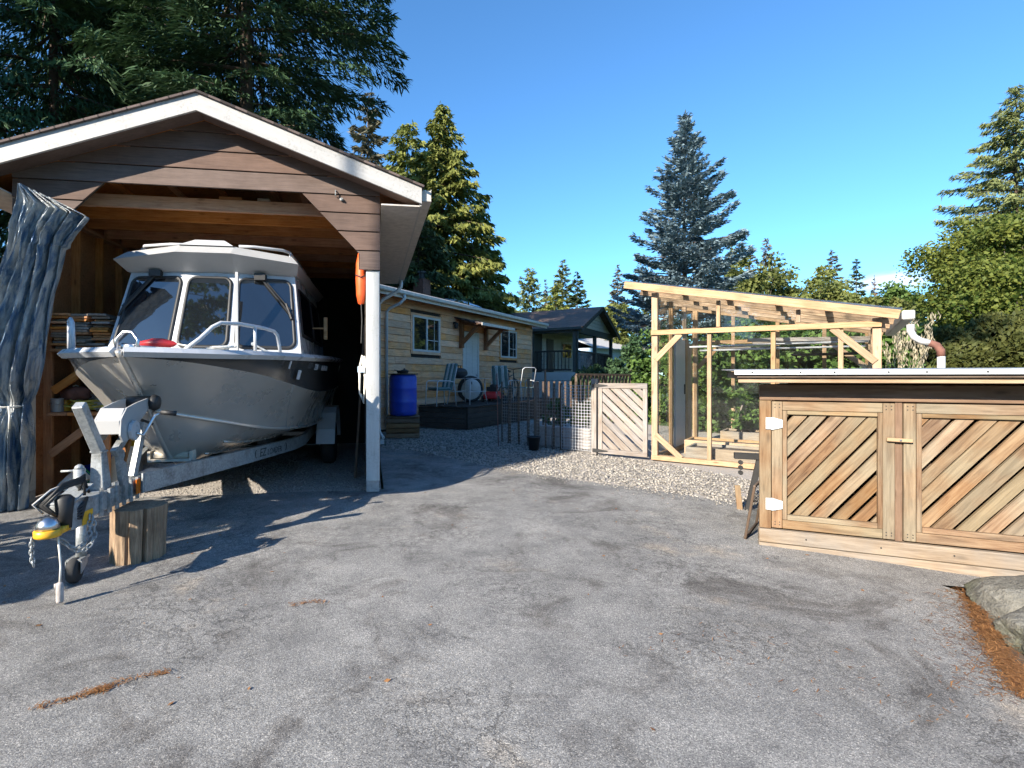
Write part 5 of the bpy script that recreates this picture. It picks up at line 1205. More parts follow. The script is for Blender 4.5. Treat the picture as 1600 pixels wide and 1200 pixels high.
# bicycle at the far end of the deck
t = local_thing(HF, 'bicycle', 'black bicycle leaning at the far end of the deck', 'bicycle', (4.75, -.40, .583), 8)
for xx in (-.5, .52):
    w = MB().lathe([(.30, -.02), (.335, -.02), (.345, 0), (.335, .02), (.30, .02), (.30, -.02)], (xx, 0, .345), (0, 1, 0), 28, False).build('wheel', MT['tyre'], t, True)
    g = MB()
    for k in range(12): g.tube([(xx, 0, .345), (xx + .31 * math.cos(k * .5236), 0, .345 + .31 * math.sin(k * .5236))], .003, 4)
    g.build('spokes', MT['steel'], w)
g = MB()
for a, c in (((-.5, 0, .345), (-.08, 0, .32)), ((-.08, 0, .32), (-.22, 0, .86)), ((-.5, 0, .345), (-.18, 0, .74)), ((-.18, 0, .74), (.33, 0, .82)), ((-.08, 0, .32), (.36, 0, .74)), ((.32, 0, .86), (.52, 0, .345))): g.tube([a, c], .018, 8)
g.build('frame', MT['black'], t, True)
MB().prism([(-.36, -.07, .92), (-.36, .07, .92), (-.02, .02, .90), (-.02, -.02, .90)], (0, 0, .045)).build('saddle', MT['black'], t)
g = MB(); g.tube([(-.22, 0, .86), (-.235, 0, .92)], .012, 6); g.build('seat_post', MT['steel'], t)
g = MB(); g.tube([(.32, 0, .86), (.30, 0, 1.0)], .014, 6); g.tube([(.22, -.33, 1.04), (.30, -.18, 1.02), (.31, 0, 1.0), (.30, .18, 1.02), (.22, .33, 1.04)], .014, 8); g.build('handlebar', MT['black'], t, True)
# blue barrel on its crate
t = local_thing(HF, 'wood_crate', 'slatted wooden pallet crate under the blue barrel', 'crate', (-1.92, -.98, -.005), -57.4 + 4)
for k in range(4):
    zz = .055 + k * .108
    for sy in (-.33, .33): board('slat', (-.36, sy, zz), (.36, sy, zz), .088, .022, MT['pallet'], t)
    for sx in (-.35, .35): board('slat', (sx, -.31, zz), (sx, .31, zz), .088, .022, MT['pallet'], t)
for sx in (-.3, .3):
    for sy in (-.29, .29): board('corner_post', (sx, sy, 0), (sx, sy, .43), .07, .05, MT['pallet'], t, up=(1, 0, 0))
for k in range(5): board('top_slat', (-.36, -.28 + k * .14, .449), (.36, -.28 + k * .14, .449), .12, .02, MT['pallet'], t, up=(0, 1, 0))
t = local_thing(HF, 'barrel', 'blue plastic drum standing on the slatted crate', 'barrel', (-1.92, -.98, .465))
MB().lathe([(.26, 0), (.295, .03), (.305, .12), (.305, .28), (.312, .30), (.305, .32), (.305, .58), (.312, .60), (.305, .62), (.305, .80), (.29, .88), (.27, .90), (0, .90)], seg=28).build('drum', MT['blue'], t, True)
MB().lathe([(.335, .902), (.335, .925), (.0, .93)], seg=24).build('lid', MT['black'], t)
t = local_thing(HF, 'frying_pan', 'black shallow pan on the left of the barrel lid', 'pan', (-2.0, -1.02, 1.396))
MB().lathe([(.10, 0), (.13, .05), (.11, .055), (.09, .02), (0, .02)], seg=14).build('dish', MT['black'], t)
MB().tube([(-.11, 0, .05), (-.24, .02, .07)], .010, 6).build('handle', MT['black'], t)
t = local_thing(HF, 'cooking_pot', 'small black pot on the right of the barrel lid', 'pot', (-1.83, -.95, 1.396))
MB().lathe([(.08, 0), (.10, .06), (.10, .062), (0, .062)], seg=14).build('body', MT['black'], t)
MB().lathe([(.10, .064), (.02, .09), (.02, .11), (0, .11)], seg=14).build('lid', MT['black'], t)

# ================================================================== PORCH HOUSE BEHIND
H2F = ((5.2, 21.0), 57.4)
h2 = local_thing(H2F, 'porch_house', 'house with brown shingle roof and gabled porch behind the wood house', 'house', (0, 0, 0))
GW, EZ, AZ = 5.56, 3.42, 4.50
sl = (AZ - EZ) / (GW / 2); L2 = 10.0
slab('roof', (-.15, L2, EZ - .06), (0, -1, 0), (1, 0, sl), L2 + .35, GW / 2 / math.cos(math.atan(sl)) + .16, .05, MT['roof2'], h2)
slab('roof', (GW + .15, -.35, EZ - .06), (0, 1, 0), (-1, 0, sl), L2 + .35, GW / 2 / math.cos(math.atan(sl)) + .16, .05, MT['roof2'], h2)
for k in range(7):
    z0 = EZ + .02 + k * .15; z1 = z0 + .142; pl = [(.1, z0), (GW - .1, z0), (GW - .1, z1), (.1, z1)]
    pl = clip(pl, sl, 1, AZ - .12 + sl * GW / 2); pl = clip(pl, -sl, 1, AZ - .12 - sl * GW / 2)
    if len(pl) > 2: panel('gable_board', pl, .0, .04, MT['cream'], h2, 0, .015)
for sg in (0, 1):
    a = (-.15, EZ - .14) if sg == 0 else (GW + .15, EZ - .14); pl = [(GW / 2, AZ - .04), a, (a[0], a[1] - .14), (GW / 2, AZ - .18)]
    panel('rake_board', pl, -.34, -.30, MT['dkgreen'], h2)
MB().box(.05, GW - .05, -.02, .12, EZ - .26, EZ + .01).build('beam', MT['dkgreen'], h2)
MB().box(-.02, .12, .13, L2, EZ - .26, EZ - .10).build('eave_beam', MT['dkgreen'], h2)
MB().box(.13, GW - .13, .13, 1.83, EZ - .10, EZ - .07).build('porch_ceiling', MT['cream'], h2)
for xx in (.08, 2.8, GW - .08): board('porch_post', (xx, .06, 1.5), (xx, .06, EZ - .26), .14, .14, MT['dkgreen'], h2, up=(1, 0, 0))
MB().box(0, GW, -.05, 1.83, 1.42, 1.52).build('porch_floor', MT['old_plank'], h2)
for k in range(4):
    MB().box(-.02, GW, -.08, -.052, .1 + k * .36, .1 + k * .36 + .345).build('skirt_board', MT['white_paint'], h2); MB().box(-.07, -.03, -.05, 9, .1 + k * .36, .1 + k * .36 + .345).build('skirt_board', MT['white_paint'], h2)
for k in range(12):
    zz = 1.55 + k * .17; MB().box(0.9, GW, 1.78, 1.83, zz, zz + .16).build('wall_board', MT['cream'], h2)
MB().box(.02, GW, 1.84, L2, 0, EZ - .12).build('wall', MT['dkgreen'], h2)
w = MB(); w.box(1.3, 2.1, 1.74, 1.775, 1.56, 3.05); w.build('door', MT['black'], h2)
w = MB(); w.box(3.2, 4.6, 1.75, 1.775, 2.2, 3.0); wv = w.build('window_frame', MT['white_paint'], h2); MB().box(3.27, 4.53, 1.74, 1.749, 2.27, 2.93).build('pane', MT['pane'], wv)
for zz in (1.62, 2.40): board('rail', (.15, .04, zz), (GW - .15, .04, zz), .07, .04, MT['old_plank'], h2)
for k in range(34): board('baluster', (.25 + k * .155, .04, 1.655), (.25 + k * .155, .04, 2.365), .035, .035, MT['old_plank'], h2, up=(1, 0, 0))
for zz in (1.62, 2.40): board('rail', (.05, .2, zz), (.05, 1.8, zz), .07, .04, MT['old_plank'], h2)
for k in range(10): board('baluster', (.05, .3 + k * .155, 1.655), (.05, .3 + k * .155, 2.365), .035, .035, MT['old_plank'], h2, up=(1, 0, 0))
MB().tube([(-.05, -.1, EZ - .15), (-.02, -.1, EZ - .35), (.06, -.06, EZ - .5), (.06, -.06, .1)], .04, 8).build('downspout', MT['dkgreen'], h2, True)
MB().box(-.17, -.07, -.3, L2, EZ - .16, EZ - .06).build('gutter', MT['dkgreen'], h2)
MB().box(-.06, .015, 2.6, 6, 1.7, 2.05).build('side_bench', MT['bracket'], h2)
t = local_thing(H2F, 'hanging_basket', 'leafy basket hanging under the porch house eave', 'plant', (-.2, 2.6, 2.55))
t3 = thing('far_house', 'pale house with grey roof beyond the round dark shrub', 'house', (14.3, 42, 0), 40)
MB().box(-4, 4, 0, 6, 0, 3.6).build('wall', MT['skylight'], t3)
slab('roof', (-4.4, -.5, 3.55), (1, 0, 0), (0, 1, .38), 8.8, 3.8, .08, MT['greyroof'], t3); slab('roof', (4.4, 6.5, 3.55), (-1, 0, 0), (0, -1, .38), 8.8, 3.8, .08, MT['greyroof'], t3)
w = MB(); w.box(-3, -1.5, -.03, -.005, 1.4, 2.8); wv = w.build('window_frame', MT['white_paint'], t3); MB().box(-2.9, -1.6, -.04, -.032, 1.5, 2.7).build('pane', MT['pane'], wv)

# ================================================================== GREENHOUSE AND GATE
GF = ((3.23, 8.18), -37.5)
gh = local_thing(GF, 'greenhouse', 'lean-to greenhouse of fresh cedar frame and clear panes', 'greenhouse', (0, 0, 0))
GX, GY = 2.80, 2.90
def rz(x): return 2.655 - .217 * (x + .0)          # underside of roof rafters
FW = MT['fresh']
def gb(name, p0, p1, w=.09, t=.04, up=(0, 0, 1), mat=None): return board(name, p0, p1, w, t, mat or FW, gh, up)
for x_, y_ in ((.045, .045), (GX - .045, .045), (.045, GY - .045), (GX - .045, GY - .045)):
    gb('post', (x_, y_, .0), (x_, y_, rz(x_) - .002), .09, .09, (1, 0, 0))
gb('sill', (.0, .045, .035), (GX, .045, .035), .07, .13); gb('sill', (.09, GY - .045, .035), (GX - .09, GY - .045, .035), .07, .09)
gb('sill', (.045, .11, .035), (.045, GY - .09, .035), .07, .09); gb('sill', (GX - .045, .11, .035), (GX - .045, GY - .09, .035), .07, .09)
gb('rail', (.0, -.020, 2.01), (GX, -.020, 1.975), .075, .036)
gb('rail', (.09, GY - .045, 2.0), (GX - .09, GY - .045, 1.97), .075, .04)
for x_ in (.83, 1.64, 2.39): gb('mullion', (x_, .035, .07), (x_, .035, 1.95), .055, .07, (1, 0, 0))
for x_ in (.95, 1.93): gb('cripple', (x_, .035, 2.05), (x_, .035, rz(x_) - .01), .05, .06, (1, 0, 0))
for x_ in (.72, 1.45, 2.15): gb('mullion', (x_, GY - .04, .07), (x_, GY - .04, rz(x_) - .01), .06, .07, (1, 0, 0))
for y_ in (1.0, 1.95):
    gb('mullion', (.045, y_, .07), (.045, y_, 2.62), .07, .06, (0, 1, 0)); gb('mullion', (GX - .045, y_, .07), (GX - .045, y_, 2.0), .07, .06, (0, 1, 0))
gb('brace', (.06, .0, 1.58), (.43, .0, 1.97), .085, .036); gb('brace', (.06, .0, .40), (.44, .0, .06), .085, .036)
gb('brace', (2.74, .0, 1.50), (2.30, .0, 1.95), .085, .036); gb('brace', (GX - .05, GY - .09, 1.45), (2.2, GY - .09, 1.94), .085, .036)
gb('brace', (.1, GY - .09, 1.5), (.5, GY - .09, 1.95), .085, .036)
# roof: front rafter is the long pale fascia, more rafters and film behind
rx0, rx1 = -.38, 2.96
for y_, mat in ((-.14, FW), (.70, FW), (1.45, FW), (2.2, FW), (GY + .12, FW)):
    gb('rafter', (rx0, y_, rz(rx0) + .055), (rx1, y_, rz(rx1) + .055), .11, .045)
for k, x_ in enumerate((-.3, .35, 1.0, 1.65, 2.25, 2.85)):
    gb('purlin', (x_, -.11, rz(x_) + .09), (x_, GY + .09, rz(x_) + .09), .035, .085, (0, 0, 1), MT['gate_wood'])
nz = MB()                                                    # corrugated clear sheets
for k in range(int((GY + .32) / .019)):
    ya, yb = -.17 + k * .019, -.17 + (k + 1) * .019; ha, hb3 = (.128 + .007 * math.sin(q * 2 * math.pi / 4) for q in (k, k + 1))
    nz.add([(rx0 - .03, ya, rz(rx0) + ha), (rx1 + .03, ya, rz(rx1) + ha), (rx1 + .03, yb, rz(rx1) + hb3), (rx0 - .03, yb, rz(rx0) + hb3)], [(0, 1, 2, 3)])
mesh_obj('roof_sheet', nz.V, nz.F, MT['gh_poly'], gh, True)
def pane(pts):
    mesh_obj('pane', pts, [tuple(range(len(pts)))], MT['gh_glass'], gh)
for a, c in ((.09, .80), (.86, 1.61), (1.67, 2.36), (2.42, 2.71)):
    pane([(a, .060, .07), (c, .060, .07), (c, .060, 1.96), (a, .060, 1.96)])
for a, c in ((.09, .925), (.975, 1.905), (1.955, 2.71)):
    pane([(a, .050, 2.04), (c, .050, 2.04), (c, .050, rz(c) - .01), (a, .050, rz(a) - .01)])
for a, c in ((.09, .69), (.75, 1.42), (1.48, 2.12), (2.18, 2.71)): pane([(a, GY - .05, .07), (c, GY - .05, .07), (c, GY - .05, rz(c) - .01), (a, GY - .05, rz(a) - .01)])
for a, c in ((.09, .97), (1.03, 1.92), (1.98, GY - .09)): pane([(.03, a, .07), (.03, c, .07), (.03, c, 2.6), (.03, a, 2.6)])
for a, c in ((.09, .97), (1.03, 1.92), (1.98, GY - .09)): pane([(GX - .03, a, .07), (GX - .03, c, .07), (GX - .03, c, 2.0), (GX - .03, a, 2.0)])
dr = MB(); dr.box(.075, .11, 1.05, 1.72, .10, 1.98); d_ = dr.build('door', MT['boat_grey'], gh)
MB().box(.112, .13, 1.62, 1.66, 1.0, 1.18).build('door_handle', MT['black'], d_)
for k in range(3): gb('wall_board', (.10, 1.86 + k * .15, .08), (.10, 1.86 + k * .15, 2.0 - .05 * k), .14, .025, (0, 1, 0))
gb('shelf', (.5, GY - .25, 1.86), (1.5, GY - .25, 1.86), .24, .03, (0, 1, 0), MT['gate_wood']); gb('shelf', (1.7, GY - .45, 1.70), (2.6, GY - .45, 1.70), .5, .03, (0, 1, 0), MT['old_plank'])
for zz, yy in ((1.83, 1.2), (1.80, 2.0)):
    MB().tube([(.3, yy, zz), (2.7, yy, zz)], .016, 8).build('hanging_pipe', MT['boat_white'], gh)
for k in range(2): gb('rail', (1.2, 1.0 + k * .6, 1.90), (2.72, 1.0 + k * .6, 1.86), .06, .035, (0, 0, 1), MT['gate_wood'])
# gutter outlet and two-coloured downspout
gx = rx1 + .02
MB().box(gx, gx + .12, -.16, GY + .1, rz(rx1) - .01, rz(rx1) + .10).build('gutter', MT['white_paint'], gh, bevel=.012)
ds = MB(); ds.tube([(gx + .08, -.12, 1.94), (gx + .08, -.12, 1.86), (gx + .11, -.12, 1.79), (gx + .17, -.12, 1.74), (gx + .25, -.12, 1.71)], .038, 10); ds.build('downspout', MT['white_paint'], gh, True)
MB().tube([(gx + .25, -.12, 1.71), (gx + .31, -.12, 1.68), (gx + .345, -.12, 1.62), (gx + .35, -.12, 1.55)], .041, 10).build('downspout_elbow', MT['brick'], gh, True)
MB().tube([(gx + .35, -.12, 1.56), (gx + .35, -.12, .0)], .037, 10).build('downspout', MT['white_paint'], gh, True)
# raised beds and logs inside, each its own thing
def bed(label, x0, x1, y0, y1, h, mat):
    t = local_thing(GF, 'raised_bed', label, 'raised bed', (0, 0, -.005))
    for y_ in (y0, y1): board('side_board', (x0, y_, h / 2), (x1, y_, h / 2), h, .04, mat, t)
    for x_ in (x0 + .02, x1 - .02): board('end_board', (x_, y0 + .02, h / 2), (x_, y1 - .02, h / 2), h, .04, mat, t)
    MB().box(x0 + .04, x1 - .04, y0 + .02, y1 - .02, 0, h - .04).build('soil', MT['soil'], t); return t
bed('low raised bed of pale boards just inside the greenhouse front', .45, 2.66, .25, .85, .22, MT['base_wood'])
bed('second raised bed of pale boards in the greenhouse middle', .25, 2.66, 1.05, 1.60, .24, MT['fresh'])
bed('rear raised bed of pale boards along the greenhouse back', .65, 2.66, 1.95, 2.6, .34, MT['base_wood'])
t = local_thing(GF, 'garden_fork', 'pale green garden fork standing in the front raised bed', 'fork', (1.52, .55, .10))
MB().tube([(0, 0, .05), (0, 0, .34)], .012, 8).build('shaft', MT['fresh'], t)
MB().tube([(0, 0, .34), (-.06, 0, .42), (-.055, 0, .47), (.055, 0, .47), (.06, 0, .42), (0, 0, .34)], .012, 8).build('grip', MT['cush_b'], t)
MB().box(-.05, .05, -.008, .008, -.02, .08).build('blade', MT['steel'], t)
# gate of diagonal slats
gt = local_thing(GF, 'garden_gate', 'grey weathered gate of diagonal slats beside the greenhouse', 'gate', (0, 0, 0))
board('post', (-.945, .03, 0), (-.945, .03, 1.28), .09, .09, MT['gate_wood'], gt, up=(1, 0, 0))
gx0, gx1, gz0, gz1 = -.86, -.06, .035, 1.205
for x_ in (gx0 + .03, gx1 - .035): board('stile', (x_, 0, gz0 + .06), (x_, 0, gz1 - .085), .07, .045, MT['gate_wood'], gt, up=(1, 0, 0))
board('top_rail', (gx0, 0, gz1 - .04), (gx1, 0, gz1 - .04), .085, .05, MT['gate_wood'], gt); board('bottom_rail', (gx0, 0, gz0 + .03), (gx1, 0, gz0 + .03), .075, .05, MT['gate_wood'], gt)
def slats(parent, x0, x1, z0, z1, ang, pitch, gap, mat, y0, y1, seed, sc=None):
    a = R(ang); nx, nz_ = -math.sin(a), math.cos(a); r_ = random.Random(seed)
    ds_ = [nx * x_ + nz_ * z_ for x_ in (x0, x1) for z_ in (z0, z1)]; d = min(ds_) - r_.uniform(0, .8) * pitch
    while d < max(ds_):
        pl = [(x0, z0), (x1, z0), (x1, z1), (x0, z1)]; g_ = gap * r_.uniform(.55, 1.5)
        pl = clip(pl, nx, nz_, d + pitch - g_); pl = clip(pl, -nx, -nz_, -d)
        if len(pl) > 2 and (max(p_[0] for p_ in pl) - min(p_[0] for p_ in pl)) > .012: panel('slat', pl, y0 + r_.uniform(-.003, .003), y1, mat, parent, a)
        d += pitch
slats(gt, gx0 + .068, gx1 - .073, gz0 + .07, gz1 - .085, -43, .122, .024, MT['gate_wood'], -.010, .012, 3)
for zz in (1.165, .07):
    MB().prism([(gx0 - .10, -.030, zz - .03), (gx0 - .02, -.030, zz - .03), (gx0 + .16, -.030, zz - .008), (gx0 + .16, -.030, zz + .008), (gx0 - .02, -.030, zz + .03), (gx0 - .10, -.030, zz + .03)], (0, .006, 0)).build('hinge', MT['black'], gt)

# wire fence left of the gate
wf = thing('wire_fence', 'wire mesh fence on dark wooden stakes left of the slatted gate', 'fence')
fa, fb, fc = gnd(785, 690), gnd(880, 703), gnd(925, 708)
fa.z = fb.z = fc.z = 0
def fpt(f): return fa.lerp(fb, f)
rr = random.Random(8)
for f, hgt, w_ in ((.0, 1.22, .035), (.13, 1.15, .06), (.30, 1.2, .04), (.46, 1.28, .05), (.60, 1.22, .10), (.74, 1.45, .03), (.86, 1.2, .04), (.98, 1.2, .045)):
    p_ = fpt(f); board('stake', (p_.x, p_.y + .03, -.03), (p_.x + rr.uniform(-.015, .015), p_.y + .03, hgt), w_, .04, MT['stake'], wf, up=(1, 0, 0))
def wire_grid(name, a, c, z0, z1, step, r_, mat, zstep=None):
    g = MB(); d = c - a; L_ = d.length; nx = int(L_ / step)
    for k in range(nx + 1): p_ = a + d * (k / nx); g.tube([(p_.x, p_.y, z0), (p_.x, p_.y, z1)], r_, 3, False)
    nz_ = int((z1 - z0) / (zstep or step))
    for k in range(nz_ + 1): zz = z0 + (z1 - z0) * k / nz_; g.tube([(a.x, a.y, zz), (c.x, c.y, zz)], r_, 4, False)
    o = g.build(name, mat, wf); o['kind'] = 'stuff'; return o
wire_grid('white_mesh', fb.lerp(fc, -.06), fc + Vector((.02, 0, 0)), .03, 1.16, .052, .0042, MT['boat_white'])
wire_grid('dark_mesh', fa, fb, .02, 1.12, .06, .0024, MT['concrete'])
t = thing('steel_stake', 'thin rusty steel rod standing in the gravel by the fence', 'stake', gnd(779, 696))
MB().tube([(0, 0, -.05), (-.02, .01, .7), (-.03, .02, 1.38)], .010, 6).build('rod', MT['brick'], t)
t = thing('picket_fence', 'dark picket fence running behind the vegetable bed', 'fence', (0, 0, 0))
pa, pb = at(900, 600, 13.5), at(984, 600, 15.5)
for k in range(16):
    q = pa.lerp(pb, k / 15); board('picket', (q.x, q.y, 0), (q.x, q.y, 1.36), .06, .02, MT['stake'], t, up=(1, 0, 0))
board('rail', (pa.x, pa.y - .03, 1.38), (pb.x, pb.y - .03, 1.38), .05, .04, MT['stake'], t); board('rail', (pa.x, pa.y - .03, .5), (pb.x, pb.y - .03, .5), .05, .04, MT['stake'], t)
pa, pb = at(840, 600, 13.2), at(900, 600, 13.5)
for k in range(8):
    q = pa.lerp(pb, k / 7); board('picket', (q.x, q.y, 0), (q.x, q.y, 1.2), .05, .02, MT['stake'], t, up=(1, 0, 0))
# block planter and pot
t = thing('block_planter', 'low planter wall of pinkish concrete blocks behind the mesh', 'planter', (0, 0, 0))
for k in range(4):
    a_ = gnd(842, 699).lerp(gnd(922, 707), k / 4) + Vector((.12, .30, 0)); b_ = gnd(842, 699).lerp(gnd(922, 707), (k + .97) / 4) + Vector((.12, .30, 0))
    for j in range(2): board('block', (a_.x, a_.y, .10 + j * .195), (b_.x, b_.y, .10 + j * .195), .19, .19, MT['concrete'], t, bev=.01)
t = thing('plant_pot', 'black plastic plant pot on the gravel by the fence', 'pot', gnd(834, 703))
MB().lathe([(.085, 0), (.115, .22), (.125, .22), (.125, .245), (.108, .245), (.10, .19), (0, .19)], seg=20).build('pot', MT['black'], t, True)
MB().lathe([(.10, .195), (.05, .21), (0, .215)], seg=14, cap=False).build('soil', MT['soil'], t)

# ================================================================== SHED AT RIGHT
SF = ((2.45, 4.056), -24.4)
sh = local_thing(SF, 'storage_shed', 'low cedar storage shed with diagonal slat doors and metal edged roof', 'shed', (0, 0, 0))
SW, SD = 2.75, 1.05
SWD = MT['shed_wood']
def sb(name, x0, x1, z0, z1, y0=-.02, y1=.02, mat=None, parent=None, vert=False, bev=.003):
    if vert: return board(name, ((x0 + x1) / 2, (y0 + y1) / 2, z0), ((x0 + x1) / 2, (y0 + y1) / 2, z1), x1 - x0, y1 - y0, mat or SWD, parent or sh, up=(1, 0, 0), bev=bev)
    return board(name, (x0, (y0 + y1) / 2, (z0 + z1) / 2), (x1, (y0 + y1) / 2, (z0 + z1) / 2), z1 - z0, y1 - y0, mat or SWD, parent or sh, bev=bev)
sb('base_timber', -.005, SW, .022, .125, -.045, .04, MT['base_wood'], bev=.006)
panel('base_wedge', [(-.005, -.015), (SW, -.10), (SW, .018), (-.005, .018)], -.040, .03, MT['base_wood'], sh)
sb('corner_board', .0, .078, .128, 1.122, -.022, .016, vert=True)
sb('header', .0, SW, 1.126, 1.246, -.03, .02, MT['shed_header'])
def shed_door(x0, x1, seed, hinges):
    d = sb('door_stile', x0, x0 + .068, .138, 1.115, -.028, .012, vert=True)   # hinge stile carries the rest as siblings
    zt_ = 1.115; zb_ = .138
    sb('door_stile', x1 - .068, x1, .138, 1.115, -.028, .012, vert=True)
    sb('door_rail', x0 + .070, x1 - .070, zt_ - .068, zt_, -.028, .012); sb('door_rail', x0 + .070, x1 - .070, zb_, zb_ + .068, -.028, .012)
    sb('inner_trim', x0 + .070, x0 + .098, zb_ + .07, zt_ - .07, -.034, .008, vert=True); sb('inner_trim', x1 - .098, x1 - .070, zb_ + .07, zt_ - .07, -.034, .008, vert=True)
    sb('inner_trim', x0 + .100, x1 - .100, zt_ - .098, zt_ - .070, -.034, .008); sb('inner_trim', x0 + .100, x1 - .100, zb_ + .07, zb_ + .108, -.036, .008)
    slats(sh, x0 + .100, x1 - .100, zb_ + .110, zt_ - .100, 52, .094, .017, SWD, -.012, .010, seed)
    for zz in hinges:
        g = MB(); g.box(x0 - .042, x0 - .004, -.034, -.024, zz - .045, zz + .045); g.prism([(x0 + .004, -.040, zz - .048), (x0 + .068, -.040, zz - .030), (x0 + .068, -.040, zz + .030), (x0 + .004, -.040, zz + .048)], (0, .010, 0)); g.tube([(x0, -.036, zz - .048), (x0, -.036, zz + .048)], .007, 8)
        for hx, hz in ((x0 - .024, zz - .028), (x0 - .024, zz + .028), (x0 + .05, zz)): g.lathe([(.006, 0), (.006, .003), (0, .004)], (hx, -.040, hz), (0, -1, 0), 6)
        g.build('hinge', MT['metal_white'], sh)
shed_door(.082, .834, 5, (.945, .320))
sb('centre_post', .838, .880, .128, 1.120, -.016, .016, MT['shed_header'], vert=True)
shed_door(.884, 1.80, 11, ())
sb('centre_post', 1.804, 1.85, .128, 1.120, -.016, .016, MT['shed_header'], vert=True)
shed_door(1.854, SW - .01, 15, ())
lt = board('latch_bar', (.782, -.045, .857), (.927, -.045, .853), .026, .022, MT['fresh'], sh)
MB().lathe([(.007, 0), (.007, .004), (0, .005)], (.857, -.056, .855), (0, -1, 0), 8).build('latch_screw', MT['steel'], sh)
for (x0, x1) in ((.082, .834), (.884, 1.80)):
    for xx in (x0 + .02, x0 + .05, x1 - .05, x1 - .02):
        for zz in (.165, .185, 1.07, 1.095): MB().lathe([(.0045, 0), (.0045, .001), (0, .0015)], (xx, -.0285, zz), (0, -1, 0), 6).build('screw', MT['black'], sh)
for xx in (.3, .75, 1.15, 1.6): MB().lathe([(.006, 0), (.006, .001), (0, .002)], (xx, -.0455, .075), (0, -1, 0), 6).build('screw', MT['black'], sh)
# side, back, floor and dark interior
for k in range(8):
    sb_z = .13 + k * .14
    board('side_board', (.03, .03, sb_z + .068), (.36, SD, sb_z + .068), .136, .022, MT['shed_wood'], sh); board('side_board', (SW - .02, .03, sb_z + .068), (SW - .02, SD, sb_z + .068), .136, .022, MT['shed_wood'], sh)
MB().box(.36, SW, SD, SD + .03, .02, 1.3).build('back_wall', MT['shed_header'], sh)
MB().box(.38, SW - .04, .06, SD - .01, .02, .06).build('floor', MT['old_plank'], sh)
board('side_timber', (.04, .06, .072), (.38, SD, .072), .10, .05, MT['base_wood'], sh)
# roof
RZ = 1.262; oh = .26; tilt = .03
sb('rafter_strip', -.165, SW + .15, RZ, RZ + .036, -.245, -.215, MT['fresh'])
sb('fascia', -.175, SW + .16, RZ + .037, RZ + .082, -.272, -.245, MT['stake'])
m = MB(); m.prism([(-.19, -.288, RZ + .083), (-.19, SD + .12, RZ + .083 + tilt), (-.19, SD + .12, RZ + .092 + tilt), (-.19, -.288, RZ + .092)], (SW + .36, 0, 0)); m.build('roof_sheet', MT['galv'], sh)
m = MB(); m.box(-.195, SW + .175, -.296, -.289, RZ + .060, RZ + .094); m.build('drip_edge', MT['metal_white'], sh)
for k in range(8): MB().lathe([(.006, 0), (.006, .003), (0, .004)], (-.08 + k * .25 + .05 * (k % 2), -.297, RZ + .076), (0, -1, 0), 6).build('screw', MT['black'], sh)
for x_ in (-.12, .55, 1.2, 1.9, SW + .08): board('rafter', (x_, -.212, RZ + .052), (x_, SD + .1, RZ + .068), .055, .036, MT['shed_wood'], sh)
MB().box(-.14, SW + .12, -.21, SD + .1, RZ + .0825, RZ + .0829).build('deck_sheet', MT['shed_header'], sh)
# a few stored things seen through the slats
t = local_thing(SF, 'firewood_pile', 'shadowed split firewood stored behind the shed doors', 'firewood', (0, 0, .06))
rr = random.Random(6)
for k in range(26):
    xx = .15 + rr.uniform(0, 2.3); zz = .05 + .16 * (k % 6); MB().tube([(xx, .45, zz), (xx + rr.uniform(-.03, .03), .92, zz)], rr.uniform(.05, .075), 7).build('split_log', MT['stake'], t)

# glass panes leaning at the shed's left end
t = local_thing(SF, 'leaning_glass', 'old glass window sash leaning on the left end of the shed', 'window', (.0, .10, .004))
g = MB(); P = [(-.09, -.03, 0), (.05, .50, 0), (.11, .50, .42), (-.025, -.03, .42)]
mesh_obj('pane', P, [(0, 1, 2, 3)], MT['gh_glass'], t)
for a_, b_ in ((0, 1), (2, 3), (0, 3), (1, 2)): board('sash_bar', P[a_], P[b_], .022, .018, MT['stake'], t)
# folding work stand between shed and greenhouse
t = thing('work_stand', 'black folding work stand beside the shed corner', 'stand', (*gnd(1172, 796)[:2], -.005), -20)
g = MB(); g.box(-.14, .30, -.03, .03, .50, .56); g.build('top_bar', MT['black'], t, bevel=.004)
for k in range(3): MB().lathe([(.022, 0), (.022, .03), (0, .03)], (-.09 + .0 * k, -.03, .47 - k * .05), (0, -1, 0), 8).build('knob', MT['black'], t)
g = MB(); g.beam((.08, 0, .50), (-.03, -.04, .0), .05, .035, (1, 0, 0)); g.build('leg', MT['black'], t)
g = MB(); g.tube([(-.06, -.03, .10), (.05, -.03, .10), (.14, -.02, .24), (.17, 0, .50)], .011, 6); g.build('brace', MT['black'], t)
g = MB(); g.beam((.22, .0, .50), (.20, .10, .0), .04, .03, (1, 0, 0)); g.build('leg', MT['black'], t)
t = thing('wood_offcut', 'short orange brown timber leaning on the work stand foot', 'timber', (*gnd(1156, 795)[:2], -.008), -25)
board('timber', (0, 0, .0), (-.02, .03, .235), .05, .05, MT['shed_wood'], t, up=(1, 0, 0))

# ================================================================== UTILITY POLE, WIRE
t = thing('utility_pole', 'grey utility pole with white tag at the right edge', 'pole', (at(1590, 590, 25).x, 25, -.05))
MB().tube([(0, 0, 0), (0, 0, 6), (0, 0, 7.2)], [.16, .14, .13], 12).build('pole', MT['bark_grey'], t, True)
MB().box(-.10, .10, -.165, -.145, 3.55, 3.85).build('tag', MT['white_paint'], t)
MB().tube([(0, 0, 4.45), (-2.5, .2, 4.15), (-5.5, .5, 4.0), (-11, 1.5, 4.1)], .02, 6).build('wire', MT['boat_grey'], t)

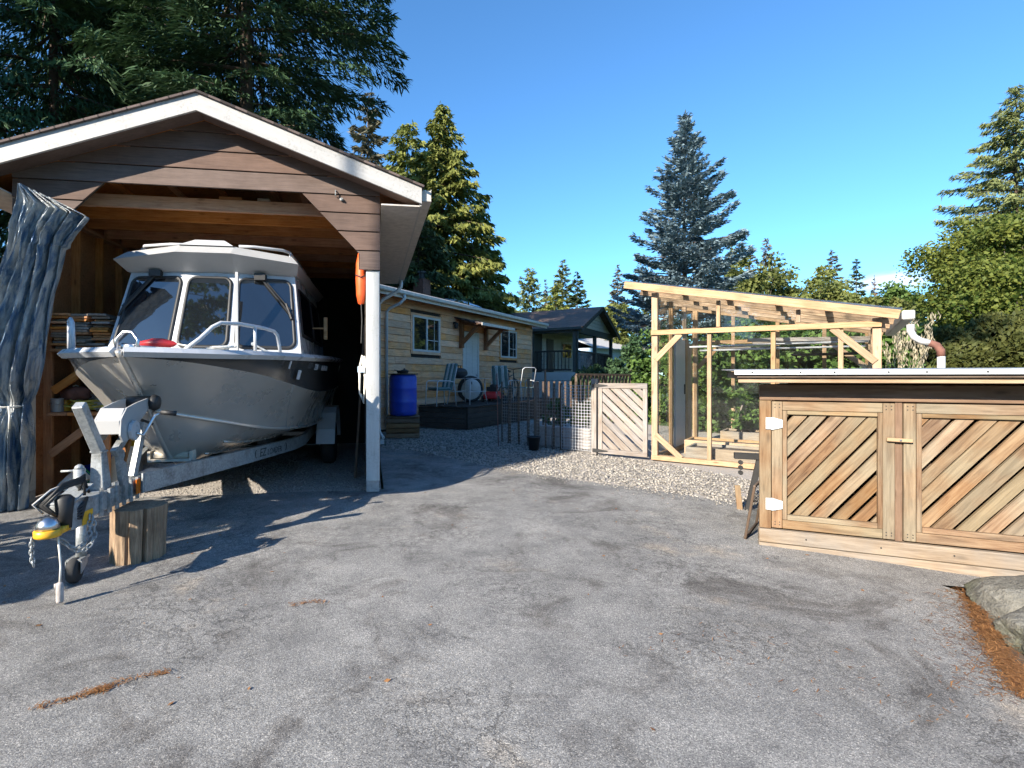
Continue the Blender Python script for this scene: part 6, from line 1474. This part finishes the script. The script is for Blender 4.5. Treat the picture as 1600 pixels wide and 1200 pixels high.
# ================================================================== VEGETATION
def trunk_mesh(name, H, r0, parent, mat, lean=(0, 0), branches=()):
    g = MB(); g.tube([(lean[0] * f * H + .03 * math.sin(f * 7), lean[1] * f * H, f * H) for f in np.linspace(0, 1, 7)], [max(.015, r0 * (1 - .93 * f)) for f in np.linspace(0, 1, 7)], 9)
    for (a, b_, r_) in branches: g.tube([a, (vec(a) + vec(b_)) / 2 + Vector((0, 0, .03)), b_], [r_, r_ * .7, r_ * .25], 4, False)
    return g.build(name, mat, parent, True)
def leaf_mesh(name, C, D, S, L, W, tint, mat, parent):
    """diamond leaves: centre C, direction D, side S, half length L, half width W"""
    n_ = len(C); L = np.asarray(L)[:, None]; W = np.asarray(W)[:, None]
    V = np.stack([C - D * L * .6, C + S * W, C + D * L, C - S * W], 1).reshape(-1, 3)
    return np_mesh(name, V, np.arange(n_ * 4).reshape(n_, 4), mat, parent, np.repeat(np.clip(tint, 0, 1), 4))
def unit(v): return v / np.maximum(np.linalg.norm(v, axis=1, keepdims=True), 1e-6)
def conifer(name, label, x, y, H, Rm, n_leaf, mat, nb=130, t0=.08, shape=1.0, rise=-.15, curl=.15, leaf=.16, droop=.35, ragged=.25, bark='bark', group='conifers', seed=0, fan=.34, base=-.13, lean=(0, 0), density=1.0, thin=.28, lowr=.12, lowk=.45):
    r_ = np.random.default_rng(seed)
    root = thing(name, label, 'tree', (x, y, base), 0, group)
    f = t0 + (1 - t0) * (np.arange(nb) + r_.uniform(0, 1, nb)) / nb; f = np.clip(f, 0, .985) ** .92
    ln = Rm * (1 - (f - t0) / (1 - t0)) ** shape * (1 - ragged * r_.uniform(-.5, 1, nb)); ln = np.maximum(ln, .12 * Rm * .5)
    low = np.clip((f - t0) / lowr, lowk, 1); ln *= low
    az = np.arange(nb) * 2.39996 + r_.normal(0, .35, nb); out = np.stack([np.cos(az), np.sin(az)], 1)
    rs = rise + .55 * np.clip(f - .45, 0, 1) + r_.normal(0, .10, nb)
    br_t = r_.uniform(0, 1, nb)
    wgt = ln ** 1.35; wgt /= wgt.sum()
    bi = r_.choice(nb, n_leaf, p=wgt); s = r_.uniform(.10, 1, n_leaf) ** .75
    def spine(bi, s):
        rad = ln[bi] * s; zz = f[bi] * H + ln[bi] * (rs[bi] * s + curl * s ** 2.2)
        return np.stack([out[bi, 0] * rad + lean[0] * zz, out[bi, 1] * rad + lean[1] * zz, zz], 1)
    P = spine(bi, s); lat = np.stack([-out[bi, 1], out[bi, 0], np.zeros(n_leaf)], 1)
    wfan = fan * ln[bi] * (1.05 - s) ** .7 * np.minimum(1, s * 3.0) + .03
    q = r_.uniform(-1, 1, n_leaf); P = P + lat * (q * wfan)[:, None]
    P[:, 2] -= droop * np.abs(q) * wfan * .9 + np.abs(r_.normal(0, .06, n_leaf)) * (.4 + droop)
    P += r_.normal(0, .03, (n_leaf, 3)) * (1 + leaf * 2)
    o3 = np.stack([out[bi, 0], out[bi, 1], rs[bi] * .6 + curl * s], 1)
    D = unit(o3 * .75 + lat * (q * .95)[:, None] + np.stack([np.zeros(n_leaf), np.zeros(n_leaf), -droop * r_.uniform(.2, 1.3, n_leaf)], 1) + r_.normal(0, .28, (n_leaf, 3)))
    S = unit(np.cross(D, r_.normal(0, .5, (n_leaf, 3)) + np.array([0, 0, 1.0])))
    L = leaf * r_.uniform(.55, 1.25, n_leaf); W = L * thin * r_.uniform(.7, 1.3, n_leaf)
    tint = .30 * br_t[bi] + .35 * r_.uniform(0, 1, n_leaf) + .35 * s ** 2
    leaf_mesh('crown', P, D, S, L, W, tint, mat, root)
    a_ = spine(np.arange(nb), np.full(nb, .0)); b_ = spine(np.arange(nb), np.full(nb, .82))
    trunk_mesh('trunk', H * .985, max(.06, H * .013), root, MT[bark], lean, [(tuple(a_[k]), tuple(b_[k]), .012 + .012 * ln[k]) for k in range(0, nb, 2)])
    return root
def blob_tree(name, label, x, y, H, cz, rad, n_leaf, mat, clumps=60, leaf=.12, cat='tree', group='broadleaf trees', seed=0, trunk=.10, base=-.13, bark='bark_grey', shell=.45, cr=.32, wide=.55, limbs=True, off=(0, 0)):
    """broadleaf crown or shrub: leaf clumps spread through an uneven ellipsoid"""
    r_ = np.random.default_rng(seed)
    root = thing(name, label, cat, (x, y, base), 0, group)
    d = unit(r_.normal(0, 1, (clumps, 3))); rr_ = (shell + (1 - shell) * r_.uniform(0, 1, (clumps, 1)) ** .5) * (1 + .18 * np.sin(d[:, :1] * 5 + seed) + .12 * np.sin(d[:, 2:] * 7 + d[:, 1:2] * 4))
    Cc = d * rr_ * np.array(rad); Cc[:, 2] += cz; Cc[:, :2] += np.array(off); Cc[:, 2] = np.maximum(Cc[:, 2], .12)
    sz = cr * min(rad) * r_.uniform(.6, 1.4, clumps)
    ci = r_.integers(0, clumps, n_leaf); off = unit(r_.normal(0, 1, (n_leaf, 3))) * (r_.uniform(0, 1, (n_leaf, 1)) ** .45) * sz[ci][:, None]; off[:, 2] *= .75
    P = Cc[ci] + off; P[:, 2] = np.maximum(P[:, 2], .05)
    D = unit(unit(off + 1e-6) * .5 + r_.normal(0, .6, (n_leaf, 3)) + np.array([0, 0, -.15])); S = unit(np.cross(D, r_.normal(0, .6, (n_leaf, 3)) + np.array([0, 0, .8])))
    L = leaf * r_.uniform(.5, 1.3, n_leaf)
    tint = .45 * r_.uniform(0, 1, clumps)[ci] + .55 * r_.uniform(0, 1, n_leaf)
    leaf_mesh('crown' if cat == 'tree' else 'foliage', P, D, S, L, L * wide, tint, mat, root)
    br = [((0, 0, max(.1, cz - rad[2] * .8)), tuple(Cc[k]), trunk * .35) for k in range(0, clumps, 4)] if limbs else []
    trunk_mesh('trunk' if cat == 'tree' else 'stem', max(.3, cz + rad[2] * .3), trunk, root, MT[bark], (0, 0), br)
    return root
def px_tree(kind, name, label, px, top, Y, half, mat, n_leaf, **k):
    """tree whose tip stands at that bearing; half = half width of the crown in metres"""
    p_ = at(px, top, Y); return conifer(name, label, p_.x, Y, p_.z + .05, half, n_leaf, mat, **k)
FB = 'conifers behind the carport'
px_tree(0, 'cedar_tree', 'dark drooping cedar with reddish trunk behind the carport at far left', 85, -330, 11.5, 4.2, MT['fir_shade'], 80000, nb=190, t0=.10, shape=.55, thin=.13, rise=-.25, curl=-.25, leaf=.16, droop=.75, seed=1, group=FB, fan=.42)
px_tree(0, 'fir_tree', 'tall dark fir whose boughs reach over the carport ridge', 385, -560, 11.6, 5.0, MT['fir_shade'], 90000, nb=210, t0=.24, lowr=.34, lowk=.30, shape=.45, thin=.14, rise=-.22, curl=-.05, leaf=.155, droop=.45, seed=2, group=FB, fan=.36)
px_tree(0, 'fir_tree', 'dark fir filling the gap between two trees behind the carport', 215, -380, 16, 4.6, MT['fir_shade'], 45000, nb=150, t0=.08, shape=.5, thin=.15, rise=-.22, curl=-.1, leaf=.24, droop=.5, seed=3, group=FB, fan=.42)
px_tree(0, 'cedar_tree', 'thin pale cedar just right of the dark fir boughs', 575, 138, 30, 2.9, MT['sparse'], 13000, nb=120, t0=.1, shape=.6, rise=-.1, curl=.1, leaf=.27, droop=.5, seed=4, group=FB)
px_tree(0, 'cedar_tree', 'bright green round topped cedar between the pale and the tall cedar', 637, 188, 28, 4.2, MT['cedar'], 28000, nb=150, t0=.05, shape=.55, rise=-.2, curl=-.05, leaf=.24, droop=.8, seed=5, group=FB)
px_tree(0, 'cedar_tree', 'tallest sunlit cedar rising behind the chimney', 692, 158, 25, 4.9, MT['cedar'], 52000, nb=220, t0=.03, shape=.68, rise=-.25, curl=-.08, leaf=.21, droop=.9, seed=6, group=FB, fan=.30, ragged=.3)
px_tree(0, 'cedar_tree', 'lower cedar at the right foot of the tallest cedar', 752, 318, 27, 2.8, MT['cedar'], 16000, nb=100, t0=.03, shape=.7, rise=-.2, curl=-.05, leaf=.23, droop=.8, seed=7, group=FB)
px_tree(0, 'cedar_tree', 'dark cedar in shade right behind the carport roof edge', 655, 330, 20, 3.4, MT['fir'], 20000, nb=110, t0=.03, shape=.6, rise=-.2, curl=-.05, leaf=.20, droop=.8, seed=8, group=FB)
MG = 'conifers beyond the porch house'
px_tree(0, 'fir_tree', 'dense bright conifer left of the twin firs over the porch roof', 827, 417, 60, 4.4, MT['farfir'], 12000, nb=110, t0=.02, shape=.6, leaf=.34, droop=.6, seed=11, group=MG)
px_tree(0, 'fir_tree', 'tallest of the twin firs above the porch roof ridge', 879, 404, 62, 4.0, MT['farfir'], 11000, nb=100, t0=.02, shape=.75, leaf=.34, seed=12, group=MG)
px_tree(0, 'fir_tree', 'bluish fir right of the tallest twin fir', 902, 422, 60, 3.4, MT['fir'], 9000, nb=90, t0=.02, shape=.75, leaf=.33, seed=13, group=MG)
px_tree(0, 'fir_tree', 'narrow pale fir between the dense conifer and the twin firs', 853, 434, 68, 1.7, MT['sparse'], 3500, nb=70, t0=.02, shape=.8, leaf=.34, seed=14, group=MG)
px_tree(0, 'fir_tree', 'yellow green fir in front of the twin firs', 868, 440, 55, 3.4, MT['cedar'], 9000, nb=90, t0=.02, shape=.6, leaf=.32, droop=.7, seed=15, group=MG)
px_tree(0, 'fir_tree', 'half bare fir left of the blue spruce', 965, 411, 48, 2.2, MT['sparse'], 4500, nb=90, t0=.05, shape=.8, leaf=.28, seed=16, group=MG, ragged=.5)
blob_tree('leafy_tree', 'yellow green leafy tree under the half bare fir', at(965, 590, 46).x, 46, 9, 4.6, (2.6, 2.6, 3.4), 9000, MT['shrub_yellow'], 70, .22, seed=17)
px_tree(0, 'blue_spruce', 'large blue spruce with upturned boughs behind the greenhouse', 1070, 173, 22, 3.5, MT['spruce'], 68000, nb=240, t0=.12, shape=.80, rise=-.06, curl=.26, leaf=.13, droop=.12, seed=20, group='conifers behind the greenhouse', ragged=.45, fan=.30, thin=.30)
RG = 'conifers behind the greenhouse'
px_tree(0, 'fir_tree', 'yellowish fir at the right flank of the blue spruce', 1143, 375, 42, 2.3, MT['cedar'], 9000, nb=90, t0=.02, shape=.6, leaf=.26, droop=.6, seed=21, group=RG)
px_tree(0, 'fir_tree', 'left of two thin grey firs right of the spruce', 1172, 378, 55, 2.3, MT['sparse'], 6000, nb=80, t0=.05, shape=.7, leaf=.28, seed=22, group=RG, ragged=.5)
px_tree(0, 'fir_tree', 'right and taller of two thin grey firs right of the spruce', 1197, 370, 56, 2.8, MT['sparse'], 8500, nb=90, t0=.05, shape=.7, leaf=.28, seed=23, group=RG, ragged=.5)
px_tree(0, 'fir_tree', 'short green fir sloping down right of the thin firs', 1216, 408, 52, 3.2, MT['farfir'], 9000, nb=80, t0=.02, shape=.7, leaf=.28, seed=24, group=RG)
px_tree(0, 'fir_tree', 'tallest thin dark fir over the middle of the greenhouse roof', 1300, 387, 58, 2.8, MT['sparse'], 8500, nb=90, t0=.05, shape=.7, leaf=.28, seed=25, group=RG, ragged=.5)
px_tree(0, 'fir_tree', 'dark green fir right of the tallest thin fir', 1338, 402, 54, 2.6, MT['fir'], 8000, nb=80, t0=.02, shape=.75, leaf=.28, seed=26, group=RG)
px_tree(0, 'fir_tree', 'small bluish fir above the downspout end of the greenhouse', 1365, 452, 50, 2.4, MT['spruce'], 6000, nb=70, t0=.02, shape=.75, leaf=.28, seed=27, group=RG)
px_tree(0, 'fir_tree', 'spindly reddish dying fir beside the small cloud', 1366, 425, 60, 1.1, MT['needle'], 1200, nb=60, t0=.3, shape=.8, leaf=.26, seed=28, group=RG, ragged=.6)
for k, (px, top, Y, hw, lab, mt, sd) in enumerate(((1185, 432, 40, 3.0, 'broad yellow green tree above the greenhouse roof peak', 'shrub_yellow', 31), (1160, 440, 36, 2.0, 'olive leafy tree low behind the blue spruce foot', 'shrub_yellow', 32), (1250, 440, 38, 2.9, 'rounded yellow bush mass above the greenhouse rafters', 'shrub_yellow', 33), (1300, 464, 36, 2.3, 'pale yellow bushes below the thin dark fir', 'shrub_yellow', 34), (1408, 458, 40, 1.8, 'small green tree left of the big maple', 'shrub', 35), (1215, 452, 44, 2.2, 'mid green leafy tree between firs and greenhouse', 'shrub', 36), (1345, 458, 34, 1.8, 'low olive tree above the right greenhouse rafter', 'shrub_yellow', 37), (1275, 446, 46, 2.6, 'yellow green bushes between the two groups of firs', 'shrub_yellow', 38), (1390, 472, 38, 1.7, 'pale olive bush under the small cloud', 'shrub_yellow', 39), (1318, 468, 48, 2.4, 'dull green tree behind the tallest thin fir', 'farfir', 40))):
    p_ = at(px, top, Y); hh = p_.z * 1.10
    blob_tree('leafy_tree', lab, p_.x, Y, hh, hh * .55, (hw, hw, hh * .45), 8500, MT[mt], 75, .19, seed=sd)
# big maple and fir at the right edge
blob_tree('maple_tree', 'big yellow green maple above the hedge at right', at(1572, 590, 24).x, 24, 9.0, 5.2, (3.2, 3.0, 3.4), 56000, MT['maple'], 190, .115, seed=41, trunk=.22, shell=.35, cr=.30)
blob_tree('maple_tree', 'lower maple bough mass at the right end of the hedge', at(1600, 590, 21).x, 21, 6.0, 4.0, (2.3, 2.2, 2.0), 24000, MT['maple'], 90, .11, seed=42, trunk=.18)
px_tree(0, 'fir_tree', 'tall ragged fir at the right edge above the maple', 1588, 128, 27, 5.2, MT['farfir'], 60000, nb=230, t0=.16, shape=.75, rise=-.14, curl=.02, leaf=.20, thin=.17, droop=.7, seed=43, group=RG, ragged=.55, fan=.24)
# hedge
def hedge(name, label, a, b_, h, w, n_, mat, seed, leaf=.06):
    r_ = np.random.default_rng(seed); a, b_ = np.array(a), np.array(b_); d = b_ - a; Lh = np.linalg.norm(d); u = d / Lh; v = np.array([-u[1], u[0]])
    root = thing(name, label, 'hedge', (a[0], a[1], -.05))
    t_ = r_.uniform(0, Lh, n_); side = r_.uniform(0, 1, n_)
    top_ = side < .42; q = np.where(top_, r_.uniform(-1, 1, n_), np.where(side < .85, -1, 1)) ; zz = np.where(top_, 1.0, r_.uniform(0, 1, n_))
    rnd = 1 - .22 * np.abs(q) ** 3 * zz ** 4; endr = np.clip(np.minimum(t_, Lh - t_) / .5, 0, 1) ** .4
    lump = 1 + .05 * np.sin(t_ * 3.1 + seed) + .04 * np.sin(t_ * 7.3) + .03 * np.sin(q * 5 + t_ * 11)
    qx = q * w / 2 * (.75 + .25 * endr) * lump; hz = zz * h * rnd * lump * (.7 + .3 * endr)
    P = np.stack([u[0] * t_ + v[0] * qx, u[1] * t_ + v[1] * qx, hz], 1) + r_.normal(0, .05, (n_, 3)) + np.array([0, 0, -.02])
    nrm = np.where(top_[:, None], np.array([0, 0, 1.0]), np.stack([v[0] * q, v[1] * q, np.full(n_, .3)], 1))
    D = unit(nrm * .8 + r_.normal(0, .6, (n_, 3))); S = unit(np.cross(D, r_.normal(0, 1, (n_, 3)))); L = leaf * r_.uniform(.5, 1.4, n_)
    P[:, 2] = np.maximum(P[:, 2], .03)
    clump = np.sin(t_ * 9) * np.sin(hz * 11 + q * 3) * .25 + .5
    leaf_mesh('foliage', P, D, S, L, L * .42, clump * .5 + r_.uniform(0, .5, n_), mat, root)
    g = MB()
    c0 = [tuple(u[i] * .25 for i in range(2)), tuple(u[i] * (Lh - .25) for i in range(2))]
    hw_ = w * .36
    P4 = [(c0[k][0] + v[0] * s_ * hw_, c0[k][1] + v[1] * s_ * hw_, 0) for k, s_ in ((0, -1), (0, 1), (1, 1), (1, -1))]
    g.prism(P4, (0, 0, h * .80)); g.build('inner_twigs', MT['yew_core'], root)
    return root
MT['yew_core'] = plain('hedge_twigs', (.03, .028, .015), .95, var=.5, scale=20, bmp=.6)
ha, hb_ = at(1446, 590, 11.5), at(1760, 590, 10.4)
hedge('clipped_hedge', 'clipped green hedge behind the shed roof at right', (ha.x, ha.y), (hb_.x, hb_.y), 2.50, 1.5, 26000, MT['yew'], 3, .07)
ha, hb_ = at(903, 590, 19.0), at(995, 590, 21.0)
hedge('low_hedge', 'low hedge coloured dark for shade in front of the porch house', (ha.x, ha.y), (hb_.x, hb_.y), 1.62, .9, 7000, MT['fir_shade'], 5, .08)  # hedge takes the shaded fir green, shade put into its leaves
blob_tree('round_shrub', 'round green shrub coloured dark for shade beside the greenhouse post', at(985, 590, 17).x, 17, 2.9, 1.40, (.60, .6, 1.15), 7000, MT['fir_shade'], 60, .07, 'shrub', 'garden shrubs', 51, .05, limbs=False)  # leaf colour darkened in place of shade falling on this shrub
# pampas plumes
t = thing('pampas_grass', 'clump of pale pampas grass right of the greenhouse', 'plant', (at(1412, 590, 9.2).x, 9.2, -.02))
r_ = np.random.default_rng(5); g = MB(); C_ = []; D_ = []
for k in range(70):
    a_ = r_.uniform(0, 6.28); ln = r_.uniform(.9, 1.9); sp = r_.uniform(.15, .6)
    g.tube([(0, 0, 0), (sp * .5 * math.cos(a_), sp * .5 * math.sin(a_), ln * .6), (sp * math.cos(a_) * 1.2, sp * math.sin(a_) * 1.2, ln)], [.008, .007, .002], 3, False)
g.build('blades', MT['grass'], t)
for k in range(11):
    a_ = r_.uniform(0, 6.28); hh = r_.uniform(1.9, 2.5); sp = r_.uniform(.1, .45)
    for q in range(70):
        f_ = r_.uniform(0, 1); C_.append((sp * math.cos(a_) * (.7 + .4 * f_) + r_.normal(0, .03), sp * math.sin(a_) * (.7 + .4 * f_) + r_.normal(0, .03), hh - .55 + .55 * f_)); D_.append((r_.normal(0, .3), r_.normal(0, .3), 1))
C_ = np.array(C_); D_ = unit(np.array(D_)); S_ = unit(np.cross(D_, r_.normal(0, 1, D_.shape)))
leaf_mesh('plumes', C_, D_, S_, np.full(len(C_), .06), np.full(len(C_), .009), r_.uniform(0, 1, len(C_)), MT['plume'], t)
# shrubs and garden plants behind and inside the greenhouse
shr = [((1105, 13.2), 1.15, 1.35, 'shrub', 'leafy green bush behind the greenhouse left bay'), ((1160, 12.4), 1.2, 1.55, 'shrub', 'tall green bush behind the greenhouse middle bay'), ((1225, 11.8), 1.25, 1.7, 'shrub', 'broad green bush behind the second greenhouse mullion'), ((1290, 11.2), 1.2, 1.65, 'shrub', 'bright green bush behind the third greenhouse bay'), ((1350, 10.8), 1.1, 1.5, 'shrub', 'green bush behind the right greenhouse corner'), ((1040, 16.5), 1.3, 1.6, 'shrub', 'dark bush seen through the greenhouse door'), ((1400, 12.5), 1.2, 1.7, 'shrub_yellow', 'pale green shrub between the greenhouse and the hedge'), ((1440, 13.5), 1.0, 1.5, 'shrub_yellow', 'olive shrub at the left end of the clipped hedge'), ((1290, 16), 1.8, 1.8, 'shrub_yellow', 'yellowish bush far behind the greenhouse'), ((1180, 17), 1.8, 1.7, 'shrub', 'large dim bush far behind the greenhouse')]
for k, ((px, Y), w_, h_, mt, lab) in enumerate(shr):
    blob_tree('garden_shrub', lab, at(px, 590, Y).x, Y, h_ * 1.6, h_ * .85, (w_, w_ * .8, h_ * .85), 6500, MT[mt], 60, .085, 'shrub', 'garden shrubs', 60 + k, .04, limbs=False)
for k, (x_, y_, h_, lab) in enumerate(((.95, 2.25, .75, 'tomato plant in the rear greenhouse bed'), (1.55, 2.3, .6, 'leafy plant in the middle of the rear greenhouse bed'), (2.2, 2.2, .7, 'leafy plant at the right of the rear greenhouse bed'))):
    ca, sa = math.cos(R(-37.5)), math.sin(R(-37.5))
    blob_tree('bed_plant', lab, GF[0][0] + x_ * ca - y_ * sa, GF[0][1] + x_ * sa + y_ * ca, h_, h_ * .55, (.28, .26, h_ * .5), 900, MT['shrub'], 22, .055, 'plant', 'plants in the greenhouse beds', 80 + k, .012, .30)
for k, (px, py, h_, lab) in enumerate(((905, 700, .45, 'green leafy plant in the block planter'), (862, 697, .5, 'green weeds behind the dark wire mesh'))):
    q = gnd(px, py) + Vector((.25, .6, 0)); blob_tree('bed_plant', lab, q.x, q.y, h_, .55, (.35, .3, .28), 900, MT['shrub'], 20, .05, 'plant', 'plants in the fenced bed', 90 + k, .012, .0)
q = local_thing(H2F, 'tmp', None, None, (0, 0, 0)); bpy.data.objects.remove(q)
hb2 = bpy.data.objects['hanging_basket']; r_ = np.random.default_rng(77)
MB().lathe([(.10, 0), (.20, .16), (.22, .17), (.0, .17)], seg=14).build('basket', MT['bracket'], hb2)
C_ = unit(r_.normal(0, 1, (700, 3))) * r_.uniform(.1, .34, (700, 1)) + np.array([0, 0, .28]); D_ = unit(r_.normal(0, 1, (700, 3))); leaf_mesh('foliage', C_, D_, unit(np.cross(D_, r_.normal(0, 1, (700, 3)))), np.full(700, .06), np.full(700, .03), r_.uniform(0, 1, 700), MT['shrub'], hb2)
MB().tube([(0, 0, .17), (0, 0, .8)], .008, 5).build('hanger', MT['black'], hb2)
# trees standing outside the view on the sun side: they shade the back yard and the drive's left edge
OG = 'trees left of the driveway'
conifer('fir_tree', 'fir left of the carport outside the view, shading the yard', -11.5, 7.5, 15, 3.4, 14000, MT['fir_shade'], nb=110, seed=101, leaf=.30, group=OG, t0=.05, shape=.6)
conifer('fir_tree', 'second fir left of the carport outside the view', -14.5, 10.5, 17, 3.8, 14000, MT['fir_shade'], nb=110, seed=102, leaf=.32, group=OG, t0=.05, shape=.6)
conifer('fir_tree', 'third fir far left beyond the dirt strip outside the view', -17.5, 14.5, 18, 4.0, 12000, MT['fir_shade'], nb=100, seed=103, leaf=.34, group=OG, t0=.05, shape=.6)
t = blob_tree('alder_tree', 'tall alder left of the drive outside the view, reflected in the boat windows', -10.5, -5.0, 18, 16.3, (2.1, 2.1, 2.0), 3400, MT['shrub'], 34, .15, seed=110, trunk=.12, off=(3.2, -1.8))
blob_tree('alder_tree', 'wide alder behind the viewer on the left of the drive', -3.5, -15, 8.5, 5.2, (2.6, 2.2, 2.8), 9000, MT['shrub'], 60, .14, seed=111, trunk=.14)
blob_tree('shade_shrub', 'tall open shrub added outside the view to shade the driveway', -5.1, 1.7, 2.4, 1.25, (1.0, 1.5, 1.0), 3200, MT['shrub'], 34, .10, 'shrub', 'added shrubs shading the driveway', 120, .04, limbs=False)  # unseen shrubs shaped to cast dappled shade on the drive
blob_tree('shade_shrub', 'second open shrub added outside the view to shade the driveway', -4.1, 2.9, 2.8, 1.6, (.8, .7, 1.1), 1800, MT['shrub'], 22, .10, 'shrub', 'added shrubs shading the driveway', 121, .04, limbs=False)

# unseen trees added behind the viewer to block horizon glow mirrored in the panes
BG = 'added trees behind the viewer that block horizon glow'
for k, (x_, y_, h_, lab) in enumerate(((-24, -27, 11, 'middle tree of the added glow blocking row behind the viewer'), (-16.5, -31, 12, 'tree right of the middle in the added glow blocking row'), (-30, -20, 12, 'tree left of the middle in the added glow blocking row'), (-8.5, -34, 11, 'rightmost tree of the added glow blocking row'), (-34, -12, 13, 'leftmost tree of the added glow blocking row'), (0, -36, 10, 'isolated tree added straight behind the viewer to block glow'))):
    blob_tree('glow_blocking_tree', lab, x_, y_, h_, h_ * .5, (4.6, 4.6, h_ * .48), 4200, MT['shrub'], 60, .55, 'tree', BG, 130 + k, .2, limbs=False)
